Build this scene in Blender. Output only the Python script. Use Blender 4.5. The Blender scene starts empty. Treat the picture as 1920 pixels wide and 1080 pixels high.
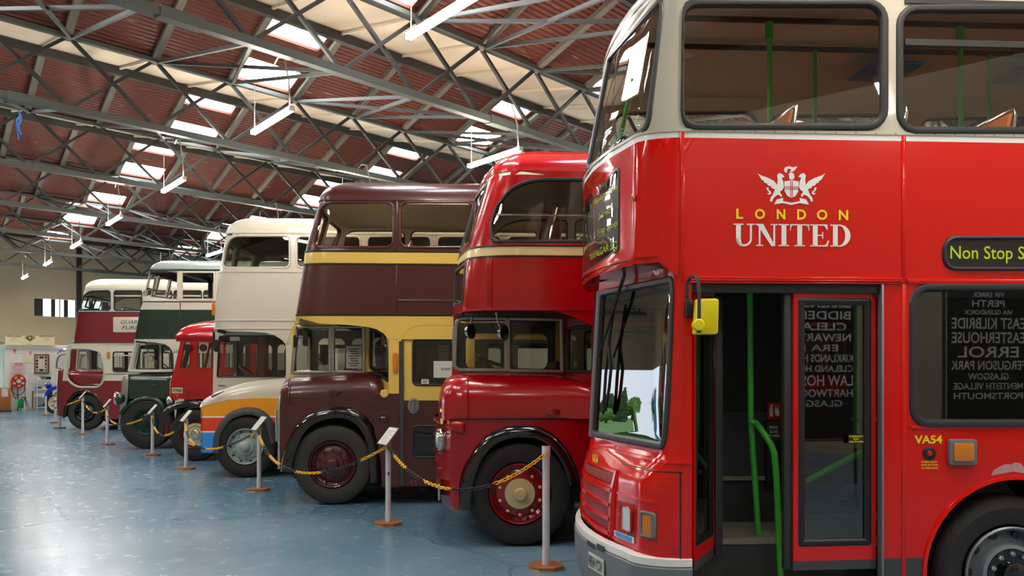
import bpy, bmesh, math, random
from mathutils import Vector, Matrix
from mathutils.geometry import delaunay_2d_cdt
random.seed(7)
PI = math.pi
scene = bpy.context.scene
col = scene.collection
# ---------------------------------------------------------------- camera, sky, exposure
F, HY, CX, EYE = 1600.0, 685.0, 960.0, 1.85
cam_d = bpy.data.cameras.new('camera')
cam_d.sensor_width = 36.0
cam_d.lens = 36.0 * F / 1920.0
cam_d.shift_y = (HY - 540.0) / 1920.0
cam_d.clip_end = 300
cam = bpy.data.objects.new('camera', cam_d)
cam.location = (0, 0, EYE)
cam.rotation_euler = (PI / 2, 0, 0)
col.objects.link(cam)
scene.camera = cam
world = bpy.data.worlds.new('overcast_sky')
scene.world = world
world.use_nodes = True
bg = world.node_tree.nodes['Background']
bg.inputs[0].default_value = (0.80, 0.90, 1.0, 1)
bg.inputs[1].default_value = 2.2
vs = scene.view_settings
vs.view_transform = 'Standard'
vs.look = 'None'
vs.gamma = 1.0
vs.use_curve_mapping = False
vs.exposure = 0.9
cy = scene.cycles
cy.max_bounces = 8
cy.diffuse_bounces = 4
cy.glossy_bounces = 4
cy.transparent_max_bounces = 12
cy.caustics_reflective = False
cy.caustics_refractive = False
TUBE_POWER = 90.0
SKYLIGHT_POWER = 14.0
# building axes: local x = along the girders, local y = from bay to bay
BROT = math.atan2(0.7593, 0.6508)
BC = Vector((math.cos(BROT), math.sin(BROT)))
BD = Vector((-math.sin(BROT), math.cos(BROT)))

# ---------------------------------------------------------------- materials
def lin(h):
    h = h.lstrip('#')
    o = []
    for i in (0, 2, 4):
        c = int(h[i:i + 2], 16) / 255.0
        o.append(c / 12.92 if c <= 0.04045 else ((c + 0.055) / 1.055) ** 2.4)
    return (o[0], o[1], o[2], 1.0)

M = {}
def newmat(name):
    m = bpy.data.materials.new(name)
    m.use_nodes = True
    M[name] = m
    nt = m.node_tree
    return m, nt, nt.nodes['Principled BSDF']

def nd(nt, t, **kw):
    n = nt.nodes.new(t)
    for k, v in kw.items():
        setattr(n, k, v)
    return n

def plain(name, hexc, rough=0.5, metal=0.0, coat=0.0, spec=0.5, bump=0.0, bscale=20.0, var=0.0, vscale=3.0):
    m, nt, b = newmat(name)
    c = lin(hexc)
    b.inputs['Base Color'].default_value = c
    b.inputs['Roughness'].default_value = rough
    b.inputs['Metallic'].default_value = metal
    b.inputs['Coat Weight'].default_value = coat
    b.inputs['Coat Roughness'].default_value = 0.06
    b.inputs['Specular IOR Level'].default_value = spec
    if bump or var:
        tc = nd(nt, 'ShaderNodeTexCoord')
    if var:
        nz = nd(nt, 'ShaderNodeTexNoise')
        nz.inputs['Scale'].default_value = vscale
        nz.inputs['Detail'].default_value = 6
        nt.links.new(tc.outputs['Object'], nz.inputs['Vector'])
        mx = nd(nt, 'ShaderNodeMix', data_type='RGBA')
        mx.inputs[6].default_value = tuple(x * (1 - var) for x in c[:3]) + (1,)
        mx.inputs[7].default_value = tuple(min(1, x * (1 + var)) for x in c[:3]) + (1,)
        nt.links.new(nz.outputs['Fac'], mx.inputs[0])
        nt.links.new(mx.outputs[2], b.inputs['Base Color'])
    if bump:
        nb = nd(nt, 'ShaderNodeTexNoise')
        nb.inputs['Scale'].default_value = bscale
        nb.inputs['Detail'].default_value = 2
        nt.links.new(tc.outputs['Object'], nb.inputs['Vector'])
        bp = nd(nt, 'ShaderNodeBump')
        bp.inputs['Strength'].default_value = bump
        bp.inputs['Distance'].default_value = 0.02
        nt.links.new(nb.outputs['Fac'], bp.inputs['Height'])
        nt.links.new(bp.outputs['Normal'], b.inputs['Normal'])
        if coat:
            nt.links.new(bp.outputs['Normal'], b.inputs['Coat Normal'])
    return m

def paint(name, hexc, rough=0.22, coat=0.5, bump=0.10, bscale=2.2):
    return plain(name, hexc, rough, 0, coat, 0.5, bump, bscale)

def worn(name, hexc, chip, rough=0.3, amount=0.62):
    """gloss paint with small chips showing the primer"""
    m, nt, b = newmat(name)
    tc = nd(nt, 'ShaderNodeTexCoord')
    n1 = nd(nt, 'ShaderNodeTexNoise')
    n1.inputs['Scale'].default_value = 38
    n1.inputs['Detail'].default_value = 5
    n2 = nd(nt, 'ShaderNodeTexNoise')
    n2.inputs['Scale'].default_value = 1.6
    for n in (n1, n2):
        nt.links.new(tc.outputs['Object'], n.inputs['Vector'])
    ml = nd(nt, 'ShaderNodeMath', operation='MULTIPLY')
    nt.links.new(n1.outputs['Fac'], ml.inputs[0])
    nt.links.new(n2.outputs['Fac'], ml.inputs[1])
    rp = nd(nt, 'ShaderNodeValToRGB')
    rp.color_ramp.elements[0].position = amount * 0.63
    rp.color_ramp.elements[1].position = amount * 0.65
    nt.links.new(ml.outputs[0], rp.inputs[0])
    mx = nd(nt, 'ShaderNodeMix', data_type='RGBA')
    mx.inputs[6].default_value = lin(hexc)
    mx.inputs[7].default_value = lin(chip)
    nt.links.new(rp.outputs[0], mx.inputs[0])
    nt.links.new(mx.outputs[2], b.inputs['Base Color'])
    b.inputs['Roughness'].default_value = rough
    b.inputs['Coat Weight'].default_value = 0.35
    b.inputs['Coat Roughness'].default_value = 0.12
    nb = nd(nt, 'ShaderNodeTexNoise')
    nb.inputs['Scale'].default_value = 2.0
    nt.links.new(tc.outputs['Object'], nb.inputs['Vector'])
    bp = nd(nt, 'ShaderNodeBump')
    bp.inputs['Strength'].default_value = 0.14
    bp.inputs['Distance'].default_value = 0.02
    nt.links.new(nb.outputs['Fac'], bp.inputs['Height'])
    nt.links.new(bp.outputs['Normal'], b.inputs['Normal'])
    return m

def emis(name, hexc, strength, rough=0.5):
    m, nt, b = newmat(name)
    b.inputs['Base Color'].default_value = lin(hexc)
    b.inputs['Emission Color'].default_value = lin(hexc)
    b.inputs['Emission Strength'].default_value = strength
    b.inputs['Roughness'].default_value = rough
    return m

def glass(name, tint, refl=1.0, opac=0.0, opcol='#202020', ior=1.5):
    """thin window glass: see-through with a fresnel mirror coat"""
    m = bpy.data.materials.new(name)
    m.use_nodes = True
    M[name] = m
    nt = m.node_tree
    nt.nodes.clear()
    out = nd(nt, 'ShaderNodeOutputMaterial')
    tr = nd(nt, 'ShaderNodeBsdfTransparent')
    tr.inputs[0].default_value = lin(tint)
    gl = nd(nt, 'ShaderNodeBsdfGlossy')
    gl.inputs['Roughness'].default_value = 0.01
    gl.inputs['Color'].default_value = (refl, refl, refl, 1)
    f0 = ((ior - 1) / (ior + 1)) ** 2      # Schlick reflectance, the same from both sides of the pane
    lw = nd(nt, 'ShaderNodeLayerWeight')
    pw = nd(nt, 'ShaderNodeMath', operation='POWER')
    pw.inputs[1].default_value = 5.0
    nt.links.new(lw.outputs['Facing'], pw.inputs[0])
    fr = nd(nt, 'ShaderNodeMath', operation='MULTIPLY_ADD')
    fr.inputs[1].default_value = 1.0 - f0
    fr.inputs[2].default_value = f0
    nt.links.new(pw.outputs[0], fr.inputs[0])
    mx = nd(nt, 'ShaderNodeMixShader')
    nt.links.new(fr.outputs[0], mx.inputs[0])
    src = tr
    if opac:
        df = nd(nt, 'ShaderNodeBsdfDiffuse')
        df.inputs[0].default_value = lin(opcol)
        m2 = nd(nt, 'ShaderNodeMixShader')
        m2.inputs[0].default_value = opac
        nt.links.new(tr.outputs[0], m2.inputs[1])
        nt.links.new(df.outputs[0], m2.inputs[2])
        src = m2
    nt.links.new(src.outputs[0], mx.inputs[1])
    nt.links.new(gl.outputs[0], mx.inputs[2])
    nt.links.new(mx.outputs[0], out.inputs[0])
    return m

paint('red_gloss', '#D20F07', 0.13, 0.1, 0.05)
paint('red_dull_grille', '#8E1A18', 0.5, 0.0, 0.0)
plain('beige_paint', '#B9B29E', 0.32, coat=0.3, bump=0.05, bscale=2)
plain('white_paint', '#E4E1DA', 0.35, coat=0.2)
paint('deep_red', '#A4030E', 0.2, 0.4, 0.10, 1.6)
paint('coach_red', '#B5000C', 0.2, 0.6, 0.10, 1.6)
worn('maroon_paint', '#4A1B1A', '#A08A7C', 0.3, 0.68)
plain('maroon_wheel', '#4C1518', 0.3, coat=0.4, bump=0.15, bscale=14)
plain('yellow_paint', '#E9C65C', 0.35, coat=0.25, bump=0.08, bscale=2)
plain('cream_band', '#DCC98C', 0.35, coat=0.3)
paint('white_bus', '#CFC9B9', 0.25, 0.5, 0.12, 1.6)
paint('orange_paint', '#EE9A10', 0.25, 0.5, 0.06)
paint('orange_red', '#E2401A', 0.25, 0.5, 0.06)
paint('sky_blue_paint', '#2A8FE0', 0.25, 0.5, 0.06)
paint('dark_green', '#0E2E24', 0.2, 0.6, 0.15, 1.6)
plain('pale_grey_roof', '#97A39B', 0.35, coat=0.3, bump=0.1, bscale=2)
plain('off_white', '#C9C6B8', 0.4, coat=0.2, bump=0.08, bscale=2)
paint('claret', '#82202C', 0.22, 0.5, 0.14, 1.6)
plain('cream_paint', '#DCD6C0', 0.35, coat=0.3, bump=0.08, bscale=2)
paint('royal_blue', '#1330A8', 0.25, 0.5, 0.06)
plain('black_gloss', '#08090C', 0.12, coat=0.8, bump=0.1, bscale=3)
plain('rubber', '#2C2C2B', 0.42)
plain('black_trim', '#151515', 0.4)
plain('tyre_rubber', '#1F1E1C', 0.62, bump=0.2, bscale=60)
plain('tyre_dusty', '#34322C', 0.7, bump=0.2, bscale=60)
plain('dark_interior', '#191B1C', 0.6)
plain('shade_grey', '#35383A', 0.6)
plain('interior_beige', '#DCD0BA', 0.6)
plain('interior_cream', '#E0D6C0', 0.55)
plain('chrome', '#C9C9C6', 0.12, metal=1.0)
plain('alloy', '#A9A9A4', 0.3, metal=0.9)
plain('steel_rim', '#8A8D90', 0.32, metal=0.6)
plain('rim_grey', '#9DAAA6', 0.4, coat=0.2)
plain('rim_cream', '#C9B27E', 0.5)
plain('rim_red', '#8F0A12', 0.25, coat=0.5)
plain('rim_green', '#123A2C', 0.35, coat=0.4)
plain('green_rail', '#46BE3C', 0.35, coat=0.2)
plain('orange_vinyl', '#B96A33', 0.5, bump=0.2, bscale=30)
plain('brown_vinyl', '#5A2A22', 0.45)
plain('mirror_yellow', '#E8D200', 0.35)
plain('sticker_yellow', '#F2D400', 0.5)
plain('print_white', '#ECEAE4', 0.4)
plain('print_red', '#C01018', 0.4)
plain('lime_letter', '#BFD400', 0.5)
plain('bumper_grey', '#6A6E70', 0.5)
plain('skirt_grey', '#3B3E40', 0.55)
plain('blind_black', '#14140F', 0.45)
plain('plate_white', '#C9C7B8', 0.4)
plain('paper', '#D9D7CE', 0.6)
plain('ink', '#202020', 0.6)
plain('post_white', '#D2CFD2', 0.45)
plain('wood_base', '#9A6038', 0.45, var=0.25, vscale=12)
plain('ply_edge', '#C7A878', 0.6, var=0.2, vscale=30)
plain('chain_yellow', '#F0B400', 0.4)
plain('chain_black', '#1A1A1A', 0.4)
plain('platform_grey', '#8C8674', 0.6, var=0.15)
plain('blue_sticker', '#3E8FD8', 0.4)
plain('amber', '#D87A10', 0.15, coat=0.8)
plain('lens_clear', '#C8CDCC', 0.08, coat=0.8, metal=0.3)
glass('clear_glass', '#E8ECE8', 1.0)
glass('tint_glass', '#B9B8AC', 1.0, ior=1.6)
glass('upper_glass', '#ECE8DE', 1.0)
glass('dark_glass', '#B6B4AA', 1.0, ior=1.9)
glass('sign_glass', '#F0F0EC', 1.0, ior=1.3)
glass('screen_glass', '#8A908C', 1.0, ior=2.3)
emis('tube_light', '#FFF3E6', TUBE_POWER)
emis('skylight_sheet', '#F4F8FF', SKYLIGHT_POWER)

# ---------------------------------------------------------------- mesh helpers
def link(name, data, parent=None):
    o = bpy.data.objects.new(name, data)
    col.objects.link(o)
    if parent is not None:
        o.parent = parent
    return o

def tag(o, label=None, cat=None, group=None, kind=None):
    if label: o['label'] = label
    if cat: o['category'] = cat
    if group: o['group'] = group
    if kind: o['kind'] = kind
    return o

def thing(name, loc, rotz, label, cat, group=None):
    o = link(name, None)
    o.empty_display_size = 0.2
    o.location = loc
    o.rotation_euler = (0, 0, rotz)
    return tag(o, label, cat, group)

def finish(me, angle=35):
    if angle:
        for p in me.polygons:
            p.use_smooth = True
        me.set_sharp_from_angle(angle=math.radians(angle))

class MB:
    def __init__(s):
        s.v, s.f, s.m = [], [], []
    def add(s, vs, fs, mi=0):
        b = len(s.v)
        s.v += [tuple(v) for v in vs]
        for f in fs:
            s.f.append([b + i for i in f])
            s.m.append(mi)
        return s
    def box(s, x0, x1, y0, y1, z0, z1, mi=0):
        return s.add([(x0, y0, z0), (x1, y0, z0), (x1, y1, z0), (x0, y1, z0), (x0, y0, z1), (x1, y0, z1), (x1, y1, z1), (x0, y1, z1)],
                     [(3, 2, 1, 0), (4, 5, 6, 7), (0, 1, 5, 4), (1, 2, 6, 5), (2, 3, 7, 6), (3, 0, 4, 7)], mi)
    def tube(s, pts, r, n=8, mi=0, closed=False, ends=True):
        pts = [Vector(p) for p in pts]
        rs = r if isinstance(r, (list, tuple)) else [r] * len(pts)
        N = len(pts)
        rings = []
        up = None
        for i, p in enumerate(pts):
            if closed:
                t = pts[(i + 1) % N] - pts[i - 1]
            else:
                t = (pts[min(i + 1, N - 1)] - pts[max(i - 1, 0)])
            if t.length < 1e-9: t = Vector((0, 0, 1))
            t.normalize()
            if up is None:
                up = Vector((0, 0, 1)) if abs(t.z) < 0.9 else Vector((1, 0, 0))
            a = t.cross(up)
            if a.length < 1e-5:
                a = t.cross(Vector((0.3, 0.9, 0.1)))
            a.normalize()
            up = a.cross(t).normalized()
            rings.append([p + a * (rs[i] * math.cos(2 * PI * k / n)) + up * (rs[i] * math.sin(2 * PI * k / n)) for k in range(n)])
        b = len(s.v)
        for rg in rings:
            s.v += [tuple(v) for v in rg]
        for i in range(N if closed else N - 1):
            j = (i + 1) % N
            for k in range(n):
                l = (k + 1) % n
                s.f.append([b + i * n + k, b + i * n + l, b + j * n + l, b + j * n + k])
                s.m.append(mi)
        if ends and not closed:
            s.f.append([b + k for k in range(n)][::-1]); s.m.append(mi)
            s.f.append([b + (N - 1) * n + k for k in range(n)]); s.m.append(mi)
        return s
    def lathe(s, prof, c, axis='y', n=48, mi=0, mod=None, caps=True):
        """prof: list of (radius, offset along axis); c: centre"""
        b = len(s.v)
        for j, (r, o) in enumerate(prof):
            for k in range(n):
                rr = r
                if mod and j in mod and k % 2:
                    rr = r - mod[j]
                a = 2 * PI * k / n
                if axis == 'y':
                    s.v.append((c[0] + rr * math.cos(a), c[1] + o, c[2] + rr * math.sin(a)))
                elif axis == 'x':
                    s.v.append((c[0] + o, c[1] + rr * math.cos(a), c[2] + rr * math.sin(a)))
                else:
                    s.v.append((c[0] + rr * math.cos(a), c[1] + rr * math.sin(a), c[2] + o))
        for j in range(len(prof) - 1):
            for k in range(n):
                l = (k + 1) % n
                s.f.append([b + j * n + k, b + j * n + l, b + (j + 1) * n + l, b + (j + 1) * n + k]); s.m.append(mi)
        if caps:
            if caps != 'end':
                s.f.append([b + k for k in range(n)][::-1]); s.m.append(mi)
            s.f.append([b + (len(prof) - 1) * n + k for k in range(n)]); s.m.append(mi)
        return s
    def grid(s, rows, mi=0, flip=False):
        b = len(s.v)
        n = len(rows[0])
        for r in rows:
            s.v += [tuple(v) for v in r]
        for i in range(len(rows) - 1):
            for k in range(n - 1):
                f = [b + i * n + k, b + i * n + k + 1, b + (i + 1) * n + k + 1, b + (i + 1) * n + k]
                s.f.append(f[::-1] if flip else f); s.m.append(mi)
        return s
    def prism(s, poly, y0, y1, mi=0, axis='y'):
        """polygon in (x,z), extruded along y"""
        n = len(poly)
        b = len(s.v)
        for y in (y0, y1):
            s.v += [((p[0], y, p[1]) if axis == 'y' else (y, p[0], p[1]) if axis == 'x' else (p[0], p[1], y)) for p in poly]
        s.f.append([b + i for i in range(n)]); s.m.append(mi)
        s.f.append([b + n + i for i in range(n)][::-1]); s.m.append(mi)
        for i in range(n):
            j = (i + 1) % n
            s.f.append([b + i, b + n + i, b + n + j, b + j]); s.m.append(mi)
        return s
    def mesh(s, name, mats, angle=35, bevel=0, seg=2):
        me = bpy.data.meshes.new(name)
        me.from_pydata(s.v, [], s.f)
        for k in mats:
            me.materials.append(M[k])
        if len(mats) > 1:
            me.polygons.foreach_set('material_index', s.m)
        bm = bmesh.new()
        bm.from_mesh(me)
        bmesh.ops.recalc_face_normals(bm, faces=bm.faces)
        if bevel:
            es = [e for e in bm.edges if len(e.link_faces) == 2 and e.calc_face_angle(0) > 0.6]
            bmesh.ops.bevel(bm, geom=es, offset=bevel, segments=seg, affect='EDGES', clamp_overlap=True, profile=0.5)
        bm.to_mesh(me)
        bm.free()
        finish(me, angle)
        return me
    def done(s, name, mats, parent=None, angle=35, bevel=0, seg=2):
        if isinstance(mats, str): mats = [mats]
        return link(name, s.mesh(name, mats, angle, bevel, seg), parent)

def boxo(name, x0, x1, y0, y1, z0, z1, mat, parent, bevel=0.0, seg=2):
    return MB().box(x0, x1, y0, y1, z0, z1).done(name, mat, parent, bevel=bevel, seg=seg)

def rpoly(pts, n=5):
    """rounded polygon; pts = (x, y, radius)"""
    out = []
    N = len(pts)
    for i in range(N):
        x, y, r = pts[i] if len(pts[i]) == 3 else (pts[i][0], pts[i][1], 0)
        if r <= 0:
            out.append((x, y)); continue
        P = Vector((x, y))
        A = Vector(pts[i - 1][:2]) - P
        B = Vector(pts[(i + 1) % N][:2]) - P
        r1 = min(r, A.length * 0.49); r2 = min(r, B.length * 0.49)
        a = P + A.normalized() * r1
        b = P + B.normalized() * r2
        for k in range(n + 1):
            t = k / n
            # blend of circle-like conic
            w = 0.7071
            d = (1 - t) ** 2 + 2 * w * t * (1 - t) + t * t
            q = (a * (1 - t) ** 2 + P * (2 * w * t * (1 - t)) + b * t * t) / d
            out.append((q.x, q.y))
    return out

def rrect(x0, y0, x1, y1, r, n=5):
    return rpoly([(x0, y0, r), (x1, y0, r), (x1, y1, r), (x0, y1, r)], n)

def inside(pt, poly):
    x, y = pt
    c = False
    j = len(poly) - 1
    for i in range(len(poly)):
        xi, yi = poly[i]; xj, yj = poly[j]
        if (yi > y) != (yj > y) and x < (xj - xi) * (y - yi) / (yj - yi) + xi:
            c = not c
        j = i
    return c

def panel(outer, holes, mapf, thick, matfn, nmat, lines=(), refine=None, inner=None):
    """triangulated sheet in a 2-D parameter space with holes, mapped to 3-D, given a thickness. Returns MB"""
    V, E = [], []
    def loop(p):
        b = len(V)
        V.extend(Vector(q) for q in p)
        E.extend((b + i, b + (i + 1) % len(p)) for i in range(len(p)))
    o2 = []
    for (xa, ya), (xb, yb) in zip(outer, list(outer[1:]) + [outer[0]]):
        nn = max(1, int(math.hypot(xb - xa, yb - ya) / 0.45))
        o2 += [(xa + (xb - xa) * k / nn, ya + (yb - ya) * k / nn) for k in range(nn)]
    loop(o2)
    for h in holes: loop(h)
    for l in lines:
        l2 = []
        for (xa, ya), (xb, yb) in zip(l, l[1:]):
            nn = max(1, int(math.hypot(xb - xa, yb - ya) / 0.21))
            l2 += [(xa + (xb - xa) * k / nn, ya + (yb - ya) * k / nn) for k in range(nn)]
        l = l2 + [l[-1]]
        b = len(V)
        V.extend(Vector(q) for q in l)
        E.extend((b + i, b + i + 1) for i in range(len(l) - 1))
    if refine:
        for a in refine[0]:
            for b_ in refine[1]:
                if inside((a, b_), outer) and not any(inside((a, b_), h) for h in holes):
                    V.append(Vector((a, b_)))
    v2, e2, f2, _, _, _ = delaunay_2d_cdt(V, E, [], 0, 1e-5)
    keep = []
    hb = [(min(q[0] for q in h), max(q[0] for q in h), min(q[1] for q in h), max(q[1] for q in h), h) for h in holes]
    for f in f2:
        cx = sum(v2[i].x for i in f) / len(f); cy = sum(v2[i].y for i in f) / len(f)
        if not inside((cx, cy), outer): continue
        bad = False
        for (a0, a1, b0, b1, h) in hb:
            if a0 <= cx <= a1 and b0 <= cy <= b1 and inside((cx, cy), h):
                bad = True; break
        if not bad: keep.append((f, cx, cy))
    mb = MB()
    n = len(v2)
    mb.v = [tuple(mapf(p.x, p.y, 0.0)) for p in v2]
    cnt = {}
    for f, cx, cy in keep:
        mb.f.append(list(f)); mb.m.append(matfn(cx, cy))
        for i in range(len(f)):
            a, b = f[i], f[(i + 1) % len(f)]
            cnt.setdefault((min(a, b), max(a, b)), []).append((a, b, matfn(cx, cy)))
    if thick:
        mb.v += [tuple(mapf(p.x, p.y, -thick)) for p in v2]
        for f, cx, cy in keep:
            mb.f.append([n + i for i in f][::-1]); mb.m.append(matfn(cx, cy) if inner is None else inner)
        for k, l in cnt.items():
            if len(l) == 1:
                a, b, m_ = l[0]
                mb.f.append([b, a, n + a, n + b]); mb.m.append(m_)
    used = set(i for f in mb.f for i in f)
    idx = {}
    nv = []
    for i in sorted(used):
        idx[i] = len(nv); nv.append(mb.v[i])
    mb.v = nv
    mb.f = [[idx[i] for i in f] for f in mb.f]
    return mb

def ring(outline, w, h, mapf, sp=lambda p: 1.0, base=0.0, inset=0.5):
    """raised frame along a closed outline; inset 0..1 = share of width inside"""
    N = len(outline)
    cx = sum(p[0] for p in outline) / N
    area = sum(outline[i][0] * outline[(i + 1) % N][1] - outline[(i + 1) % N][0] * outline[i][1] for i in range(N))
    sg = 1 if area > 0 else -1
    prof = [(1 - inset, -0.004), (0.8 - inset, h * 0.75), (0.5 - inset, h), (0.2 - inset, h * 0.75), (-inset, -0.004), (-inset, -0.03)]
    rows = []
    for (o, hh) in prof:
        row = []
        for i in range(N):
            s_ = sp(outline[i][0])
            a = Vector(((outline[i][0] - outline[i - 1][0]) * s_, outline[i][1] - outline[i - 1][1]))
            b = Vector(((outline[(i + 1) % N][0] - outline[i][0]) * s_, outline[(i + 1) % N][1] - outline[i][1]))
            if a.length > 1e-9: a.normalize()
            if b.length > 1e-9: b.normalize()
            t = a + b
            if t.length < 1e-6: t = b
            t.normalize()
            nx, ny = t.y * sg, -t.x * sg
            k = 1.0 / max(0.5, (a.dot(t)))
            row.append(mapf(outline[i][0] + nx * o * w * k / s_, outline[i][1] + ny * o * w * k, base + hh))
        row.append(row[0])
        rows.append(row)
    return MB().grid(rows)

_tc = {}
def text2d(s, bold=0.0, italic=0.0, spacing=1.0):
    """glyph outlines as a flat mesh (verts, faces) normalised to its bounding box"""
    key = (s, bold, italic, spacing)
    if key in _tc: return _tc[key]
    cu = bpy.data.curves.new('t', 'FONT')
    cu.body = s
    cu.size = 1.0
    cu.offset = bold
    cu.shear = italic
    cu.space_character = spacing
    cu.resolution_u = 3
    o = bpy.data.objects.new('t', cu)
    col.objects.link(o)
    dg = bpy.context.evaluated_depsgraph_get()
    dg.update()
    me = bpy.data.meshes.new_from_object(o.evaluated_get(dg))
    vs_ = [(v.co.x, v.co.y) for v in me.vertices]
    fs_ = [list(p.vertices) for p in me.polygons]
    bpy.data.objects.remove(o); bpy.data.curves.remove(cu); bpy.data.meshes.remove(me)
    x0 = min(v[0] for v in vs_); x1 = max(v[0] for v in vs_); y0 = min(v[1] for v in vs_); y1 = max(v[1] for v in vs_)
    vs_ = [((x - x0) / (x1 - x0), (y - y0) / (y1 - y0)) for x, y in vs_]
    _tc[key] = (vs_, fs_, (x1 - x0) / (y1 - y0))
    return _tc[key]

def text_mb(s, fn, bold=0.0, italic=0.0, spacing=1.0, mb=None):
    """fn maps normalised (x,y) in the text's box to 3-D"""
    v, f, _ = text2d(s, bold, italic, spacing)
    return (mb or MB()).add([fn(x, y) for x, y in v], f)

def word_parts(s, fn, name, mat, parent, bold=0.0, italic=0.0):
    """one mesh per word of a line of lettering"""
    v, f, _ = text2d(s, bold, italic)
    n = s.count(' ')
    iv = sorted((min(v[i][0] for i in q), max(v[i][0] for i in q)) for q in f)
    gaps, end = [], iv[0][1]
    for a0, a1 in iv:
        if a0 > end: gaps.append((a0 - end, (a0 + end) / 2))
        end = max(end, a1)
    cuts = sorted(g[1] for g in sorted(gaps)[::-1][:n])
    out = {}
    for q in f:
        cx = sum(v[i][0] for i in q) / len(q)
        out.setdefault(sum(1 for c in cuts if cx > c), []).append(q)
    for k in sorted(out):
        ids = sorted(set(i for q in out[k] for i in q))
        mp_ = {i: j for j, i in enumerate(ids)}
        MB().add([fn(*v[i]) for i in ids], [[mp_[i] for i in q] for q in out[k]]).done(name, mat, parent, angle=0)

# ---------------------------------------------------------------- vehicles
TH = math.radians(3.5)
class Veh:
    """local axes: x = towards the rear, y = away from the near side, z up; x = 0 at the front axle"""
    def __init__(s, gx, gy, name, label, W=2.4, group='museum buses parked in a row', cat='bus'):
        s.Oy = F * EYE / (gy - HY)
        s.Ox = (gx - CX) / F * s.Oy
        s.W = W
        s.root = thing(name, (s.Ox, s.Oy, 0), TH, label, cat, group)
        s.c, s.s = math.cos(TH), math.sin(TH)
    def q(s, x, y, v=0.0):
        a = (x - CX) / F
        u = (a * (s.Oy + v * s.c) - s.Ox + v * s.s) / (s.c - a * s.s)
        Y = s.Oy + u * s.s + v * s.c
        return (u, EYE + (HY - y) / F * Y)
    def P(s, pts, v=0.0):
        return [s.q(p[0], p[1], v) for p in pts]
    def proj(s, u, v, z):
        X = s.Ox + u * s.c - v * s.s
        Y = s.Oy + u * s.s + v * s.c
        return CX + F * X / Y, HY - F * (z - EYE) / Y, Y

def lerp_table(tab):
    tab = sorted(tab)
    def fn(z):
        if z <= tab[0][0]: return tab[0][1]
        for (a, b), (c, d) in zip(tab, tab[1:]):
            if z <= c:
                return b + (d - b) * (z - a) / (c - a)
        return tab[-1][1]
    return fn

class Shell:
    """side - front corner - front - far corner - far side, as one strip: p >= uc is the near side (p = u)"""
    def __init__(s, veh, uc, uf, rv, bow, vee=None):
        s.vee = vee or (lambda z: 0.0)
        s.b, s.uc, s.rv, s.W = veh, uc, rv, veh.W
        s.uf = uf if callable(uf) else (lambda z: uf)
        s.bow = bow if callable(bow) else (lambda z: bow)
    def __call__(s, p, z, off=0.0):
        d = s.uc - p
        if d <= 0: return Vector((p, -off, z))
        if d >= 3: return Vector((s.uc + d - 3, s.W + off, z))
        mir = d > 1.5
        if mir: d = 3 - d
        uf = s.uf(z); rv = s.rv; bw = s.bow(z)
        if d <= 1:
            th = d * PI / 2
            ru = s.uc - uf
            u = s.uc - ru * math.sin(th); v = rv * (1 - math.cos(th))
            n = Vector((-math.sin(th), -math.cos(th)))
        else:
            t = d - 1
            ve = s.vee(z)
            v = rv + t * (s.W - 2 * rv); u = uf - bw * ((1 - ve) * (1 - (1 - 2 * t) ** 2) + ve * (1 - abs(1 - 2 * t)))
            sl = bw * ((1 - ve) * 4 * (1 - 2 * t) + ve * 2) / (s.W - 2 * rv)
            n = Vector((-1, -sl)).normalized()
        u += n.x * off; v += n.y * off
        return Vector((u, s.W - v if mir else v, z))
    def sp(s, p):
        d = s.uc - p
        if d <= 0 or d >= 3: return 1.0
        if d <= 1 or d >= 2: return PI / 2 * 0.5 * (s.rv + s.uc - s.uf(2.0))
        return s.W - 2 * s.rv
    def mir(s, p): return 2 * (s.uc - 1.5) - p
    def px(s, x, y, off=0.0):
        """pixel of the photograph -> (p, z) on the visible part of the strip"""
        u, z = s.b.q(x, y)
        if u >= s.uc: return (u, z)
        lo, hi = s.uc - 1.75, s.uc
        z = 2.0
        for _ in range(40):
            m = (lo + hi) / 2
            for _ in range(4):
                a = s(m, z, off)
                X, _y, Y = s.b.proj(a.x, a.y, a.z)
                z = EYE + (HY - y) / F * Y
            if X > x: hi = m
            else: lo = m
        return ((lo + hi) / 2, z)
    def PX(s, pts): return [s.px(p[0], p[1]) for p in pts]
    def cols(s, rear, n=1):
        """parameter values for refinement of the curved part"""
        return [s.uc - 3 + k * 0.125 for k in range(25)]

def win(parent, outline, mapf, sp=lambda p: 1.0, w=0.05, h=0.014, mat='rubber', pane='clear_glass', name='window', depth=0.012, refine=None, inset=0.5, label=None):
    fr = ring(outline, w, h, mapf, sp, inset=inset).done(name + '_frame', mat, parent)
    if pane:
        pm = panel(outline, [], lambda p, z, o: mapf(p, z, o - depth), 0, lambda a, b: 0, 1, refine=refine)
        pm.done(name + '_pane', pane, fr, angle=60)
    if label: fr['label'] = label
    return fr

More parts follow.
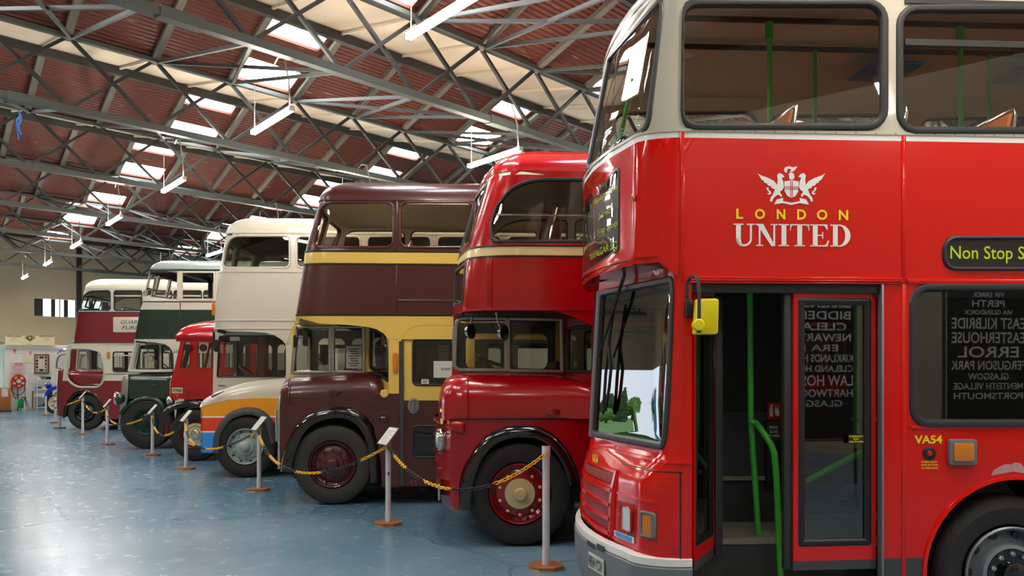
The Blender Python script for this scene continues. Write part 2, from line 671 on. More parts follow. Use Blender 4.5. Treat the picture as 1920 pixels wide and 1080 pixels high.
def roof(b, sh, z1, rise, rw, rl, rear, mat, inner, parent, name='roof', reach=1.3, n=8, mats=None, matfn=None):
    ps = [rear]
    u = rear
    while u - 1.2 > sh.uc:
        u -= 1.2; ps.append(u)
    ps += [sh.uc - k * 0.125 for k in range(0, 13)]
    near = ps
    allp = near + [sh.mir(p) for p in near[::-1][1:]]
    base = [sh(p, z1) for p in allp]
    uf0 = min(v.x for v in base)
    mb = MB()
    for (dz, mi, fl) in ((0, 0, False), (-0.04, 1, True)):
        rows = []
        for k in range(n + 1):
            ph = k / n * PI / 2
            row = []
            for v in base:
                f = 1 - (rw + (0.03 if dz else 0)) / (b.W / 2) * (1 - math.cos(ph))
                g = max(0.0, 1 - (v.x - uf0) / reach)
                row.append(Vector((v.x + (rl) * (1 - math.cos(ph)) * g * g * (3 - 2 * g) if g < 1 else v.x + rl * (1 - math.cos(ph)), b.W / 2 + (v.y - b.W / 2) * f, z1 + dz + rise * math.sin(ph))))
            rows.append(row)
        mb.grid(rows, mi, fl)
        top = rows[-1]
        h = len(top) // 2
        for i in range(h):
            a, b2, c, d = top[i], top[i + 1], top[-2 - i], top[-1 - i]
            mb.add([a, b2, c, d], [(0, 1, 2, 3)] if i + 1 != h or True else [], mi)
        # rear closing sheet
        r0 = [r[0] for r in rows]; r1 = [r[-1] for r in rows]
        mb.grid([r0, r1], mi)
    return mb.done(name, [mat, inner], parent, angle=50)

def wheel(b, u, zc, r, rim_r, style, v=0.03, tread=True, name='wheel', width=0.26, n=72, tyre='tyre_rubber'):
    """style: dict(rim, hub, nuts...). returns the tyre object"""
    k = r
    prof = [(rim_r * 0.96, 0.07), (rim_r, 0.03), (rim_r * 1.04, 0.012), (rim_r + (k - rim_r) * 0.3, 0.0), (rim_r + (k - rim_r) * 0.62, -0.004), (k * 0.945, 0.018),
            (k * 0.985, 0.045), (k, 0.075), (k, width - 0.075), (k * 0.985, width - 0.045), (rim_r, width), (rim_r * 0.3, width - 0.02)]
    n = n if n % 2 == 0 else n + 1
    t = MB().lathe(prof, (u, v, zc), 'y', n * 2, caps='end', mod=({6: 0.012 * k / 0.5, 7: 0.02 * k / 0.5, 8: 0.02 * k / 0.5} if tread else None))
    # flatten where it meets the floor
    t.v = [(x, y, max(z, 0.004)) for x, y, z in t.v]
    ty = t.done(name, tyre, b.root, angle=28)
    R = rim_r
    rp = style.get('prof') or [(R * 1.0, 0.015), (R * 0.97, -0.005), (R * 0.93, 0.0), (R * 0.9, 0.05), (R * 0.8, 0.07), (R * 0.62, 0.045), (R * 0.5, 0.04), (R * 0.3, 0.04)]
    MB().lathe(rp, (u, v, zc), 'y', 48, caps='end').done('rim', style['rim'], ty, angle=40)
    hp = style.get('hubprof') or [(R * 0.48, 0.045), (R * 0.46, 0.0), (R * 0.3, -0.01), (R * 0.25, -0.05), (R * 0.2, -0.06)]
    MB().lathe(hp, (u, v, zc), 'y', 32, caps=True).done('hub', style['hub'], ty, angle=40)
    if style.get('nuts'):
        nn, nr, ns, nv, nm = style['nuts']
        me = MB().lathe([(ns, 0.02), (ns, -0.012), (ns * 0.6, -0.02)], (0, 0, 0), 'y', 6).mesh('wheel_nut', [nm], 30)
        for i in range(nn):
            a = 2 * PI * (i + 0.5) / nn
            o = link('wheel_nut', me, ty)
            o.location = (u + nr * R * math.cos(a), v + nv, zc + nr * R * math.sin(a))
    if style.get('holes'):
        hn, hr, hs, hv = style['holes']
        me = MB().lathe([(hs, 0.02), (hs, -0.003)], (0, 0, 0), 'y', 14).mesh('vent_hole', ['black_trim'], 30)
        for i in range(hn):
            a = 2 * PI * i / hn
            o = link('vent_hole', me, ty)
            o.location = (u + hr * R * math.cos(a), v + hv, zc + hr * R * math.sin(a))
    return ty

def wing(b, path, v0, v1, mat, name='wing', lip=0.05, thick=0.012):
    """mudguard: side outline path (u,z) swept across from v0 (outer) to v1, with a rolled outer edge"""
    N = len(path)
    nrm = []
    cx = sum(p[0] for p in path) / N
    cz = min(p[1] for p in path)
    rows = []
    prof = []
    for i in range(N):
        a = Vector(path[max(i - 1, 0)]); c = Vector(path[min(i + 1, N - 1)])
        t = (c - a).normalized()
        nv = Vector((-t.y, t.x))
        if nv.dot(Vector(path[i]) - Vector((cx, cz - 0.1))) < 0: nv = -nv
        nrm.append(nv)
    for (dv, dn) in ((0.004, -lip - 0.02), (0.0, -lip), (0.006, -lip * 0.5), (0.03, -lip * 0.15), (0.075, 0.0), (v1 - v0, 0.0), (v1 - v0, -thick), (0.075, -thick), (0.03, -lip * 0.3 - thick), (0.018, -lip - 0.02), (0.004, -lip - 0.02)):
        rows.append([(path[i][0] + nrm[i].x * dn, v0 + dv, path[i][1] + nrm[i].y * dn) for i in range(N)])
    return MB().grid(rows).done(name, mat, b.root, angle=50)

def arc(cx, cy, rx, ry, a0, a1, n=16):
    return [(cx + rx * math.cos(math.radians(a0 + (a1 - a0) * k / n)), cy - ry * math.sin(math.radians(a0 + (a1 - a0) * k / n))) for k in range(n + 1)]

def smooth(pts, n=4):
    """Catmull-Rom through points"""
    out = []
    P = [Vector(p) for p in pts]
    for i in range(len(P) - 1):
        p0 = P[max(i - 1, 0)]; p1 = P[i]; p2 = P[i + 1]; p3 = P[min(i + 2, len(P) - 1)]
        for k in range(n):
            t = k / n
            out.append(tuple(0.5 * ((2 * p1) + (p2 - p0) * t + (2 * p0 - 5 * p1 + 4 * p2 - p3) * t * t + (3 * p1 - p0 - 3 * p2 + p3) * t ** 3)))
    out.append(tuple(P[-1]))
    return out

def bonnet(b, st, v1, mat, name='bonnet', mats=None, band=None, nseg=6):
    """loft over stations (u, z_bottom, z_top, v_side, edge_radius): the side wall rises and rolls over to a flat top"""
    rows = []
    for (u, zb, zt, v0, r) in st:
        r = min(r, max(0.01, (zt - zb) * 0.95))
        row = [(u, v0, zb), (u, v0, zb + (zt - r - zb) * 0.33), (u, v0, zb + (zt - r - zb) * 0.66)]
        for k in range(nseg + 1):
            a = k / nseg * PI / 2
            row.append((u, v0 + r * (1 - math.cos(a)), zt - r + r * math.sin(a)))
        row.append((u, (v0 + v1) / 2, zt + 0.012))
        row.append((u, v1 - 0.01, zt))
        row.append((u, v1, zb))
        rows.append(row)
    mb = MB().grid(rows)
    n = len(rows[0])
    mb.f.append(list(range(n))[::-1]); mb.m.append(0)
    mb.f.append([(len(rows) - 1) * n + k for k in range(n)]); mb.m.append(0)
    return mb.done(name, mats or mat, b.root, angle=50)

def plate(b, outer, holes, v, thick, mats, matfn=None, name='side_panel', lines=(), inner=None, parent=None):
    """flat panel in a lengthwise vertical plane; outer face towards the camera at lateral position v"""
    if isinstance(mats, str): mats = [mats]
    mb = panel(outer, holes, lambda p, z, o: (p, v - o, z), thick, matfn or (lambda p, z: 0), len(mats), lines=lines, inner=inner)
    return mb.done(name, mats, parent or b.root, angle=30)

def flat(v):
    return lambda p, z, o: Vector((p, v - o, z))

def wheel_well_shade(b, u=0.0, v=0.42, z1=1.2, w=0.8):  # dark plates added behind the wheel, standing in for shade inside the arch
    boxo('wheel_well_shade', u - w, u + w, v, v + 0.04, 0.30, z1, 'dark_interior', b.root)
    boxo('wheel_well_shade_top', u - w * 0.8, u + w * 0.8, 0.15, v, z1 - 0.06, z1, 'dark_interior', b.root)

def seat_rows(b, us, zf, mat, rail='chrome', near=True, W=None, hb=0.98):
    W = W or b.W
    proto = None
    for u in us:
        for (v0, v1) in ((0.12, 1.0), (W - 1.0, W - 0.12)):
            if proto is None:
                m1 = MB()
                m1.prism([(0, 0.42), (0.42, 0.46), (0.46, 0.40), (0.02, 0.34)], 0, 0.88)
                cu = m1.mesh('seat_cushion', [mat], 40, bevel=0.02)
                m2 = MB()
                m2.prism([(0.36, 0.42), (0.43, 0.42), (0.55, hb - 0.03), (0.50, hb - 0.03)], 0.01, 0.87)
                bk = m2.mesh('seat_back', [mat], 40, bevel=0.02)
                m3 = MB()
                m3.tube([(0.42, 0.0, 0.42), (0.53, 0.0, hb - 0.05), (0.55, 0.03, hb), (0.55, 0.85, hb), (0.53, 0.88, hb - 0.05), (0.42, 0.88, 0.42)], 0.016, 8)
                m3.tube([(0.2, 0.44, 0.4), (0.2, 0.44, 0.0)], 0.03, 8)
                rl = m3.mesh('seat_rail', [rail], 40)
                proto = (cu, bk, rl)
            for nm, me in zip(('seat_cushion', 'seat_back', 'seat_rail'), proto):
                o = link(nm, me, b.root)
                o.location = (u, v0, zf)
# ---------------------------------------------------------------- building materials
def floor_mat():
    m, nt, b = newmat('painted_floor')
    tc = nd(nt, 'ShaderNodeTexCoord')
    def noise(scale, detail=6, dist=0.0, vec=None):
        n = nd(nt, 'ShaderNodeTexNoise')
        n.inputs['Scale'].default_value = scale
        n.inputs['Detail'].default_value = detail
        n.inputs['Distortion'].default_value = dist
        nt.links.new(vec or tc.outputs['Object'], n.inputs['Vector'])
        return n
    def ramp(src, a, b_, ca=(0, 0, 0, 1), cb=(1, 1, 1, 1)):
        r = nd(nt, 'ShaderNodeValToRGB')
        r.color_ramp.elements[0].position = a; r.color_ramp.elements[1].position = b_
        r.color_ramp.elements[0].color = ca; r.color_ramp.elements[1].color = cb
        nt.links.new(src, r.inputs[0])
        return r
    def mix(f, a, c):
        x = nd(nt, 'ShaderNodeMix', data_type='RGBA')
        nt.links.new(f, x.inputs[0])
        for i, s_ in ((6, a), (7, c)):
            if isinstance(s_, tuple): x.inputs[i].default_value = s_
            else: nt.links.new(s_, x.inputs[i])
        return x.outputs[2]
    big = noise(0.35, 5)
    base = mix(ramp(big.outputs['Fac'], 0.35, 0.65).outputs[0], lin('#4E748A'), lin('#7490A0'))
    mp = nd(nt, 'ShaderNodeMapping')
    mp.inputs['Scale'].default_value = (0.35, 5.0, 1)
    mp.inputs['Rotation'].default_value = (0, 0, 0.7)
    nt.links.new(tc.outputs['Object'], mp.inputs['Vector'])
    st = noise(2.0, 8, 0.4, mp.outputs[0])
    base = mix(ramp(st.outputs['Fac'], 0.52, 0.8, (0, 0, 0, 1), (0.22, 0.22, 0.22, 1)).outputs[0], base, lin('#8FA2A8'))
    wear = noise(5.0, 9, 0.3)
    w2 = noise(0.55, 3)
    ml = nd(nt, 'ShaderNodeMath', operation='MULTIPLY')
    nt.links.new(wear.outputs['Fac'], ml.inputs[0]); nt.links.new(w2.outputs['Fac'], ml.inputs[1])
    base = mix(ramp(ml.outputs[0], 0.45, 0.49).outputs[0], base, lin('#A79B86'))
    dk = noise(2.2, 8, 0.2)
    base = mix(ramp(dk.outputs['Fac'], 0.58, 0.8, (0, 0, 0, 1), (0.3, 0.3, 0.3, 1)).outputs[0], base, lin('#33505F'))
    # cracks
    vo = nd(nt, 'ShaderNodeTexVoronoi', feature='DISTANCE_TO_EDGE')
    vo.inputs['Scale'].default_value = 0.16
    wv = noise(1.3, 5)
    ad = nd(nt, 'ShaderNodeMixRGB'); ad.blend_type = 'ADD'; ad.inputs[0].default_value = 0.5
    nt.links.new(tc.outputs['Object'], ad.inputs[1]); nt.links.new(wv.outputs['Color'], ad.inputs[2])
    nt.links.new(ad.outputs[0], vo.inputs['Vector'])
    cr = ramp(vo.outputs['Distance'], 0.0, 0.0022, (0.6, 0.6, 0.6, 1), (0, 0, 0, 1))
    base = mix(cr.outputs[0], base, lin('#3E525C'))
    nt.links.new(base, b.inputs['Base Color'])
    rr = ramp(wear.outputs['Fac'], 0.3, 0.75, (0.20, 0.20, 0.20, 1), (0.30, 0.30, 0.30, 1))
    nt.links.new(rr.outputs[0], b.inputs['Roughness'])
    b.inputs['Specular IOR Level'].default_value = 0.6
    bp = nd(nt, 'ShaderNodeBump'); bp.inputs['Strength'].default_value = 0.06; bp.inputs['Distance'].default_value = 0.005
    nt.links.new(st.outputs['Fac'], bp.inputs['Height'])
    nt.links.new(bp.outputs['Normal'], b.inputs['Normal'])
floor_mat()

def corrugated(name, c1, c2, scale, streak):
    m, nt, b = newmat(name)
    tc = nd(nt, 'ShaderNodeTexCoord')
    wv = nd(nt, 'ShaderNodeTexWave', wave_type='BANDS', bands_direction='Y')
    wv.inputs['Scale'].default_value = scale
    nt.links.new(tc.outputs['Object'], wv.inputs['Vector'])
    nz = nd(nt, 'ShaderNodeTexNoise'); nz.inputs['Scale'].default_value = 0.8; nz.inputs['Detail'].default_value = 7
    nt.links.new(tc.outputs['Object'], nz.inputs['Vector'])
    mx = nd(nt, 'ShaderNodeMix', data_type='RGBA')
    mx.inputs[6].default_value = lin(c1); mx.inputs[7].default_value = lin(c2)
    nt.links.new(nz.outputs['Fac'], mx.inputs[0])
    # flaked streaks along the sheets
    mp = nd(nt, 'ShaderNodeMapping'); mp.inputs['Scale'].default_value = (1.2, 16, 1)
    nt.links.new(tc.outputs['Object'], mp.inputs['Vector'])
    n2 = nd(nt, 'ShaderNodeTexNoise'); n2.inputs['Scale'].default_value = 1.6; n2.inputs['Detail'].default_value = 8
    nt.links.new(mp.outputs[0], n2.inputs['Vector'])
    rp = nd(nt, 'ShaderNodeValToRGB'); rp.color_ramp.elements[0].position = 0.66; rp.color_ramp.elements[1].position = 0.74
    nt.links.new(n2.outputs['Fac'], rp.inputs[0])
    m2 = nd(nt, 'ShaderNodeMix', data_type='RGBA'); m2.inputs[7].default_value = lin(streak)
    nt.links.new(rp.outputs[0], m2.inputs[0]); nt.links.new(mx.outputs[2], m2.inputs[6])
    nt.links.new(m2.outputs[2], b.inputs['Base Color'])
    b.inputs['Roughness'].default_value = 0.7
    bp = nd(nt, 'ShaderNodeBump'); bp.inputs['Strength'].default_value = 0.8; bp.inputs['Distance'].default_value = 0.05
    nt.links.new(wv.outputs['Color'], bp.inputs['Height']); nt.links.new(bp.outputs['Normal'], b.inputs['Normal'])
corrugated('brown_sheet', '#592614', '#6C3119', 3.2, '#B89A84')
plain('pale_lining', '#CDBFA6', 0.75, var=0.12, vscale=0.9)
plain('rafter_grey', '#6C6A5E', 0.8, var=0.3, vscale=4)
plain('girder_steel', '#4A504A', 0.55, metal=0.2, var=0.2, vscale=2)
plain('girder_dark', '#343531', 0.6, metal=0.2, var=0.2, vscale=2)
plain('wall_plaster', '#C6B899', 0.85, var=0.12, vscale=0.8, bump=0.15, bscale=4)
plain('white_board', '#ECE9E2', 0.6, var=0.05, vscale=2)
plain('lamp_body', '#C9C9C9', 0.5)
plain('cable', '#9A988F', 0.6)
plain('dark_board', '#3E3B36', 0.7)
plain('gold_print', '#9A8030', 0.5)
plain('sign_cream', '#EADFB4', 0.55)
plain('hose_red', '#C8321E', 0.4)
plain('wood_frame', '#7A4422', 0.5, var=0.2, vscale=10)
plain('counter_wood', '#B06E2C', 0.5, var=0.2, vscale=6)
plain('green_plastic', '#1E9A4C', 0.45)
plain('flag_orange', '#E8562A', 0.6)
plain('flag_pink', '#F08AA8', 0.6)
plain('flag_yellow', '#E8C01A', 0.6)
plain('grass', '#5E8A3A', 0.9, var=0.3, vscale=1.5)
plain('asphalt', '#8C8E8E', 0.9, var=0.1)
plain('leaf_dark', '#2E4A22', 0.8, var=0.4, vscale=6)
plain('leaf_mid', '#5C8434', 0.8, var=0.4, vscale=5)
plain('bark', '#4A3826', 0.9)
plain('lorry_blue', '#2C78D8', 0.3, coat=0.5)

# ---------------------------------------------------------------- building
B = link('ceiling', None); B.rotation_euler = (0, 0, BROT); tag(B, 'sawtooth hall roof of brown corrugated sheet, pale lining and skylights', None, None, 'structure')
def bw(q, u, z=0.0):
    p = BC * q + BD * u
    return Vector((p.x, p.y, z))
def bray(x, u):
    """q where the sight line through photo column x meets the plane at distance u"""
    a = (x - CX) / F
    Y = u / (a * BD.x + BD.y)
    return (a * BC.x + BC.y) * Y, Y
def bq(x, y, u):
    q, Y = bray(x, u)
    return q, EYE + (HY - y) / F * Y
def struct(name, parent=None):
    o = link(name, None, parent)
    if parent is None:
        o.rotation_euler = (0, 0, BROT)
        o['kind'] = 'structure'
    return o
ZB, ZV, ZR, BAY, T1 = 6.02, 7.25, 7.84, 4.8, 2.6
NODE = 1.45
U0 = 9.72
SHEAR = 0.235
def shq(q, u): return q + SHEAR * (u - 12.0)
QMIN, QMAX = -8.0, 43.0
UMIN, UMAX = -11.0, 41.0
RQ0, RQ1 = QMIN - 8.0, QMAX + 6.0
VALLEYS = [U0 + BAY * i for i in range(-4, 7)]

f_ = MB().box(QMIN - 0.3, QMAX + 0.3, UMIN - 0.3, UMAX + 0.3, -0.2, 0.0).done('floor', 'painted_floor')
f_.rotation_euler = (0, 0, BROT); tag(f_, 'blue painted concrete floor, worn and glossy', None, None, 'structure')

def wall(name, outer, holes, axis, pos, thick, mat, label):
    if axis == 'u':
        fn = lambda p, z, o: (p, pos - o, z)
    else:
        fn = lambda p, z, o: (pos - o, p, z)
    w = panel(outer, holes, fn, thick, lambda a, b: 0, 1).done(name, mat)
    w.rotation_euler = (0, 0, BROT)
    tag(w, label, None, None, 'structure')
    return w
# back wall with its strip window and the open vehicle doorway
DQ0, DQ1, DZ = 2.5, 12.6, 3.35
wq0 = bray(60, UMAX)[0]; wq1 = bray(205, UMAX)[0]
wz0 = bq(100, 594, UMAX)[1]; wz1 = bq(100, 561, UMAX)[1]
wb = wall('wall_back', [(QMIN, 0), (QMAX, 0), (QMAX, 8.0), (QMIN, 8.0)], [[(wq0, wz0), (wq1, wz0), (wq1, wz1), (wq0, wz1)], [(DQ0, 0.01), (DQ1, 0.01), (DQ1, DZ), (DQ0, DZ)]], 'u', UMAX, -0.25, 'wall_plaster', 'tall beige rendered wall at the far end of the hall, with an open doorway')
for k in range(14):   # rendered wall bays: shallow vertical joint strips
    qq = 14.2 + k * 1.9
    boxo('joint_strip', qq, qq + 0.05, UMAX - 0.02, UMAX, 0, 7.2, 'pale_lining', wb)
MB().tube([(QMIN, UMAX - 0.08, 5.35), (QMAX, UMAX - 0.08, 5.35)], 0.035, 6).done('wall_pipe', 'girder_steel', wb)
MB().tube([(QMIN, UMAX - 0.10, 5.95), (QMAX, UMAX - 0.10, 5.75)], 0.04, 6).done('wall_pipe', 'girder_dark', wb)
w1 = struct('window_1'); tag(w1, 'strip window of alternating dark boards and bright panes high in the back wall', None, None, 'structure')
xs = [60, 81, 97, 104, 121, 128, 145, 152, 168, 175, 191, 205]
for i in range(len(xs) - 1):
    a = bray(xs[i], UMAX)[0]; b_ = bray(xs[i + 1], UMAX)[0]
    if i % 2 == 0:
        boxo('board', a, b_, UMAX + 0.02, UMAX + 0.10, wz0, wz1, 'dark_board', w1)
    else:
        boxo('pane', a, b_, UMAX + 0.05, UMAX + 0.06, wz0, wz1, 'clear_glass', w1)
wall('wall_front', [(QMIN, 0), (QMAX, 0), (QMAX, 8.0), (QMIN, 8.0)], [], 'u', UMIN, 0.25, 'wall_plaster', 'beige wall behind the photographer')
wall('wall_left', [(UMIN, 0), (UMAX, 0), (UMAX, 8.0), (UMIN, 8.0)], [], 'q', QMIN, 0.25, 'wall_plaster', 'beige side wall of the hall')
wall('wall_right', [(UMIN, 0), (UMAX, 0), (UMAX, 8.0), (UMIN, 8.0)], [], 'q', QMAX, -0.25, 'wall_plaster', 'beige wall beyond the rear of the buses')

# roof sheets, skylights, rafters
sk_q0 = 8.65 - NODE / 2 + 0.2
def skycols():
    k = -3
    while True:
        q = sk_q0 + k * 4 * NODE
        if q > QMAX - 2: break
        if -2 < q < 36: yield q
        k += 1
SK = list(skycols())
unit = MB().box(-0.5, 0.5, -0.5, 0.5, -0.5, 0.5)
_um = {}
def umesh(mat):
    if mat not in _um: _um[mat] = unit.mesh('bar_' + mat, [mat], 0)
    return _um[mat]
def bar(name, a, b, w, h, mat, parent):
    a = Vector((shq(a[0], a[1]), a[1], a[2])); b = Vector((shq(b[0], b[1]), b[1], b[2]))
    d = b - a
    L = d.length
    x = d / L
    up = Vector((0, 0, 1)) if abs(x.z) < 0.95 else Vector((0, 1, 0))
    y = up.cross(x).normalized()
    z = x.cross(y)
    m = Matrix(((x.x * L, y.x * w, z.x * h, (a.x + b.x) / 2), (x.y * L, y.y * w, z.y * h, (a.y + b.y) / 2), (x.z * L, y.z * w, z.z * h, (a.z + b.z) / 2), (0, 0, 0, 1)))
    o = link(name, umesh(mat), parent)
    o.matrix_basis = m
    return o
def slope(u):   # brown slope height at distance du behind its ridge
    return ZR + (ZV - ZR) * u / (BAY - T1)
for i, uv in enumerate(VALLEYS):
    ur = uv + T1
    un = uv + BAY
    if uv > UMIN - 6 and uv < UMAX:
        u_hi = min(ur, UMAX)
        zt = ZV + (ZR - ZV) * (u_hi - uv) / T1
        mb = MB().add([(RQ0, uv, ZV), (RQ1, uv, ZV), (RQ1, u_hi, zt), (RQ0, u_hi, zt), (RQ0, uv, ZV + 0.05), (RQ1, uv, ZV + 0.05), (RQ1, u_hi, zt + 0.05), (RQ0, u_hi, zt + 0.05)],
                      [(0, 1, 2, 3), (7, 6, 5, 4), (0, 4, 5, 1), (2, 6, 7, 3)])
        mb.done('lining_sheet', 'pale_lining', B, angle=0)
    if ur < UMAX:
        holes = []
        for q in SK:
            for (a, b_) in ((0.08, 0.62), (1.35, 2.05)):
                holes.append([(q, ur + a), (q + NODE * 0.86, ur + a), (q + NODE * 0.86, ur + b_), (q, ur + b_)])
        u2 = min(un, UMAX)
        panel([(RQ0, ur), (RQ1, ur), (RQ1, u2), (RQ0, u2)], [h for h in holes if h[2][1] < u2], lambda p, u, o, ur=ur: (shq(p, u), u, slope(u - ur) - o), -0.05, lambda a, b: 0, 1).done('roof_sheet', 'brown_sheet', B, angle=0)
        for h in holes:
            if h[2][1] < u2:
                sm = MB().add([(shq(p, u), u, slope(u - ur) + 0.03) for p, u in h], [(0, 1, 2, 3)])
                so = sm.done('skylight_pane', 'skylight_sheet', B, angle=0)
    # rafters
    k0 = int((QMIN - sk_q0) / NODE)
    q = sk_q0 + k0 * NODE
    while q < QMAX:
        near = 0 < q < 34 and uv > -2
        if near and ur < UMAX:
            bar('rafter', (q, ur, ZR - 0.07), (q, min(un, UMAX), slope(min(un, UMAX) - ur) - 0.07), 0.12, 0.14, 'rafter_grey', B)
            bar('glazing_bar', (q, uv, ZV - 0.03), (q, ur, ZR - 0.03), 0.04, 0.05, 'pale_lining', B)
        q += NODE
    if ur < UMAX:
        bar('ridge_beam', (RQ0, ur, ZR - 0.10), (RQ1, ur, ZR - 0.10), 0.10, 0.16, 'girder_dark', B)

# lattice girders
for gi, uv in enumerate(VALLEYS):
    if uv < 3 or uv > UMAX: continue
    g = struct('roof_girder')
    n = gi - 2
    tag(g, ['nearest', 'second', 'third', 'fourth', 'fifth', 'sixth', 'seventh', 'farthest'][min(max(n, 0), 7)] + ' grey steel lattice girder crossing under the roof', None, None, 'structure')
    bar('top_chord', (QMIN, uv, ZV - 0.02), (QMAX, uv, ZV - 0.02), 0.16, 0.10, 'girder_dark', g)
    bar('top_chord', (QMIN, uv - 0.16, ZV - 0.10), (QMAX, uv - 0.16, ZV - 0.10), 0.06, 0.07, 'girder_steel', g)
    bar('bottom_chord', (QMIN, uv, ZB), (QMAX, uv, ZB), 0.13, 0.11, 'girder_steel', g)
    q = 9.62 - 8 * NODE
    while q < QMAX - 2:
        vis = -1 < q < 32
        if vis:
            for s_ in (-1, 1):
                bar('diagonal', (q, uv + 0.03 * s_, ZV - 0.04), (q + s_ * NODE, uv + 0.03 * s_, ZB + 0.02), 0.055, 0.055, 'girder_dark', g)
            # raking struts to the next valley
            if uv + BAY < UMAX:
                k = round((q - 9.62) / NODE)
                bar('strut', (q, uv, ZB), (q, uv + BAY - 0.16, ZV - 0.12), 0.05, 0.05, 'girder_steel', g)
                if k % 2 == 0:
                    bar('strut', (q, uv, ZB), (q + NODE, uv + BAY - 0.16, ZV - 0.12), 0.05, 0.05, 'girder_steel', g)
                else:
                    bar('strut', (q, uv, ZB), (q - NODE, uv + BAY - 0.16, ZV - 0.12), 0.05, 0.05, 'girder_dark', g)
        q += NODE
    # splice plates on the bottom chord
    for k in range(5):
        qq = 5.2 + k * 5.8
        boxo('splice_plate', qq - 0.28, qq + 0.28, uv - 0.08, uv + 0.08, ZB - 0.07, ZB + 0.07, 'girder_steel', g)
# stanchion on the back wall
bar('stanchion', (bray(147, UMAX - 0.2)[0] - SHEAR * (UMAX - 12.2), UMAX - 0.2, 0.0), (bray(147, UMAX - 0.2)[0] - SHEAR * (UMAX - 12.2), UMAX - 0.2, ZV), 0.22, 0.22, 'girder_dark', B)

# ---------------------------------------------------------------- strip lights
LD = Vector((-0.5965, 0.8026, 0))
def strip_light(P, label, L=1.5):
    ang = math.atan2(LD.y, LD.x)
    t = thing('strip_light', P, ang, label, 'light', 'hanging strip lights')
    boxo('tube', -L / 2, L / 2, -0.035, 0.035, -0.03, 0.03, 'tube_light', t)
    for s_ in (-1, 1):
        boxo('end_cap', s_ * L / 2 - 0.012, s_ * L / 2 + 0.012, -0.038, 0.038, -0.034, 0.034, 'lamp_body', t)
    MB().tube([(0.68, 0, 0.03), (0.68, 0, 0.72)], 0.006, 5).done('wire', 'cable', t)
    MB().tube([(-0.68, 0, 0.03), (-0.69, 0.02, 0.4), (-0.55, 0.03, 0.75), (-0.3, 0.02, 0.82), (-0.1, 0, 0.78)], 0.012, 6).done('cable', 'cable', t)
    return t
def lamp_at(x, y, zl=3.5):
    Y = F * zl / (HY - y)
    return ((x - CX) / F * Y, Y, EYE + zl)
for (x, y), lb in zip([(835, 26), (509, 227), (325, 347), (214, 413), (143, 459), (90, 493), (47, 519)],
        ['nearest lit white strip light, at the top edge above the dark red bus', 'second lit strip light from the camera, high above the white bus roof', 'third lit strip light in the row, above the green bus',
         'fourth lit strip light in the row, counting from the camera', 'fifth lit strip light in the row, counting from the camera', 'sixth lit strip light, next to last towards the back wall', 'farthest lit strip light, in front of the beige back wall']):
    strip_light(lamp_at(x, y), lb)
for (x, y), lb in zip([(926, 296), (402, 475)], ['lit strip light peeping out left of the dark red bus roof', 'lit strip light just left of the white bus roof']):
    strip_light(lamp_at(x, y), lb)
# further fittings of the same rows, hidden by the buses or outside the picture
def add_row(P0, ks, fmt):
    for k, w in ks:
        P = Vector(P0) + Vector((-3.09, 4.2, 0)) * k
        strip_light(P, fmt % w)
P1 = lamp_at(835, 26); P2 = lamp_at(926, 296)
add_row(P2, ((-2, 'nearest the photographer'), (-1, 'above the bright red bus'), (1, 'above the maroon bus roof'), (2, 'above the white bus'), (4, 'before the back wall')), 'lit strip light of the second row, %s')
add_row(P1, ((-1, 'just beyond the picture top'), (-2, 'behind the photographer')), 'lit strip light of the first row, %s')
PL = Vector(P1) + Vector((BC.x * -6.2, BC.y * -6.2, 0))
add_row(PL, ((0, 'level with the camera'), (1, 'one bay ahead'), (2, 'two bays ahead'), (3, 'three bays ahead')), 'lit strip light of the aisle row left of the picture, %s')
PR = Vector(P2) + Vector((BC.x * 7.5, BC.y * 7.5, 0))
add_row(PR, ((-3, 'over the rear of the bright red bus'), (-2, 'over the rear of the dark red bus'), (-1, 'over the rear of the maroon bus'), (0, 'over the rear of the white bus'), (1, 'over the rear of the green bus')), 'lit strip light of the far row, %s')
# ================================================================ nearest bus: red double-decker with folding doors
N = Veh(1905, 1226, 'double_decker_bus', 'bright red double-decker with beige upper deck and open folding door, nearest the camera', W=2.36)
RN = N.root
rear = 7.9
uc = N.q(1283, 300)[0]
zq = lambda y: N.q(1300, y)[1]
# ---- upper deck
up = Shell(N, uc, lerp_table([(2.3, uc - 0.30), (3.45, uc - 0.29), (4.25, uc - 0.15)]), 0.21, lerp_table([(2.3, 0.14), (3.4, 0.14), (4.25, 0.11)]))
Z0s, Z0f, Z1 = zq(531), 2.50, 4.27
zw = zq(258); zbg = zq(247); zrail = zq(241)
uw = []   # upper side windows (px, extended along the hidden length in metres)
w0 = rrect(1275, 4, 1659, 238, 34)
pitch = N.q(1687, 100)[0] - N.q(1275, 100)[0]
base_w = N.P(w0)
for k in range(5):
    uw.append([(p + pitch * k * (1.0), z) for p, z in base_w])
# front upper screen, two panes round the corner
fw_near = up.PX(rpoly([(1222, 12, 8), (1217, 236, 10), (1126, 296, 6), (1136, 92, 6)], 4))
pm_ = up.uc - 1.5
pmin = min(p for p, z in fw_near)
fz0 = min(z for p, z in fw_near); fz1 = max(z for p, z in fw_near)
pn0 = max(p for p, z in fw_near)
fw_near = rpoly([(pm_ + 0.015, fz0 + 0.02, 0.02), (pn0, fz0 + 0.02, 0.12), (pn0, 4.17, 0.12), (pm_ + 0.015, 4.17, 0.02)], 5)
fw_far = [(up.mir(p), z) for p, z in fw_near][::-1]
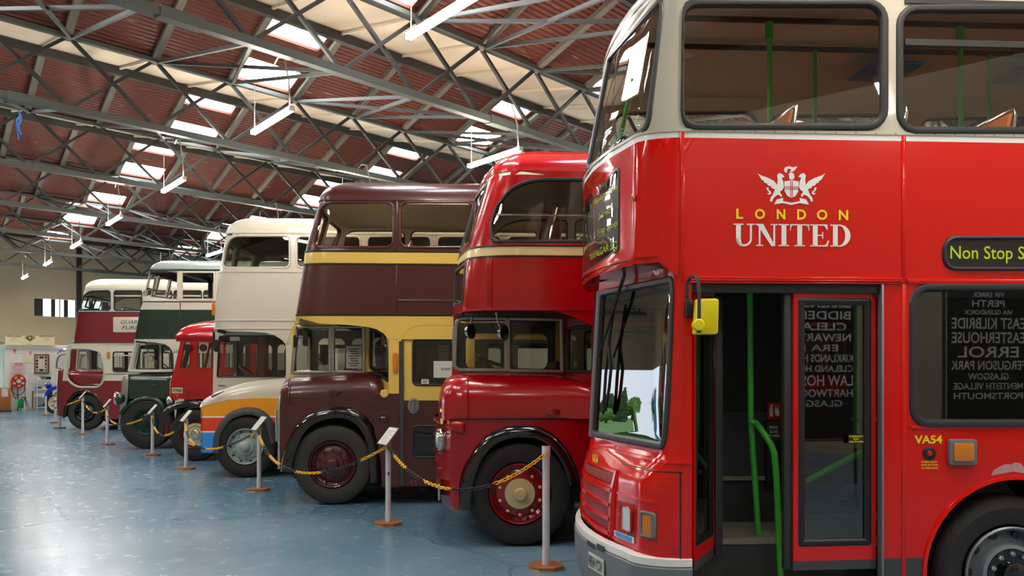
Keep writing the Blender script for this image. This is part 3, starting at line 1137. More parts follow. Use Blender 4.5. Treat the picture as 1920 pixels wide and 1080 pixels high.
# destination glass in the front panel
dA = up.px(1161, 316); dB = up.px(1159, 470)
dest = rpoly([(up.mir(dA[0]), dB[1], 0.02), (dA[0], dB[1], 0.02), (dA[0], dA[1], 0.02), (up.mir(dA[0]), dA[1], 0.02)], 4)
holes = uw + [[(up.mir(p), z) for p, z in w][::-1] for w in uw] + [fw_near, fw_far, dest]
pr = rear; pf = up.mir(rear)
outer = [(pf, Z0s), (up.mir(uc + 0.02), Z0s), (up.mir(uc - 0.35), Z0f), (uc - 0.35, Z0f), (uc + 0.02, Z0s), (pr, Z0s), (pr, Z1), (pf, Z1)]
def upmat(p, z):
    if z > zbg: return 0
    if z > zw: return 1
    return 2
zlines = [[(pf - 0.1, z), (pr + 0.1, z)] for z in (zbg, zw)]
ref = (up.cols(rear), [2.55 + 0.12 * k for k in range(15)])
panel(outer, holes, up, 0.05, upmat, 4, lines=zlines, refine=ref, inner=3).done('upper_deck_body', ['beige_paint', 'white_paint', 'red_gloss', 'interior_beige'], RN, angle=28)
roof(N, up, Z1, 0.24, 0.42, 0.34, rear, 'beige_paint', 'interior_beige', RN)
rfz = (up.cols(rear), [2.55 + 0.12 * k for k in range(15)])
for i, w in enumerate(uw):
    fr = win(RN, w, up, w=0.055, h=0.018, pane='upper_glass', name='window')
    if i > 0:      # opening top vent
        (u0, _), (u1, _) = (min(w), max(w))
        zz = zq(70)
        MB().box(u0 + 0.03, u1 - 0.03, -0.012, 0.0, zz - 0.02, zz + 0.02).done('vent_bar', 'rubber', fr)
        MB().box(u0 + 0.03, u1 - 0.03, -0.012, 0.0, 4.15, 4.18).done('vent_bar', 'rubber', fr)
    win(RN, [(up.mir(p), z) for p, z in w][::-1], up, w=0.05, h=0.012, pane='clear_glass', name='window')
for w in (fw_near, fw_far):
    win(RN, w, up, up.sp, w=0.045, h=0.012, pane='clear_glass', name='front_window', refine=rfz)
fr = win(RN, dest, up, up.sp, w=0.03, h=0.01, pane='sign_glass', name='destination_window', refine=rfz)
# blind behind the destination glass, with its lettering
blind = [(p * 1.0, z) for p, z in [(up.mir(dA[0]) + 0.02, dB[1] + 0.02), (dA[0] - 0.02, dB[1] + 0.02), (dA[0] - 0.02, dA[1] - 0.02), (up.mir(dA[0]) + 0.02, dA[1] - 0.02)]]
bl = panel(blind, [], lambda p, z, o: up(p, z, o - 0.035), 0.01, lambda a, b: 0, 1, refine=rfz).done('destination_blind', 'blind_black', RN)
DW = dA[0] - up.mir(dA[0]); DH = dA[1] - dB[1]
for s_, a, b_, c, d in (('Rail Replacement', 0.44, 0.96, 0.75, 0.87), ('Service', 0.68, 0.90, 0.53, 0.62), ('Non Stop', 0.66, 0.94, 0.31, 0.41), ('TRAFALGAR SQ', 0.45, 0.95, 0.04, 0.15)):
    word_parts(s_, lambda x, y: up(up.mir(dA[0]) + DW * (a + (b_ - a) * x), dB[1] + DH * (c + (d - c) * y), -0.03), 'blind_lettering', 'lime_letter', bl, 0.012)
# trims
for z, h, m in ((zq(244), 0.010, 'beige_paint'),):
    pts = [(pr, z - 0.011), (pr, z + 0.011)]
    rows = [[up(p, zz, o) for p in [pr, 4, 2, 0, uc] + [uc - 0.125 * k for k in range(1, 25)] + [up.mir(0), pf]] for zz, o in ((z - 0.011, 0), (z - 0.009, 0.006), (z + 0.009, 0.006), (z + 0.011, 0))]
    MB().grid(rows).done('waist_rail', m, RN)
for x in (1279, 1694, 2110):     # vertical cover strips with rivets
    u = N.q(x, 400)[0]
    boxo('cover_strip', u - 0.014, u + 0.014, -0.006, 0.0, Z0s + 0.01, zbg, 'red_gloss', RN, 0.003)
    m_ = MB()
    for k in range(8):
        m_.lathe([(0.004, 0.002), (0.004, -0.009), (0.001, -0.011)], (u, 0, Z0s + 0.07 + k * 0.12), 'y', 6)
    m_.done('rivets', 'red_gloss', RN)['kind'] = 'stuff'
m_ = MB()
for k in range(36):
    m_.lathe([(0.004, 0.0), (0.004, -0.008)], (uc + 0.06 + k * 0.13, 0, zq(244.5)), 'y', 6)
m_.done('rail_rivets', 'skirt_grey', RN)['kind'] = 'stuff'
for (y0, y1, d) in ((518, 523, 0.012), (523.5, 527, 0.02), (527.5, 531, 0.014)):
    boxo('cove_moulding', uc + 0.03, N.q(1690, 520)[0], -d, 0.001, zq(y1), zq(y0), 'red_gloss', RN, 0.004)
boxo('cove_moulding', N.q(1700, 520)[0], rear, -0.012, 0.001, zq(530), zq(520), 'red_gloss', RN, 0.004)
# front lip moulding above the windscreen recess
lp = [uc - 0.35 - 0.0825 * k for k in range(0, 29)]
rows = [[up(p, Z0f + zz, o) for p in lp] for zz, o in ((0.05, 0.0), (0.05, 0.008), (0.035, 0.008), (0.035, 0.0))]
MB().grid(rows).done('lip_moulding', 'red_gloss', RN)
up2 = Shell(N, uc, uc - 0.27, 0.26, 0.20)
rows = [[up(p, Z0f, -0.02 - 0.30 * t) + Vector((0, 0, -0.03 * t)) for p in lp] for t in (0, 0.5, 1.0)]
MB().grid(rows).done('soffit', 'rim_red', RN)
# small marker lamp on the front corner
mp = up.px(1190, 371)
c_ = up(mp[0], mp[1])
MB().lathe([(0.022, 0.0), (0.024, -0.012), (0.016, -0.022)], (0, 0, 0), 'x', 12).done('marker_lamp', 'amber', RN).location = (c_.x, c_.y, c_.z)

# ---- lettering and crest on the side
def sidefn(x0, y0, x1, y1, off=0.004):
    a = N.q(x0, y1); b_ = N.q(x1, y0)
    return lambda x, y: (a[0] + (b_[0] - a[0]) * x, -off, a[1] + (b_[1] - a[1]) * y)
lx = [(1380, 1393), (1415, 1434), (1456, 1472), (1494, 1511), (1531, 1551), (1572, 1590)]
for ch, (a, b_) in zip('LONDON', lx):
    text_mb(ch, sidefn(a, 391.5 + (a - 1380) * 0.013, b_, 410.5 + (a - 1380) * 0.013), 0.03).done('yellow_letter', 'sticker_yellow', RN, angle=0)
def serif_word():
    """UNITED in a bold bracketed serif, unit-height letters"""
    polys = []
    def R(ox, *rs):
        for (a, b_, c, d) in rs: polys.append([(ox + a, c), (ox + b_, c), (ox + b_, d), (ox + a, d)])
    def arcband(cx, cy, ro, ri, a0, a1, n=14):
        for k in range(n):
            t0 = math.radians(a0 + (a1 - a0) * k / n); t1 = math.radians(a0 + (a1 - a0) * (k + 1) / n)
            polys.append([(cx + ro[0] * math.cos(t0), cy + ro[1] * math.sin(t0)), (cx + ro[0] * math.cos(t1), cy + ro[1] * math.sin(t1)),
                          (cx + ri[0] * math.cos(t1), cy + ri[1] * math.sin(t1)), (cx + ri[0] * math.cos(t0), cy + ri[1] * math.sin(t0))])
    s = 0.055
    x = 0.0       # U
    R(x, (0.11, 0.33, 0.32, 1), (0, 0.45, 1 - s, 1), (0.74, 0.83, 0.34, 1), (0.6, 0.96, 1 - s, 1))
    arcband(x + 0.47, 0.33, (0.36, 0.35), (0.27, 0.26), 180, 360)
    arcband(x + 0.40, 0.33, (0.29, 0.35), (0.07, 0.24), 180, 270)
    x = 1.0       # N
    R(x, (0.14, 0.22, 0, 1), (0.02, 0.34, 0, s), (0.80, 0.88, 0, 1), (0.68, 1.0, 1 - s, 1), (0.0, 0.3, 1 - s, 1))
    polys.append([(x + 0.08, 1), (x + 0.34, 1), (x + 0.88, 0.0), (x + 0.78, 0.0)]); polys.append([(x + 0.08, 1), (x + 0.78, 0.0), (x + 0.72, 0.0), (x + 0.1, 0.92)])
    x = 2.05      # I
    R(x, (0.12, 0.34, 0, 1), (0, 0.46, 0, s), (0, 0.46, 1 - s, 1))
    x = 2.56      # T
    R(x, (0.33, 0.55, 0, 1), (0.2, 0.68, 0, s), (0, 0.88, 1 - s, 1), (0, 0.04, 0.72, 1), (0.84, 0.88, 0.72, 1))
    polys.append([(x, 1), (x, 0.74), (x + 0.1, 0.93), (x + 0.2, 0.95)]); polys.append([(x + 0.88, 1), (x + 0.88, 0.74), (x + 0.78, 0.93), (x + 0.68, 0.95)])
    x = 3.48      # E
    R(x, (0.12, 0.34, 0, 1), (0, 0.8, 0, s), (0, 0.78, 1 - s, 1), (0.3, 0.58, 0.48, 0.53), (0.55, 0.59, 0.36, 0.65))
    polys.append([(x + 0.8, 0), (x + 0.86, 0.28), (x + 0.82, 0.28), (x + 0.7, 0.08), (x + 0.55, s)]); polys.append([(x + 0.78, 1), (x + 0.8, 0.74), (x + 0.77, 0.74), (x + 0.66, 0.92), (x + 0.55, 1 - s)])
    x = 4.40      # D
    R(x, (0.12, 0.34, 0, 1), (0, 0.45, 0, s), (0, 0.45, 1 - s, 1))
    arcband(x + 0.40, 0.5, (0.52, 0.5), (0.28, 0.445), -90, 90, 20)
    return polys, 5.32
polys, wtot = serif_word()
fn = sidefn(1375, 421.5, 1594, 461)
lets = {}
for p in polys:
    k = sum(1 for x0 in (0.98, 2.03, 2.54, 3.46, 4.38) if sum(q[0] for q in p) / len(p) > x0)
    lets.setdefault(k, MB()).add([fn(x / wtot, y) for x, y in p], [list(range(len(p)))])
for k in sorted(lets):
    lets[k].done('white_letter', 'print_white', RN, angle=0)
# crest: two winged beasts holding a shield below a plumed helm
wingp = [(265, 150), (290, 164), (330, 178), (368, 198), (386, 222), (376, 250), (352, 240), (345, 228), (330, 226), (322, 212), (308, 208), (300, 194), (288, 188), (280, 172)]
body = [(386, 162), (398, 148), (418, 154), (432, 172), (414, 178), (424, 200), (428, 236), (416, 256), (402, 264), (416, 284), (412, 298), (396, 282), (378, 290), (362, 306), (354, 326), (342, 322), (346, 300), (360, 282), (368, 262), (374, 246), (386, 224), (390, 190)]
tail = [(318, 238), (334, 238), (332, 252), (346, 262), (350, 274), (336, 282), (320, 272), (330, 274), (340, 268), (326, 258)]
shieldp = [(430, 200), (475, 192), (520, 200), (518, 260), (500, 290), (475, 303), (450, 290), (432, 260)]
helm = [(458, 152), (475, 142), (490, 152), (494, 176), (482, 190), (462, 186)]
plume = [(428, 128), (436, 112), (458, 105), (484, 112), (512, 106), (502, 124), (486, 138), (462, 142), (476, 126), (456, 120), (446, 130), (448, 148), (434, 142)]
scroll = [(368, 342), (384, 312), (424, 302), (422, 322), (475, 332), (528, 322), (526, 302), (566, 312), (584, 344), (526, 334), (475, 346), (424, 334)]
def crest_pt(x, y, off):
    u, z = N.q(1340 + x / 3.31, 280 + y / 3.31)
    return (u, -off, z)
m_ = MB()
mirp = lambda P: [(950 - x, y) for x, y in P]
from mathutils.geometry import tessellate_polygon
for P in (wingp, mirp(wingp), body, mirp(body), tail, mirp(tail), shieldp, helm, plume, scroll):
    tr = tessellate_polygon([[Vector((x, y, 0)) for x, y in P]])
    m_.add([crest_pt(x, y, 0.004) for x, y in P], [list(t) for t in tr])
cr = m_.done('crest', 'print_white', RN, angle=0)
m_ = MB()
for P in ([(468, 196), (472, 196), (472, 300), (468, 298)], [(478, 196), (482, 196), (482, 298), (478, 300)], [(431, 232), (519, 232), (519, 236), (431, 236)], [(431, 244), (519, 244), (519, 248), (431, 248)]):
    m_.add([crest_pt(x, y, 0.006) for x, y in P], [(0, 1, 2, 3)])
m_.done('crest_cross', 'print_red', cr, angle=0)
# side destination box
so = N.P(rrect(1770, 446, 2020, 504, 22))
fr = win(RN, so, up, w=0.03, h=0.02, pane='dark_glass', name='side_destination_window')
sb_ = [N.q(1774, 500), N.q(2016, 450)]
bo = boxo('side_blind', sb_[0][0], sb_[1][0], -0.004, -0.001, sb_[0][1], sb_[1][1], 'blind_black', RN)
fn = sidefn(1781, 463, 1990, 493, 0.006)
word_parts('Non Stop Station', fn, 'blind_lettering', 'lime_letter', bo, 0.005)

# ---- lower deck: front, far side
lo = Shell(N, uc, lerp_table([(0.2, uc - 0.27), (1.10, uc - 0.255), (1.20, uc - 0.20), (1.28, uc - 0.13), (2.5, uc - 0.07)]), 0.20, lerp_table([(0.2, 0.17), (1.12, 0.17), (1.28, 0.28), (2.6, 0.27)]), lerp_table([(0.9, 0.0), (1.28, 1.0)]))
ud = N.q(1297, 700)[0]
ZS = 0.63
wsn = lo.PX([(1262, 530), (1240, 838)])
wz1 = lo.px(1258, 524)[1]; wz0 = lo.px(1236, 838)[1] + 0.005
wpn = lo.px(1258, 600)[0]
ws_near = rpoly([(lo.uc - 1.5 + 0.02, wz0, 0.03), (wpn - 0.09, wz0, 0.1), (wpn, wz0 + 0.25, 0.14), (wpn + 0.02, wz1, 0.12), (lo.uc - 1.5 + 0.02, wz1, 0.03)], 5)
ws_far = [(lo.mir(p), z) for p, z in ws_near][::-1]
lwin = N.P(rrect(1712, 538, 2080, 795, 30))
far_l = []
fe = N.q(1590, 650, N.W)[0]
for k in range(-1, 5):
    w_ = rrect(fe - 1.28 + pitch * k, 1.55, fe + pitch * k, N.q(1550, 600, N.W)[1], 0.09)
    far_l.append([(lo.mir(p), z) for p, z in w_][::-1])
grA = lo.px(1106, 872); grB = lo.px(1150, 908)
g1 = [lo.px(1108, 871), lo.px(1148, 884), lo.px(1148, 910), lo.px(1106, 893)]
def prect(shell, x0, y0, x1, y1, yb0, yb1=None):
    pass
hl = lo.PX([(1157, 944), (1189, 950), (1189, 1004), (1157, 990)])
ind = lo.PX([(1191, 950), (1232, 962), (1232, 1018), (1191, 1006)])
outer = [(lo.mir(rear), ZS), (ud, ZS), (ud, Z0s), (uc + 0.01, Z0s), (uc - 0.35, Z0f), (lo.mir(uc - 0.35), Z0f), (lo.mir(uc), Z0s), (lo.mir(rear), Z0s)]
ref2 = ([lo.uc - 3 + k * 0.0625 for k in range(49)], [0.65, 0.75, 0.85, 0.95, 1.03, 1.1, 1.15, 1.20, 1.24, 1.28, 1.4, 1.6, 1.8, 2.0, 2.2, 2.4, 2.48])
panel(outer, far_l + [ws_near, ws_far], lo, 0.04, lambda p, z: 0, 2, refine=ref2, inner=1).done('lower_front_body', ['red_gloss', 'dark_interior'], RN, angle=28)
for w, lb in ((ws_near, 1), (ws_far, 0)):
    win(RN, w, lo, lo.sp, w=0.05, h=0.016, pane='screen_glass', name='windscreen', refine=ref2)
rows = [[lo(uc - 1.5 + d, wz0 - 0.02 + (wz1 - wz0 + 0.04) * k / 10, o) for k in range(11)] for d, o in ((-0.022, 0.004), (-0.014, 0.02), (0.014, 0.02), (0.022, 0.004))]
MB().grid(rows).done('windscreen_pillar', 'steel_rim', RN)
for w in far_l:
    win(RN, w, lo, w=0.05, h=0.012, pane='clear_glass', name='window')
# fascia mouldings of the front panel
def strip(shell, z, dz, o, p0, p1, mat, name, n=24):
    rows = [[shell(p0 + (p1 - p0) * k / n, zz, oo) for k in range(n + 1)] for zz, oo in ((z - dz, 0.0), (z - dz * 0.8, o), (z + dz * 0.8, o), (z + dz, 0.0))]
    return MB().grid(rows).done(name, mat, RN)
ztr = lo.px(1255, 866)[1]
strip(lo, ztr, 0.012, 0.008, ud, lo.mir(uc - 0.05), 'red_gloss', 'fascia_moulding')
def patch(shell, pts, o, th, mat, name, parent=None, refine=None, rad=0.0, px=True):
    P = shell.PX(pts) if px else pts
    return panel(P, [], lambda p, z, oo: shell(p, z, o + oo), th, lambda a, b: 0, 1, refine=refine).done(name, mat, parent or RN, angle=30)
# radiator grilles: recessed dull mesh behind proud slats
zg = [lo.px(1148, y)[1] for y in (884, 908, 918, 944, 972, 1000)]
pg1 = lo.px(1149, 930)[0]; pg0 = lo.mir(pg1)
def gr(p0, p1, z0, z1, o, mat, name, th=0.008, parent=None):
    return panel([(p0, z0), (p1, z0), (p1, z1), (p0, z1)], [], lambda p, z, oo: lo(p, z, o + 0.008 + oo), th, lambda a, b: 0, 1, refine=([p0 + (p1 - p0) * (k + 0.5) / 24 for k in range(24)], [z0 + (z1 - z0) * (k + 0.5) / 5 for k in range(5)])).done(name, mat, parent or RN, angle=30)
gr(pg0 + 0.05, pg1 - 0.01, zg[1], zg[0], 0.004, 'red_dull_grille', 'upper_grille')
strip(lo, zg[1] - 0.01, 0.012, 0.02, pg0 + 0.03, pg1, 'red_gloss', 'grille_frame')
strip(lo, zg[0] + 0.01, 0.012, 0.02, pg0 + 0.03, pg1, 'red_gloss', 'grille_frame')
gr(pg0, pg1 - 0.01, zg[5], zg[2], 0.004, 'red_dull_grille', 'lower_grille')
for k in range(4):
    z = zg[5] + (zg[2] - zg[5]) * k / 3
    strip(lo, z, 0.016, 0.03, pg0 - 0.01, pg1 + 0.005, 'red_gloss', 'grille_slat')
for p in (pg0 - 0.008, pg1 + 0.006):
    rows = [[lo(p + d, zg[5] - 0.02 + (zg[0] + 0.04 - zg[5]) * k / 4, o) for k in range(5)] for d, o in ((-0.012, 0), (-0.008, 0.024), (0.008, 0.024), (0.012, 0))]
    MB().grid(rows).done('grille_frame', 'red_gloss', RN)
# panel joints round the headlamp panel
zj0 = lo.px(1278, 886)[1]
for (xa, ya, xb, yb) in ((1154, 876, 1232, 892),):
    pass
boxo('panel_joint', N.q(1276, 900)[0] - 0.004, N.q(1276, 900)[0] + 0.004, -0.002, 0.001, ZS, zj0, 'black_trim', RN)
strip(lo, zj0, 0.004, 0.0015, N.q(1276, 900)[0], pg1 + 0.01, 'black_trim', 'panel_joint')
strip(lo, lo.px(1200, 938)[1], 0.008, 0.006, lo.px(1230, 940)[0], pg1 + 0.01, 'red_gloss', 'headlamp_brow')
# headlamp and indicator
def lamp_unit(x0, y0, x1, y1, skew, frame, lens, name, fw=0.02):
    P = lo.PX(rpoly([(x0, y0, 4), (x1, y0 + skew, 4), (x1, y1 + skew, 4), (x0, y1, 4)], 3))
    fr = ring(P, fw, 0.014, lo, lo.sp, base=0.006).done(name, frame, RN)
    panel(P, [], lambda p, z, o: lo(p, z, 0.008 + o), 0.004, lambda a, b: 0, 1).done('lens', lens, fr, angle=30)
    return fr
patch(lo, [(1158, 938), (1190, 946), (1190, 1010), (1158, 996)], 0.002, 0.002, 'red_dull_grille', 'headlamp_recess')
patch(lo, [(1193, 946), (1232, 956), (1232, 1020), (1193, 1008)], 0.002, 0.002, 'red_dull_grille', 'indicator_recess')
lamp_unit(1167, 947, 1186, 992, 6, 'red_gloss', 'lens_clear', 'headlamp', 0.008)
lamp_unit(1204, 959, 1226, 1003, 5, 'bumper_grey', 'amber', 'front_indicator', 0.022)
patch(lo, [(1153, 994), (1190, 1008), (1190, 1020), (1153, 1004)], 0.006, 0.003, 'white_paint', 'sticker')
patch(lo, [(1156, 996), (1186, 1008), (1186, 1017), (1156, 1003)], 0.009, 0.001, 'blue_sticker', 'sticker_print')
a = lo.px(1112, 864); b_ = lo.px(1124, 850)
text_mb('VA54', lambda x, y: lo(a[0] + (b_[0] - a[0]) * x, a[1] - 0.015 + 0.07 * y, 0.006), 0.03).done('fleet_number', 'sticker_yellow', RN, angle=0)
# white band and bumper
bu = Shell(N, uc, uc - 0.31, 0.23, 0.18)
rows = [[bu(p, z, o) for p in [ud, uc + 0.02] + [uc - 0.1 * k for k in range(31)]] for z, o in ((0.585, 0.0), (0.59, 0.012), (0.635, 0.012), (0.65, -0.03))]
MB().grid(rows).done('white_band', 'white_paint', RN)
rows = [[bu(p, z, o) for p in [ud, uc + 0.02] + [uc - 0.1 * k for k in range(31)]] for z, o in ((0.25, -0.05), (0.27, -0.01), (0.36, 0.015), (0.52, 0.02), (0.575, 0.02), (0.59, 0.0), (0.59, -0.05))]
MB().grid(rows).done('bumper', 'bumper_grey', RN)
for k in (0, 1):
    a = bu.px(1106 + k * 18, 1012 + 6 * k); b_ = bu.px(1120 + k * 18, 1030 + 6 * k)
    panel([(a[0], b_[1]), (b_[0], b_[1]), (b_[0], a[1]), (a[0], a[1])], [], lambda p, z, o: bu(p, z, 0.022 + o), 0.003, lambda a, b: 0, 1).done('bumper_slot', 'black_trim', RN)
a = bu.px(1111, 1064); b_ = bu.px(1139, 1034)
np_ = panel([(a[0], a[1] + 0.005), (b_[0], a[1] + 0.005), (b_[0], a[1] + 0.115), (a[0], a[1] + 0.115)], [], lambda p, z, o: bu(p, z, 0.03 + o), 0.006, lambda a, b: 0, 1).done('number_plate', 'plate_white', RN)
text_mb('R954 YOV', lambda x, y: bu(a[0] + (b_[0] - a[0]) * (0.05 + 0.9 * x), a[1] + 0.02 + 0.08 * y, 0.033), 0.02).done('plate_lettering', 'ink', np_, angle=0)
# wipers
def wiper(px_pts, blade, off=0.05):
    pts = [lo(*lo.px(x, y), off) for x, y in px_pts]
    w = MB().tube(pts, 0.009, 6).done('wiper_arm', 'black_trim', RN)
    pts = [lo(*lo.px(x, y), 0.035) for x, y in blade]
    MB().tube(pts, 0.012, 6).done('wiper_blade', 'black_trim', w)
wiper([(1184, 516), (1176, 540), (1158, 595), (1134, 668)], [(1160, 570), (1150, 640), (1144, 700), (1139, 776)])
wiper([(1182, 516), (1170, 550), (1150, 620)], [(1148, 640), (1154, 690), (1150, 730), (1143, 770)])
pts = [lo(uc - 1.5 - 0.12 - 0.02 * k, 2.42 - 0.21 * k, 0.05) for k in range(4)]
w_ = MB().tube(pts, 0.009, 6).done('wiper_arm', 'black_trim', RN)
MB().tube([lo(uc - 1.58 - 0.01 * k, 2.0 - 0.15 * k, 0.035) for k in range(5)], 0.012, 6).done('wiper_blade', 'black_trim', w_)

# ---- near side behind the doorway
ub = N.q(1655, 700)[0]
wu, wz = N.q(1905, 1060)
wz = 0.52
R_arch = 0.60
ZK = zq(1052)
arch = [(0.0 + R_arch * math.cos(math.radians(t)), wz + R_arch * math.sin(math.radians(t))) for t in range(-15, 196, 7)]
outer = [(ub, 0.32), (-R_arch * 1.0, 0.32)] + [p for p in arch[::-1]] + [(R_arch, 0.32), (rear, 0.32), (rear, Z0s), (ub, Z0s)]
ln = [[(p + pitch * k, z) for p, z in lwin] for k in range(4)]
plate(N, outer, ln, 0.0, 0.05, ['red_gloss', 'skirt_grey', 'dark_interior'], lambda p, z: 1 if z < ZK else 0, 'side_body', lines=[[(ub - 1, ZK), (rear + 1, ZK)]], inner=2)
for w in ln:
    win(RN, w, flat(0), w=0.06, h=0.018, pane='dark_glass', name='window')
# arch lip
rows = [[(p[0] * s_, -o, wz + (p[1] - wz) * s_) for p in arch] for s_, o in ((1.04, -0.002), (1.035, 0.014), (1.0, 0.016), (0.99, 0.0), (0.985, -0.06))]
MB().grid(rows).done('arch_lip', 'red_gloss', RN)
rows = [[(p[0] * 1.02, v, wz + (p[1] - wz) * 1.02) for p in arch] for v in (0.02, 0.7)]
MB().grid(rows).done('wheel_box', 'dark_interior', RN)
boxo('side_moulding', N.q(1707, 800)[0], rear, -0.008, 0.001, zq(806), zq(800), 'red_gloss', RN, 0.003)
boxo('cover_strip', N.q(1694, 800)[0] - 0.014, N.q(1694, 800)[0] + 0.014, -0.005, 0.001, 0.5, Z0s, 'red_gloss', RN, 0.002)
boxo('pillar_edge', ub - 0.012, ub + 0.004, -0.012, 0.05, 0.32, Z0s, 'steel_rim', RN, 0.003)
st = dict(rim='steel_rim', hub='black_gloss', prof=[(0.302, 0.02), (0.308, -0.006), (0.298, -0.012), (0.285, 0.0), (0.275, 0.06), (0.262, 0.085), (0.225, 0.06), (0.195, 0.02), (0.188, 0.0), (0.165, -0.006), (0.16, 0.01)],
          hubprof=[(0.163, 0.012), (0.16, -0.004), (0.085, -0.004), (0.08, -0.05), (0.055, -0.06)], nuts=(10, 0.43, 0.018, -0.012, 'alloy'), holes=(10, 0.80, 0.028, 0.062))
wheel(N, 0.0, 0.50, 0.505, 0.31, st, v=0.05, tread=False, n=48)
wheel(N, 5.2, 0.50, 0.505, 0.31, dict(rim='steel_rim', hub='black_gloss'), v=0.05, tread=False, n=40)
for u_ in (0.0, 5.2):
    ty = wheel(N, u_, 0.50, 0.505, 0.31, dict(rim='steel_rim', hub='black_gloss'), v=N.W - 0.31, tread=False, n=32)
# side repeater, fleet number, emergency button
P_ = N.P(rrect(1776, 823, 1827, 871, 5))
fr = MB().prism(P_, -0.03, 0.0).done('side_indicator', 'bumper_grey', RN, bevel=0.004)
P_ = N.P(rrect(1783, 830, 1820, 864, 3))
MB().prism(P_, -0.04, -0.03).done('lens', 'amber', fr, bevel=0.003)
text_mb('VA54', sidefn(1714, 816, 1766, 832), 0.03).done('fleet_number', 'sticker_yellow', RN, angle=0)
bu_, bz_ = N.q(1742, 850)
eb = MB().lathe([(0.042, 0.0), (0.042, -0.008), (0.036, -0.012), (0.02, -0.012), (0.02, -0.004)], (bu_, 0, bz_), 'y', 24).done('emergency_button', 'black_trim', RN)
MB().lathe([(0.018, 0.0), (0.018, -0.012), (0.012, -0.015)], (bu_, 0, bz_), 'y', 16).done('button', 'print_red', eb)
m_ = MB()
for i, s_ in enumerate(('IN EMERGENCY', 'PUSH BUTTON', 'TO OPEN DOOR')):
    text_mb(s_, sidefn(1727, 864 + i * 5.8, 1758, 867.8 + i * 5.8), 0.02, mb=m_)
m_.done('notice_lettering', 'sticker_yellow', RN, angle=0)
plain('primer_patch', '#B98C8C', 0.7, var=0.15, vscale=20)
m_ = MB()
P_ = N.P([(1858, 892), (1862, 882), (1875, 874), (1885, 870), (1896, 871), (1902, 867), (1912, 868), (1920, 876), (1930, 880), (1930, 889), (1900, 884)])
m_.add([(p, -0.002, z) for p, z in P_], [list(range(len(P_)))])
m_.done('bare_patch', 'primer_patch', RN, angle=0)
# exterior mirror on its bracket
A = N.q(1292, 590); 
mir_pts = [(1289, 585, 0.02), (1288, 530, 0.03), (1294, 521, 0.06), (1303, 517, 0.12), (1309, 524, 0.16), (1311, 545, 0.18), (1311, 624, 0.18)]
pts = []
for x, y, d in mir_pts:
    u, z = N.q(x, y, -d); pts.append((u, -d, z))
br = MB().tube(pts, 0.011, 8).done('mirror_bracket', 'rubber', RN)
u, z = N.q(1291, 579, -0.02)
boxo('bracket_mount', u - 0.022, u + 0.022, -0.05, 0.0, z - 0.055, z + 0.055, 'black_trim', br, 0.008)
P_ = [N.q(x, y, -0.17) for x, y in rpoly([(1309, 560, 3), (1350, 559, 6), (1348, 627, 6), (1304, 627, 4)], 4)]
mh = MB().prism(P_, -0.16, -0.08).done('mirror_head', 'mirror_yellow', RN, bevel=0.012)
u, z = N.q(1310, 609, -0.19)
MB().lathe([(0.036, 0.0), (0.036, -0.04), (0.03, -0.045)], (u, -0.16, z), 'y', 20).done('mirror_clamp', 'mirror_yellow', mh)

# ---- doorway, doors, interior
zt = zq(540); zb_ = zq(1110)
boxo('door_header', ud, ub, 0.02, 0.06, zq(548), Z0s, 'black_trim', RN)
def leaf(pa, pb, z0, z1, name, glassm='dark_glass'):
    """door leaf standing between two plan points (u,v); red frame, black rubber, pane"""
    pa = Vector(pa); pb = Vector(pb)
    L = (pb - pa).length; d = (pb - pa) / L
    n = Vector((d.y, -d.x))
    mp_ = lambda p, z, o: Vector((pa.x + d.x * p + n.x * o, pa.y + d.y * p + n.y * o, z))
    rim = [(0, z0), (L, z0), (L, z1), (0, z1)]
    hole = rpoly([(0.03, z0 + 0.15, 0.02), (L - 0.03, z0 + 0.15, 0.02), (L - 0.03, z1 - 0.035, 0.02), (0.03, z1 - 0.035, 0.02)], 3)
    fr = panel(rim, [hole], mp_, 0.035, lambda p, z: 1 if z < z0 + 0.06 else 0, 2, lines=[[(-0.1, z0 + 0.06), (L + 0.1, z0 + 0.06)]]).done(name, ['red_gloss', 'skirt_grey'], RN)
    ring(hole, 0.05, 0.006, mp_, inset=0.9).done('door_seal', 'black_trim', fr)
    panel(hole, [], lambda p, z, o: mp_(p, z, o - 0.015), 0, lambda a, b: 0, 1).done('door_pane', glassm, fr)
    return fr
z0d = zq(1075); z1d = zq(546)
leaf((N.q(1488, 700, 0.03)[0], 0.03), (N.q(1645, 700, 0.03)[0], 0.05), z0d, z1d, 'door_leaf')
la = N.q(1300, 700, 0.07)[0]
leaf((la, 0.05), (N.q(1339, 700, 0.45)[0], 0.45), z0d, z1d, 'door_leaf')
for (x0, x1, v0, v1) in ((1341, 1356, 0.45, 0.47), (1470, 1489, 0.05, 0.10)):
    a = N.q(x0, 700, v0)[0]; b_ = N.q(x1, 700, v0)[0]
    boxo('door_rubber', a, b_, v0, v1, z0d, z1d, 'rubber', RN, 0.008)
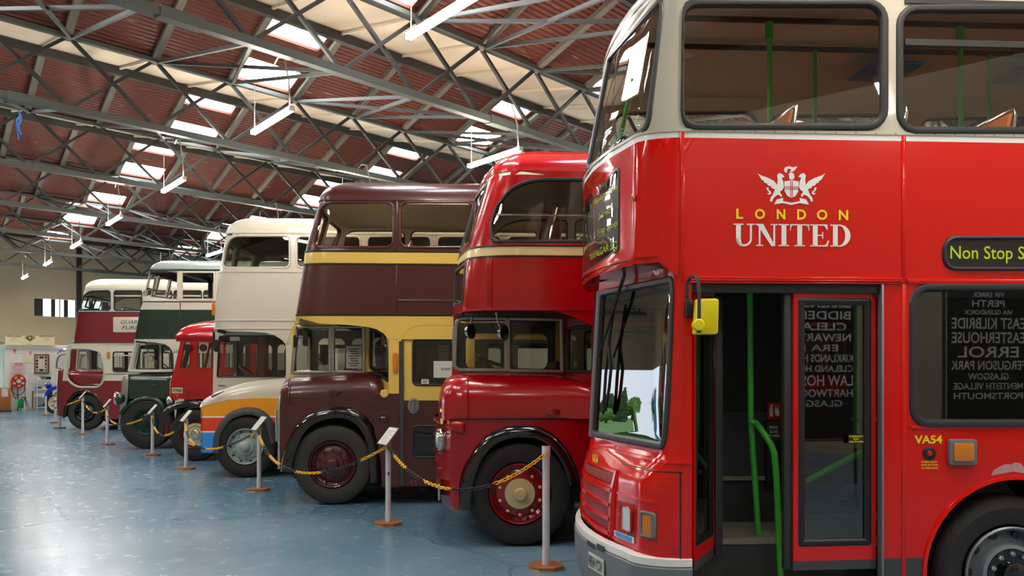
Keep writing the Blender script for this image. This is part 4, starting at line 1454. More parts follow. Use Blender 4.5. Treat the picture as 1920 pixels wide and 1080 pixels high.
# floors
boxo('upper_floor', uc + 0.04, rear, 0.05, N.W - 0.05, 2.40, 2.48, 'interior_beige', RN)
boxo('upper_floor', uc - 0.22, uc + 0.04, 0.25, N.W - 0.25, 2.51, 2.53, 'interior_beige', RN)
boxo('lower_floor', uc - 0.2, -0.66, 0.5, N.W - 0.06, 0.60, 0.66, 'platform_grey', RN)
boxo('lower_floor', -0.66, 0.66, 0.75, N.W - 0.75, 0.60, 0.66, 'platform_grey', RN)
boxo('lower_floor', 0.66, rear, 0.06, N.W - 0.06, 0.60, 0.66, 'platform_grey', RN)
boxo('entrance_step', ud + 0.02, ub - 0.02, 0.03, 0.5, 0.30, 0.36, 'platform_grey', RN, 0.01)
boxo('step_riser', ud + 0.02, ub - 0.02, 0.50, 0.53, 0.36, 0.62, 'shade_grey', RN)
zf_ = 0.66
# driver's assault screen, bulkheads
a = N.q(1357, 700, 1.1)[0]; b_ = N.q(1485, 700, 1.1)[0]
boxo('cab_partition', a - 0.05, b_ + 0.08, 1.12, 1.16, zf_, 2.42, 'dark_interior', RN)
boxo('cab_partition_board', a - 0.05, b_ + 0.08, 1.10, 1.12, zf_, 1.5, 'shade_grey', RN)
boxo('kick_rail', a - 0.05, b_ + 0.08, 1.07, 1.10, 0.98, 1.01, 'platform_grey', RN)
boxo('cab_bulkhead', b_ + 0.06, b_ + 0.10, 1.12, N.W - 0.06, zf_, 2.42, 'dark_interior', RN)
boxo('dash', uc - 0.18, uc + 0.1, 0.25, N.W - 0.1, zf_, 1.25, 'dark_interior', RN, 0.05)
sw = N.q(1180, 800, 1.7)
MB().tube([(uc + 0.25 + 0.2 * math.cos(t) * 0.5, 1.75 + 0.23 * math.sin(t), 1.35 + 0.2 * math.cos(t) * -0.6) for t in [2 * PI * k / 20 for k in range(20)]], 0.014, 6, closed=True).done('steering_wheel', 'black_trim', RN)
# fire point on the partition
P_ = N.P([(1439, 787), (1463, 787), (1463, 755), (1439, 755)], 1.09)
fs = MB().prism(P_, 1.085, 1.10).done('fire_sign', 'print_red', RN)
def fpt(x, y, v=1.083):
    u, z = N.q(x, y, v); return (u, v, z)
m_ = MB()
m_.add([fpt(*p) for p in [(1443, 781), (1449, 781), (1449, 765), (1447, 762), (1445, 762), (1443, 765)]], [list(range(6))])
m_.add([fpt(*p) for p in [(1444, 761), (1450, 761), (1450, 759), (1444, 759)]], [list(range(4))])
m_.add([fpt(*p) for p in [(1453, 778), (1460, 780), (1462, 770), (1459, 771), (1460, 762), (1456, 768), (1455, 760), (1453, 768)]], [list(range(8))])
m_.done('fire_pictogram', 'print_white', fs, angle=0)
P_ = N.P([(1436, 912), (1471, 912), (1471, 790), (1436, 790)], 1.06)
fb = MB().prism(P_, 1.04, 1.10).done('extinguisher_box', 'black_trim', RN, bevel=0.008)
m_ = MB()
for i, s_ in enumerate(('BREAK', 'GLASS', 'TO OPEN')):
    a_ = fpt(1443 - (2 if i == 2 else 0), 804 + i * 8, 1.038); c_ = fpt(1459 + (3 if i == 2 else 0), 798.5 + i * 8, 1.038)
    text_mb(s_, lambda x, y: (a_[0] + (c_[0] - a_[0]) * x, 1.038, a_[2] + (c_[2] - a_[2]) * y), 0.01, mb=m_)
m_.done('box_lettering', 'print_white', fb, angle=0)
# green handrails
def rail(pts, r=0.017, name='handrail'):
    P3 = []
    for x, y, v in pts:
        u, z = N.q(x, y, v); P3.append((u, v, z))
    return MB().tube(P3, r, 10).done(name, 'green_rail', RN)
rail([(1406, 545, 0.62), (1408, 790, 0.62), (1424, 1027, 0.62)], 0.02)
rail([(1408, 790, 0.6), (1418, 793, 0.55), (1428, 806, 0.5), (1446, 834, 0.45), (1452, 850, 0.43), (1456, 900, 0.42), (1464, 1085, 0.38)], 0.022)
rail([(1299, 842, 0.2), (1333, 886, 0.5)], 0.015)
rail([(1512, 903, 0.25), (1560, 876, 0.2), (1636, 838, 0.12)], 0.02)
rail([(1606, 548, 0.9), (1606, 840, 0.9)], 0.024)
rail([(1600, 786, 0.88), (1640, 786, 0.7)], 0.024)
P_ = N.P([(1590, 832), (1620, 832), (1620, 814), (1590, 814)], 0.03)
eb = MB().prism(P_, 0.022, 0.026).done('door_notice', 'black_trim', RN)
m_ = MB()
for i, s_ in enumerate(('IN EMERGENCY', 'PUSH', 'HERE TO OPEN')):
    a_ = N.q(1592 + (8 if i == 1 else 0), 820 + i * 5, 0.021); c_ = N.q(1618 - (8 if i == 1 else 0), 816.5 + i * 5, 0.021)
    text_mb(s_, lambda x, y: (a_[0] + (c_[0] - a_[0]) * x, 0.020, a_[1] + (c_[1] - a_[1]) * y), 0.02, mb=m_)
m_.done('notice_lettering', 'sticker_yellow', eb, angle=0)
# stairs and rear saloon partitions seen through the glass
boxo('staircase_panel', ub + 0.55, ub + 2.2, 1.45, 1.5, zf_, 2.40, 'shade_grey', RN)
boxo('seat_screen', ub - 0.4, ub + 0.5, 1.40, 1.44, zf_, 1.62, 'dark_interior', RN)
seat_rows(N, [1.2 + 0.75 * k for k in range(8)], zf_, 'orange_vinyl')
# upper saloon: seats, poles, ceiling rails
us0 = N.q(1500, 182, 0.1)[0] - 0.55
seat_rows(N, [us0 + 0.735 * k for k in range(9)], 2.50, 'orange_vinyl', hb=1.04)
def urail(pts, r): 
    P3 = [(N.q(x, y, v)[0], v, N.q(x, y, v)[1]) for x, y, v in pts]
    return MB().tube(P3, r, 10).done('handrail', 'green_rail', RN)
for dx in (0.0, 0.735 * 2, 0.735 * 4):
    a = N.q(1442, 15, 0.95); b_ = N.q(1447, 236, 0.95)
    MB().tube([(a[0] + dx, 0.95, 4.38), (b_[0] + dx, 0.95, 2.5)], 0.019, 10).done('handrail', 'green_rail', RN)
    MB().tube([(a[0] + dx, 0.95, 4.40), (a[0] + dx, 0.95, 4.27)], 0.03, 10).done('rail_socket', 'green_rail', RN)
    a = N.q(1528, 100, 1.5)
    MB().tube([(a[0] + dx, 1.5, 4.40), (a[0] + dx, 1.5, 2.5)], 0.019, 10).done('handrail', 'green_rail', RN)
MB().tube([(uc - 0.25, 0.35, 3.75), (uc - 0.2, 1.2, 3.5), (uc - 0.15, 2.1, 3.3)], 0.018, 8).done('handrail', 'green_rail', RN)
for v in (0.95, 1.5):
    boxo('ceiling_rail', uc + 0.1, rear - 0.1, v - 0.02, v + 0.02, 4.40, 4.43, 'rubber', RN)
for k in range(3):
    u_ = N.q(1640, 150, 1.9)[0] + 1.3 * k
    boxo('ceiling_hatch', u_ - 0.2, u_ + 0.25, 1.55, 2.0, 4.33, 4.36, 'lorry_blue', RN, 0.01)
# rear wall and underside
boxo('rear_wall', rear - 0.05, rear, 0.02, N.W - 0.02, 0.35, 4.3, 'red_gloss', RN)
boxo('underframe', uc + 0.9, rear - 0.2, 0.75, N.W - 0.75, 0.3, 0.58, 'black_trim', RN)
# ================================================================ half-cab double-deckers and coaches
def deck(b, prof, ru, rv, bow, bottom, y1, wins, bands, mats, rear, rise, rw, rl, roofmat, inner, front_wins=(), fm='rubber', pane='clear_glass', fw=0.045, refz=None, top_mat=None, farwins=True, reach=1.3, bandw=0.0):
    """upper deck: prof = [(y, x)] photo silhouette of the front edge, bottom = photo polyline of the lower near edge"""
    uft = lerp_table([(b.q(x, y)[1], b.q(x, y)[0] + bow * 0.5) for y, x in prof])
    u_c = max(b.q(x, y)[0] for y, x in prof) + bow * 0.5 + ru
    sh = Shell(b, u_c, uft, rv, bow)
    z1 = b.q(prof[0][1], y1)[1]
    bot = [b.q(x, y) for x, y in bottom]
    zf = bot[0][1]
    xr = prof[0][1] + 60
    bz = [(b.q(xr, y)[1], mi) for y, mi in bands]     # from the top: material index below the given height
    pf = sh.mir(rear)
    near = [sh.px(x, y) for x, y in bottom]
    near = [(max(p, u_c - 0.9), z) for p, z in near]
    outer = [(pf, zf), (u_c - 0.95, zf)] + near + [(rear, near[-1][1]), (rear, z1), (pf, z1)]
    ws = [sh.PX(w) for w in wins]
    xtra = list(front_wins(sh) if callable(front_wins) else front_wins)
    holes = ws + ([[(sh.mir(p), z) for p, z in w][::-1] for w in ws] if farwins else []) + xtra
    def mf(p, z):
        k = 0
        for zz, mi in bz:
            if z < zz: k = mi
        return k
    zs = refz or [zf + (z1 - zf) * k / 14 + 0.003 for k in range(1, 14)]
    lines = [[(pf - 1, zz), (rear + 1, zz)] for zz, mi in bz]
    panel(outer, holes, sh, 0.05, mf, len(mats), lines=lines, refine=(sh.cols(rear), zs), inner=len(mats)).done('upper_deck_body', mats + [inner], b.root, angle=32)
    roof(b, sh, z1, rise, rw, rl, rear, roofmat, inner, b.root, reach=reach)
    rf = (sh.cols(rear), zs)
    for w in ws:
        win(b.root, w, sh, sh.sp, w=fw, mat=fm, pane=pane, refine=rf)
        if farwins: win(b.root, [(sh.mir(p), z) for p, z in w][::-1], sh, sh.sp, w=fw, mat=fm, pane=pane, refine=rf)
    for w in xtra:
        win(b.root, w, sh, sh.sp, w=fw, mat=fm, pane=pane, name='front_window', refine=rf)
    return sh, z1, zf

def trim(b, sh, z, dz, o, rear, mat, name='trim_strip', p0=None):
    ps = [rear, rear - 2, sh.uc] + [sh.uc - 0.1 * k for k in range(1, 31)] + [sh.mir(rear)]
    rows = [[sh(p, zz, oo) for p in ps] for zz, oo in ((z - dz, -0.002), (z - dz * 0.7, o), (z + dz * 0.7, o), (z + dz, -0.002))]
    return MB().grid(rows).done(name, mat, b.root)

def rest_of_body(b, u_b, rear, z0, z1, mat, inner, side_holes=(), lower_wins=(), pane='clear_glass', zsplit=None, mat2=None, far_from=None, floor_z=0.75, upper_z=2.4, fm='rubber'):
    """far side, rear, floors and inner lining of the lower deck"""
    W = b.W
    mats = [mat] + ([mat2] if mat2 else []) + [inner]
    fu = far_from if far_from is not None else u_b
    mf = (lambda p, z: 1 if z < zsplit else 0) if zsplit else (lambda p, z: 0)
    ln = [[(fu - 1, zsplit), (rear + 1, zsplit)]] if zsplit else []
    mb = panel([(fu, z0), (rear, z0), (rear, z1), (fu, z1)], list(lower_wins), lambda p, z, o: (p, W + o, z), 0.05, mf, len(mats), lines=ln, inner=len(mats) - 1)
    mb.done('far_side_panel', mats, b.root)
    for w in lower_wins:
        win(b.root, w, lambda p, z, o: Vector((p, W + o, z)), w=0.04, mat=fm, pane=pane)
    MB().box(rear - 0.05, rear, 0.03, W - 0.03, z0, z1 + 1.8).done('rear_wall', mat, b.root)
    boxo('upper_floor', u_b - 0.0, rear, 0.05, W - 0.05, upper_z - 0.05, upper_z, inner, b.root)
    boxo('lower_floor', u_b, rear, 0.05, W - 0.05, floor_z - 0.05, floor_z, 'shade_grey', b.root)
    boxo('underframe', u_b - 0.8, rear - 0.2, 0.75, W - 0.75, 0.35, floor_z - 0.06, 'black_trim', b.root)

def window_row(u0, u1, z0, z1, w, gap, r=0.08):
    out = []
    u = u0
    while u + w <= u1:
        out.append(rrect(u, z0, u + w, z1, r)); u += w + gap
    return out

def cab_wall(b, outer_px, holes_px, v, mat, name='cab_side', pane='clear_glass', fm='alloy', fw=0.05, thick=0.04, inset=0.5, inner='dark_interior'):
    o = b.P(outer_px, v); hs = [b.P(h, v) for h in holes_px]
    plate(b, o, hs, v, thick, [mat, inner], None, name, inner=1)
    for h in hs:
        win(b.root, h, flat(v), w=fw, mat=fm, pane=pane, inset=inset, name='cab_window')

def cross_panel(b, u, v0, v1, z0, z1, holes, mat, name, inner='dark_interior', pane='clear_glass', fm='rubber', fw=0.04):
    mb = panel([(v0, z0), (v1, z0), (v1, z1), (v0, z1)], list(holes), lambda p, z, o: (u - o, p, z), 0.04, lambda a, c: 0, 2, inner=1)
    ob_ = mb.done(name, [mat, inner], b.root)
    for h in holes:
        win(b.root, h, lambda p, z, o: Vector((u - o, p, z)), w=fw, mat=fm, pane=pane, name='front_window')
    return ob_

def far_cab(b, uf, ub, zlow, zsill, ztop, vc, mat, fm='alloy', rake=0.0):
    """far wall and front of the driver's cab, each with a window"""
    W = b.W
    cross_panel(b, uf, vc, W, zlow, ztop, [rrect(vc + 0.12, zsill, W - 0.12, ztop - 0.1, 0.06)], mat, 'cab_front', fm=fm)
    mb = panel([(uf, zlow), (ub, zlow), (ub, ztop), (uf, ztop)], [rrect(uf + 0.15, zsill, (uf + ub) / 2, ztop - 0.14, 0.1), rrect((uf + ub) / 2 + 0.1, zsill, ub - 0.1, ztop - 0.14, 0.1)],
               lambda p, z, o: (p, W + o, z), 0.04, lambda a, c: 0, 2, inner=1)
    mb.done('cab_far_side', [mat, 'dark_interior'], b.root)
    boxo('cab_floor', uf + 0.04, ub, vc + 0.05, W - 0.05, zlow, zlow + 0.05, 'dark_interior', b.root)
    boxo('driver_seat', ub - 0.45, ub - 0.08, vc + 0.25, W - 0.25, zsill - 0.5, zsill - 0.32, 'brown_vinyl', b.root, 0.04)
    boxo('driver_seat_back', ub - 0.14, ub - 0.06, vc + 0.25, W - 0.25, zsill - 0.35, zsill + 0.1, 'brown_vinyl', b.root, 0.03)
    c = Vector((uf + 0.42, (vc + W) / 2, zsill + 0.06))
    MB().tube([c + Vector((0.16 * math.cos(t), 0.23 * math.sin(t), -0.14 * math.cos(t))) for t in [2 * PI * k / 24 for k in range(24)]], 0.014, 6, closed=True).done('steering_wheel', 'black_trim', b.root)
    MB().tube([c, c + Vector((-0.25, 0, -0.5))], 0.02, 6).done('steering_column', 'black_trim', b.root)

def amber_lamp(b, x, y, w, h, v=0.0, name='side_lamp'):
    P_ = b.P(rpoly([(x - w / 2, y - h / 2, w * 0.45), (x + w / 2, y - h / 2, w * 0.45), (x + w * 0.4, y + h / 2, w * 0.4), (x - w * 0.4, y + h / 2, w * 0.4)], 4), v)
    return MB().prism(P_, v - 0.035, v).done(name, 'amber', b.root, bevel=0.01)

def headlamp(b, u, v, z, r, shell, name='headlamp'):
    h = MB().lathe([(r * 0.2, r * 1.25), (r * 0.6, r * 1.1), (r * 0.92, r * 0.6), (r, r * 0.1), (r, 0.0)], (u, v, z), 'x', 24).done(name, shell, b.root)
    MB().lathe([(r * 1.05, 0.03), (r * 1.06, 0.0), (r * 1.0, -0.015), (r * 0.9, -0.02)], (u, v, z), 'x', 24, caps=False).done('rim', 'chrome', h)
    MB().lathe([(r * 0.93, 0.0), (r * 0.7, -0.03), (r * 0.05, -0.045)], (u, v, z), 'x', 24).done('lens', 'lens_clear', h)
    return h

# ---------------------------------------------------------------- dark red bus
R = Veh(976, 1028, 'double_decker_bus', 'dark red double-decker with rounded front, cream waist band and tin-front bonnet', W=2.42)
b = R; rr = 7.6
w1 = rpoly([(922, 453, 12), (920, 420, 10), (930, 388, 10), (958, 352, 16), (1002, 336, 20), (1120, 336, 12), (1120, 453, 12)], 4)
more = [rrect(1136 + 140 * k, 336, 1262 + 140 * k, 453, 14) for k in range(7)]
def r_front(sh):
    out = []
    for (ya, yb, xa) in ((446, 330, 0), (562, 486, 0)):
        za = b.q(880, ya)[1]; zb2 = b.q(880, yb)[1]
        out.append(rrect(sh.uc - 1.46, za, sh.uc - 0.92, zb2, 0.05))
        out.append(rrect(sh.uc - 2.08, za, sh.uc - 1.54, zb2, 0.05))
    return out
shR, z1R, zfR = deck(R, [(585, 857), (500, 862), (462, 868), (430, 876), (390, 888), (352, 899), (318, 911)], 0.30, 0.34, 0.10,
    [(862, 583), (900, 581), (960, 581), (1010, 581), (1040, 583), (1065, 590), (1090, 600), (1112, 612)], 318, [w1] + more,
    [(461.5, 1), (478, 0)], ['deep_red', 'cream_band'], rr, R.q(980, 264)[1] - R.q(911, 318)[1], 0.5, 0.5, 'deep_red', 'interior_beige', r_front, pane='upper_glass', reach=1.1)
for y in (460, 479.5):
    trim(R, shR, R.q(930, y)[1], 0.010, 0.006, rr, 'black_trim', 'waist_moulding')
trim(R, shR, R.q(930, 580)[1], 0.012, 0.010, rr, 'deep_red', 'lower_moulding')
u = R.q(915, 530)[0]
boxo('cover_strip', u - 0.012, u + 0.012, -0.005, 0.001, R.q(915, 578)[1], R.q(915, 482)[1], 'deep_red', R.root, 0.002)
u0_, zz_ = R.q(928, 401)
boxo('window_rail', R.q(930, 401)[0], R.q(1118, 401)[0], 0.02, 0.035, zz_ - 0.012, zz_ + 0.004, 'alloy', R.root)
zf2 = zfR
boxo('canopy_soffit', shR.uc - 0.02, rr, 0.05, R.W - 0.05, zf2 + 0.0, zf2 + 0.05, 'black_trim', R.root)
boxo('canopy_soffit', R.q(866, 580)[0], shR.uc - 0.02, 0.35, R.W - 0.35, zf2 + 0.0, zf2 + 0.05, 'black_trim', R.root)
boxo('upper_saloon_floor', shR.uc, rr, 0.06, R.W - 0.06, zf2 + 0.04, zf2 + 0.08, 'interior_beige', R.root)
seat_rows(R, [R.q(1085, 430)[0] - 0.75 + 0.8 * k for k in range(6)], zf2 + 0.08, 'brown_vinyl', hb=1.02)
ubR = R.q(1085, 700)[0]
vc = 0.95
# cab side: silver framed pair of panes
cab_wall(R, [(847, 703), (1060, 703), (1060, 585), (852, 585)], [rpoly([(856, 596, 14), (950, 597, 2), (950, 694, 2), (852, 694, 12)], 4), rpoly([(954, 597, 2), (1053, 599, 2), (1055, 697, 2), (954, 695, 2)], 3)], vc, 'deep_red', fm='alloy', fw=0.055)
far_cab(R, R.q(850, 650, vc)[0], R.q(1060, 650, vc)[0] + 0.05, R.q(850, 760, vc)[1], R.q(850, 694, vc)[1], zf2, vc + 0.02, 'deep_red')
# angled bulkhead from the cab to the near side, with its window
ca = Vector((R.q(1060, 650, vc)[0], vc)); cb = Vector((R.q(1118, 650, 0.05)[0], 0.05))
L_ = (cb - ca).length; d_ = (cb - ca) / L_
mpB = lambda p, z, o: Vector((ca.x + d_.x * p + d_.y * o, ca.y + d_.y * p - d_.x * o, z))
zb0 = R.q(1080, 780, 0.5)[1]
hB = rrect(0.06, R.q(1080, 697, 0.6)[1], L_ - 0.1, R.q(1080, 614, 0.6)[1], 0.08)
panel([(0, zb0), (L_, zb0), (L_, zf2), (0, zf2)], [hB], mpB, 0.04, lambda a, c: 0, 2, inner=1).done('bulkhead', ['deep_red', 'dark_interior'], R.root)
win(R.root, hB, mpB, w=0.04, name='bulkhead_window')
# near side of lower deck
zs0, zs1 = 0.42, zf2
lw_ = [rrect(1150 + 150 * k, 612, 1285 + 150 * k, 700, 14) for k in range(6)]
plate(R, [(R.q(1112, 900)[0], zs0), (rr, zs0), (rr, R.q(1112, 612)[1]), (R.q(1112, 612)[0], R.q(1112, 612)[1])], [R.P(w) for w in lw_], 0.0, 0.05, ['deep_red', 'interior_beige'], None, 'side_body', inner=1)
for w in lw_: win(R.root, R.P(w), flat(0), w=0.04)
rest_of_body(R, ubR + 0.1, rr, zs0, zf2, 'deep_red', 'interior_beige', lower_wins=window_row(ubR + 0.4, rr - 0.4, 1.65, 2.3, 1.0, 0.15), upper_z=zf2 - 0.01)
# bonnet and tin front
bx = [(822, 744, 790, 0.55, 0.20), (826, 728, 790, 0.38, 0.22), (834, 714, 788, 0.26, 0.24), (846, 706, 787, 0.18, 0.26), (876, 703, 786, 0.14, 0.28), (960, 703, 785, 0.12, 0.28), (1055, 706, 785, 0.10, 0.26), (1085, 712, 785, 0.05, 0.22), (1112, 722, 785, 0.02, 0.18)]
stn = []
for x, yt, yb, v, r_ in bx:
    u, zt_ = R.q(x, yt, v + 0.2); zb_ = R.q(x, yb, v)[1]
    stn.append((R.q(x, yt, v)[0], zb_, zt_, v, r_))
bonnet(R, stn, 1.15, 'deep_red')
# lower apron side: flat panel over the arch
cxw, czw = 0.0, R.q(976, 928)[1]
ap = [(846, 786), (844, 850), (843, 915), (846, 945), (852, 957), (862, 957)] + arc(976, 925, 116, 118, 196, -2, 22) + [(1112, 925), (1112, 786)]
plate(R, R.P(ap), [], 0.10, 0.04, ['deep_red', 'dark_interior'], None, 'apron_side', inner=1)
boxo('bonnet_joint', R.q(845, 786)[0], R.q(1078, 786)[0], 0.085, 0.11, R.q(900, 788)[1], R.q(900, 785)[1], 'black_trim', R.root, 0.003)
u = R.q(877, 740)[0]
MB().tube([(u, 0.135, R.q(877, 784)[1]), (u, 0.13, R.q(877, 745)[1]), (u, 0.16, R.q(877, 722, 0.1)[1]), (u, 0.28, R.q(877, 705, 0.2)[1])], 0.008, 6).done('bonnet_seam', 'deep_red', R.root)
P_ = R.P(rrect(1022, 766, 1050, 779, 5), 0.10)
MB().prism(P_, 0.085, 0.13).done('bonnet_handle_recess', 'rim_red', R.root, bevel=0.01)
# front face of the tin front, seen edge-on: grille bulge, badges, headlamp, plate
uS = R.q(845, 850, 0.10)[0]
def fuR(v): return uS - 0.19 * math.sin(PI * min(1.0, max(0.0, (v - 0.10) / 2.2)))
uF = fuR(0.38)
fz = [R.q(821, y, 0.4)[1] for y in (955, 930, 890, 850, 815, 786)]
rows = []
for k in range(19):
    v = 0.10 + 2.2 * k / 18
    rows.append([(fuR(v) + dz_, v, z) for z, dz_ in zip(fz, (0.07, 0.02, 0.0, 0.0, 0.0, 0.0))])
MB().grid(rows).done('tin_front', 'deep_red', R.root, angle=50)
headlamp(R, uF - 0.05, 0.36, R.q(830, 824, 0.36)[1], 0.115, 'chrome')
headlamp(R, uF - 0.05, 2.0, R.q(830, 824, 0.36)[1], 0.115, 'chrome')
P_ = R.P([(846, 790), (872, 790), (872, 815), (846, 806)], 0.1)
MB().prism(P_, 0.04, 0.12).done('side_light_pod', 'deep_red', R.root, bevel=0.03, seg=3)
for k in range(4):
    z = R.q(825, 800 + 30 * k)[1]
    MB().tube([(fuR(0.55 + 1.2 * j / 8) - 0.012, 0.55 + 1.2 * j / 8, z) for j in range(9)], 0.012, 6).done('grille_bar', 'chrome', R.root)
for vv, ya, yb in ((0.42, 766, 772), (0.40, 784, 794)):
    P_ = [(vv - 0.09, R.q(830, yb, vv)[1]), (vv + 0.09, R.q(830, yb, vv)[1]), (vv + 0.06, R.q(830, ya, vv)[1]), (vv - 0.06, R.q(830, ya, vv)[1])]
    MB().prism(P_, fuR(vv) - 0.03, fuR(vv), axis='x').done('front_badge', 'yellow_paint', R.root, bevel=0.005)
boxo('front_plate', fuR(0.5) - 0.03, fuR(0.5) - 0.01, 0.28, 0.75, R.q(825, 932, 0.5)[1], R.q(825, 908, 0.5)[1], 'plate_white', R.root, 0.004)
boxo('front_bumper', fuR(0.6) - 0.03, fuR(0.6) + 0.02, 0.14, 2.2, R.q(825, 905, 0.5)[1], R.q(825, 898, 0.5)[1], 'chrome', R.root, 0.01)
# wing, wheel
wp = smooth([R.q(x, y) for x, y in [(860, 957), (862, 925), (868, 890), (885, 850), (912, 818), (945, 802), (976, 798), (1010, 801), (1040, 816), (1064, 842), (1080, 872), (1090, 905)]], 3)
wing(R, wp, 0.0, 0.45, 'black_gloss', lip=0.10)
stR = dict(rim='rim_red', hub='rim_cream', nuts=(10, 0.68, 0.018, 0.015, 'rim_cream'), holes=(10, 0.86, 0.020, 0.052),
           hubprof=[(0.155, 0.04), (0.155, 0.005), (0.15, 0.0), (0.065, -0.005), (0.06, -0.05), (0.055, -0.055), (0.018, -0.055), (0.016, -0.062)])
wheel(R, 0.0, czw, czw + 0.0, 0.315, stR, v=0.06, tread=False, n=60)
wheel(R, 0.0, czw, czw, 0.315, dict(rim='rim_red', hub='rim_cream'), v=R.W - 0.34, tread=False, n=30)
wheel(R, 4.9, czw, czw, 0.315, dict(rim='rim_red', hub='rim_cream'), v=0.06, tread=False, n=30)
wheel_well_shade(R, 0.05, 0.46, R.q(976, 800)[1], 0.56)
# mirrors under the canopy
for (x, y, v, xm, ym) in ((885, 588, 0.75, 884, 621), (930, 588, 0.25, 946, 624)):
    a_ = R.q(x, y, v); c_ = R.q(xm, ym, v)
    ar = MB().tube([(a_[0], v, zf2), (c_[0] - 0.02, v, c_[1] - 0.05)], 0.012, 6).done('mirror_arm', 'chrome', R.root)
    hd = MB().lathe([(0.02, 0.06), (0.07, 0.045), (0.085, 0.01), (0.085, 0.0)], (0, 0, 0), 'x', 20).done('mirror_head', 'chrome', ar)
    hd.location = (c_[0], v, c_[1]); hd.rotation_euler = (0, 0, 2.5)
    gg = MB().lathe([(0.08, -0.002), (0.02, -0.004)], (0, 0, 0), 'x', 20).done('mirror_glass', 'black_gloss', ar)
    gg.location = (c_[0], v, c_[1]); gg.rotation_euler = (0, 0, 2.5)
# wiper and dashboard arm in the cab
a_ = R.q(897, 672, vc); c_ = R.q(948, 688, vc)
MB().tube([(a_[0], vc + 0.06, a_[1]), (c_[0], vc + 0.06, c_[1])], 0.025, 6).done('wiper_motor_arm', 'black_trim', R.root)

# ---------------------------------------------------------------- maroon and yellow bus
m = Veh(622, 948.5, 'double_decker_bus', 'maroon double-decker with yellow band, yellow cab surround and platform door', W=2.40)
b = m; rm = 7.6
w1 = rpoly([(603, 379, 20), (738, 379, 14), (738, 464, 14), (586, 464, 12)], 4)
more = [rrect(750 + 150 * k, 379, 888 + 150 * k, 464, 14) for k in range(6)]
shM, z1M, zfM = deck(m, [(605, 545), (592, 546), (493, 561), (472, 563), (440, 572), (375, 591)], 0.16, 0.16, 0.06,
    [(548, 606), (600, 607), (650, 609), (690, 613), (708, 618), (720, 626), (728, 636)], 374, [w1] + more,
    [(472.5, 1), (493, 0), (592.5, 1)], ['maroon_paint', 'yellow_paint'], rm, m.q(700, 331)[1] - m.q(592, 374)[1], 0.42, 0.42, 'maroon_paint', 'interior_cream',
    lambda sh: [rrect(sh.uc - 1.46, b.q(590, 462)[1], sh.uc - 1.04, b.q(590, 382)[1], 0.06), rrect(sh.uc - 1.96, b.q(590, 462)[1], sh.uc - 1.54, b.q(590, 382)[1], 0.06)], pane='upper_glass', fw=0.04, fm='maroon_wheel', reach=1.0)
for y, mt in ((470, 'black_trim'), (494.5, 'black_trim'), (590, 'black_trim')):
    trim(m, shM, m.q(600, y)[1], 0.014, 0.008, rm, mt, 'waist_moulding')
trim(m, shM, m.q(600, 374)[1], 0.010, 0.014, rm, 'maroon_paint', 'gutter')
for x, ya, yb in ((744, 470, 335), (744, 588, 495)):
    u = m.q(x, 500)[0]
    boxo('cover_strip', u - 0.012, u + 0.012, -0.006, 0.02, m.q(x, ya)[1], m.q(x, 374 if ya == 470 else yb)[1], 'maroon_paint', m.root, 0.002)
boxo('side_moulding', m.q(746, 563)[0], rm, -0.012, 0.001, m.q(760, 566)[1], m.q(760, 561)[1], 'maroon_paint', m.root, 0.003)
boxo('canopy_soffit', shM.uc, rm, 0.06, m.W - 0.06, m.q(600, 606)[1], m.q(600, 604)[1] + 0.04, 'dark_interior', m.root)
boxo('upper_saloon_floor', shM.uc + 0.2, rm, 0.06, m.W - 0.06, zfM + 0.2, zfM + 0.24, 'interior_cream', m.root)
seat_rows(m, [m.q(690, 430)[0] + 0.85 * k for k in range(6)], zfM + 0.06, 'interior_beige', hb=1.05)
vm = 1.0
cab_wall(m, [(543, 708), (690, 701), (690, 604), (552, 604)], [rpoly([(557, 613, 3), (619, 613, 1), (619, 698, 1), (548, 699, 3)], 3), rpoly([(624, 612, 1), (682, 612, 4), (682, 698, 2), (624, 698, 1)], 3)], vm, 'yellow_paint', fm='alloy', fw=0.06)
far_cab(m, m.q(547, 650, vm)[0], m.q(692, 650, vm)[0] + 0.05, m.q(550, 760, vm)[1], m.q(550, 699, vm)[1], m.q(600, 604)[1], vm + 0.02, 'yellow_paint')
ca = Vector((m.q(690, 650, vm)[0], vm)); cb = Vector((m.q(731, 650, 0.03)[0], 0.03))
L2 = (cb - ca).length; d2 = (cb - ca) / L2; ca2 = ca
mpM = lambda p, z, o: Vector((ca2.x + d2.x * p + d2.y * o, ca2.y + d2.y * p - d2.x * o, z))
zb1 = m.q(720, 760, 0.3)[1]; zt1 = m.q(600, 604)[1]
hM = rpoly([(0.10, m.q(695, 690, 0.9)[1], 0.06), (L2 - 0.06, m.q(726, 716, 0.1)[1], 0.05), (L2 - 0.10, m.q(724, 632, 0.1)[1], 0.2), (0.12, m.q(695, 613, 0.9)[1], 0.06)], 5)
panel([(0, zb1), (L2, zb1), (L2, zt1), (0, zt1)], [hM], mpM, 0.04, lambda a, c: 0, 2, inner=1).done('bulkhead', ['yellow_paint', 'dark_interior'], m.root)
win(m.root, hM, mpM, w=0.035, name='bulkhead_window')
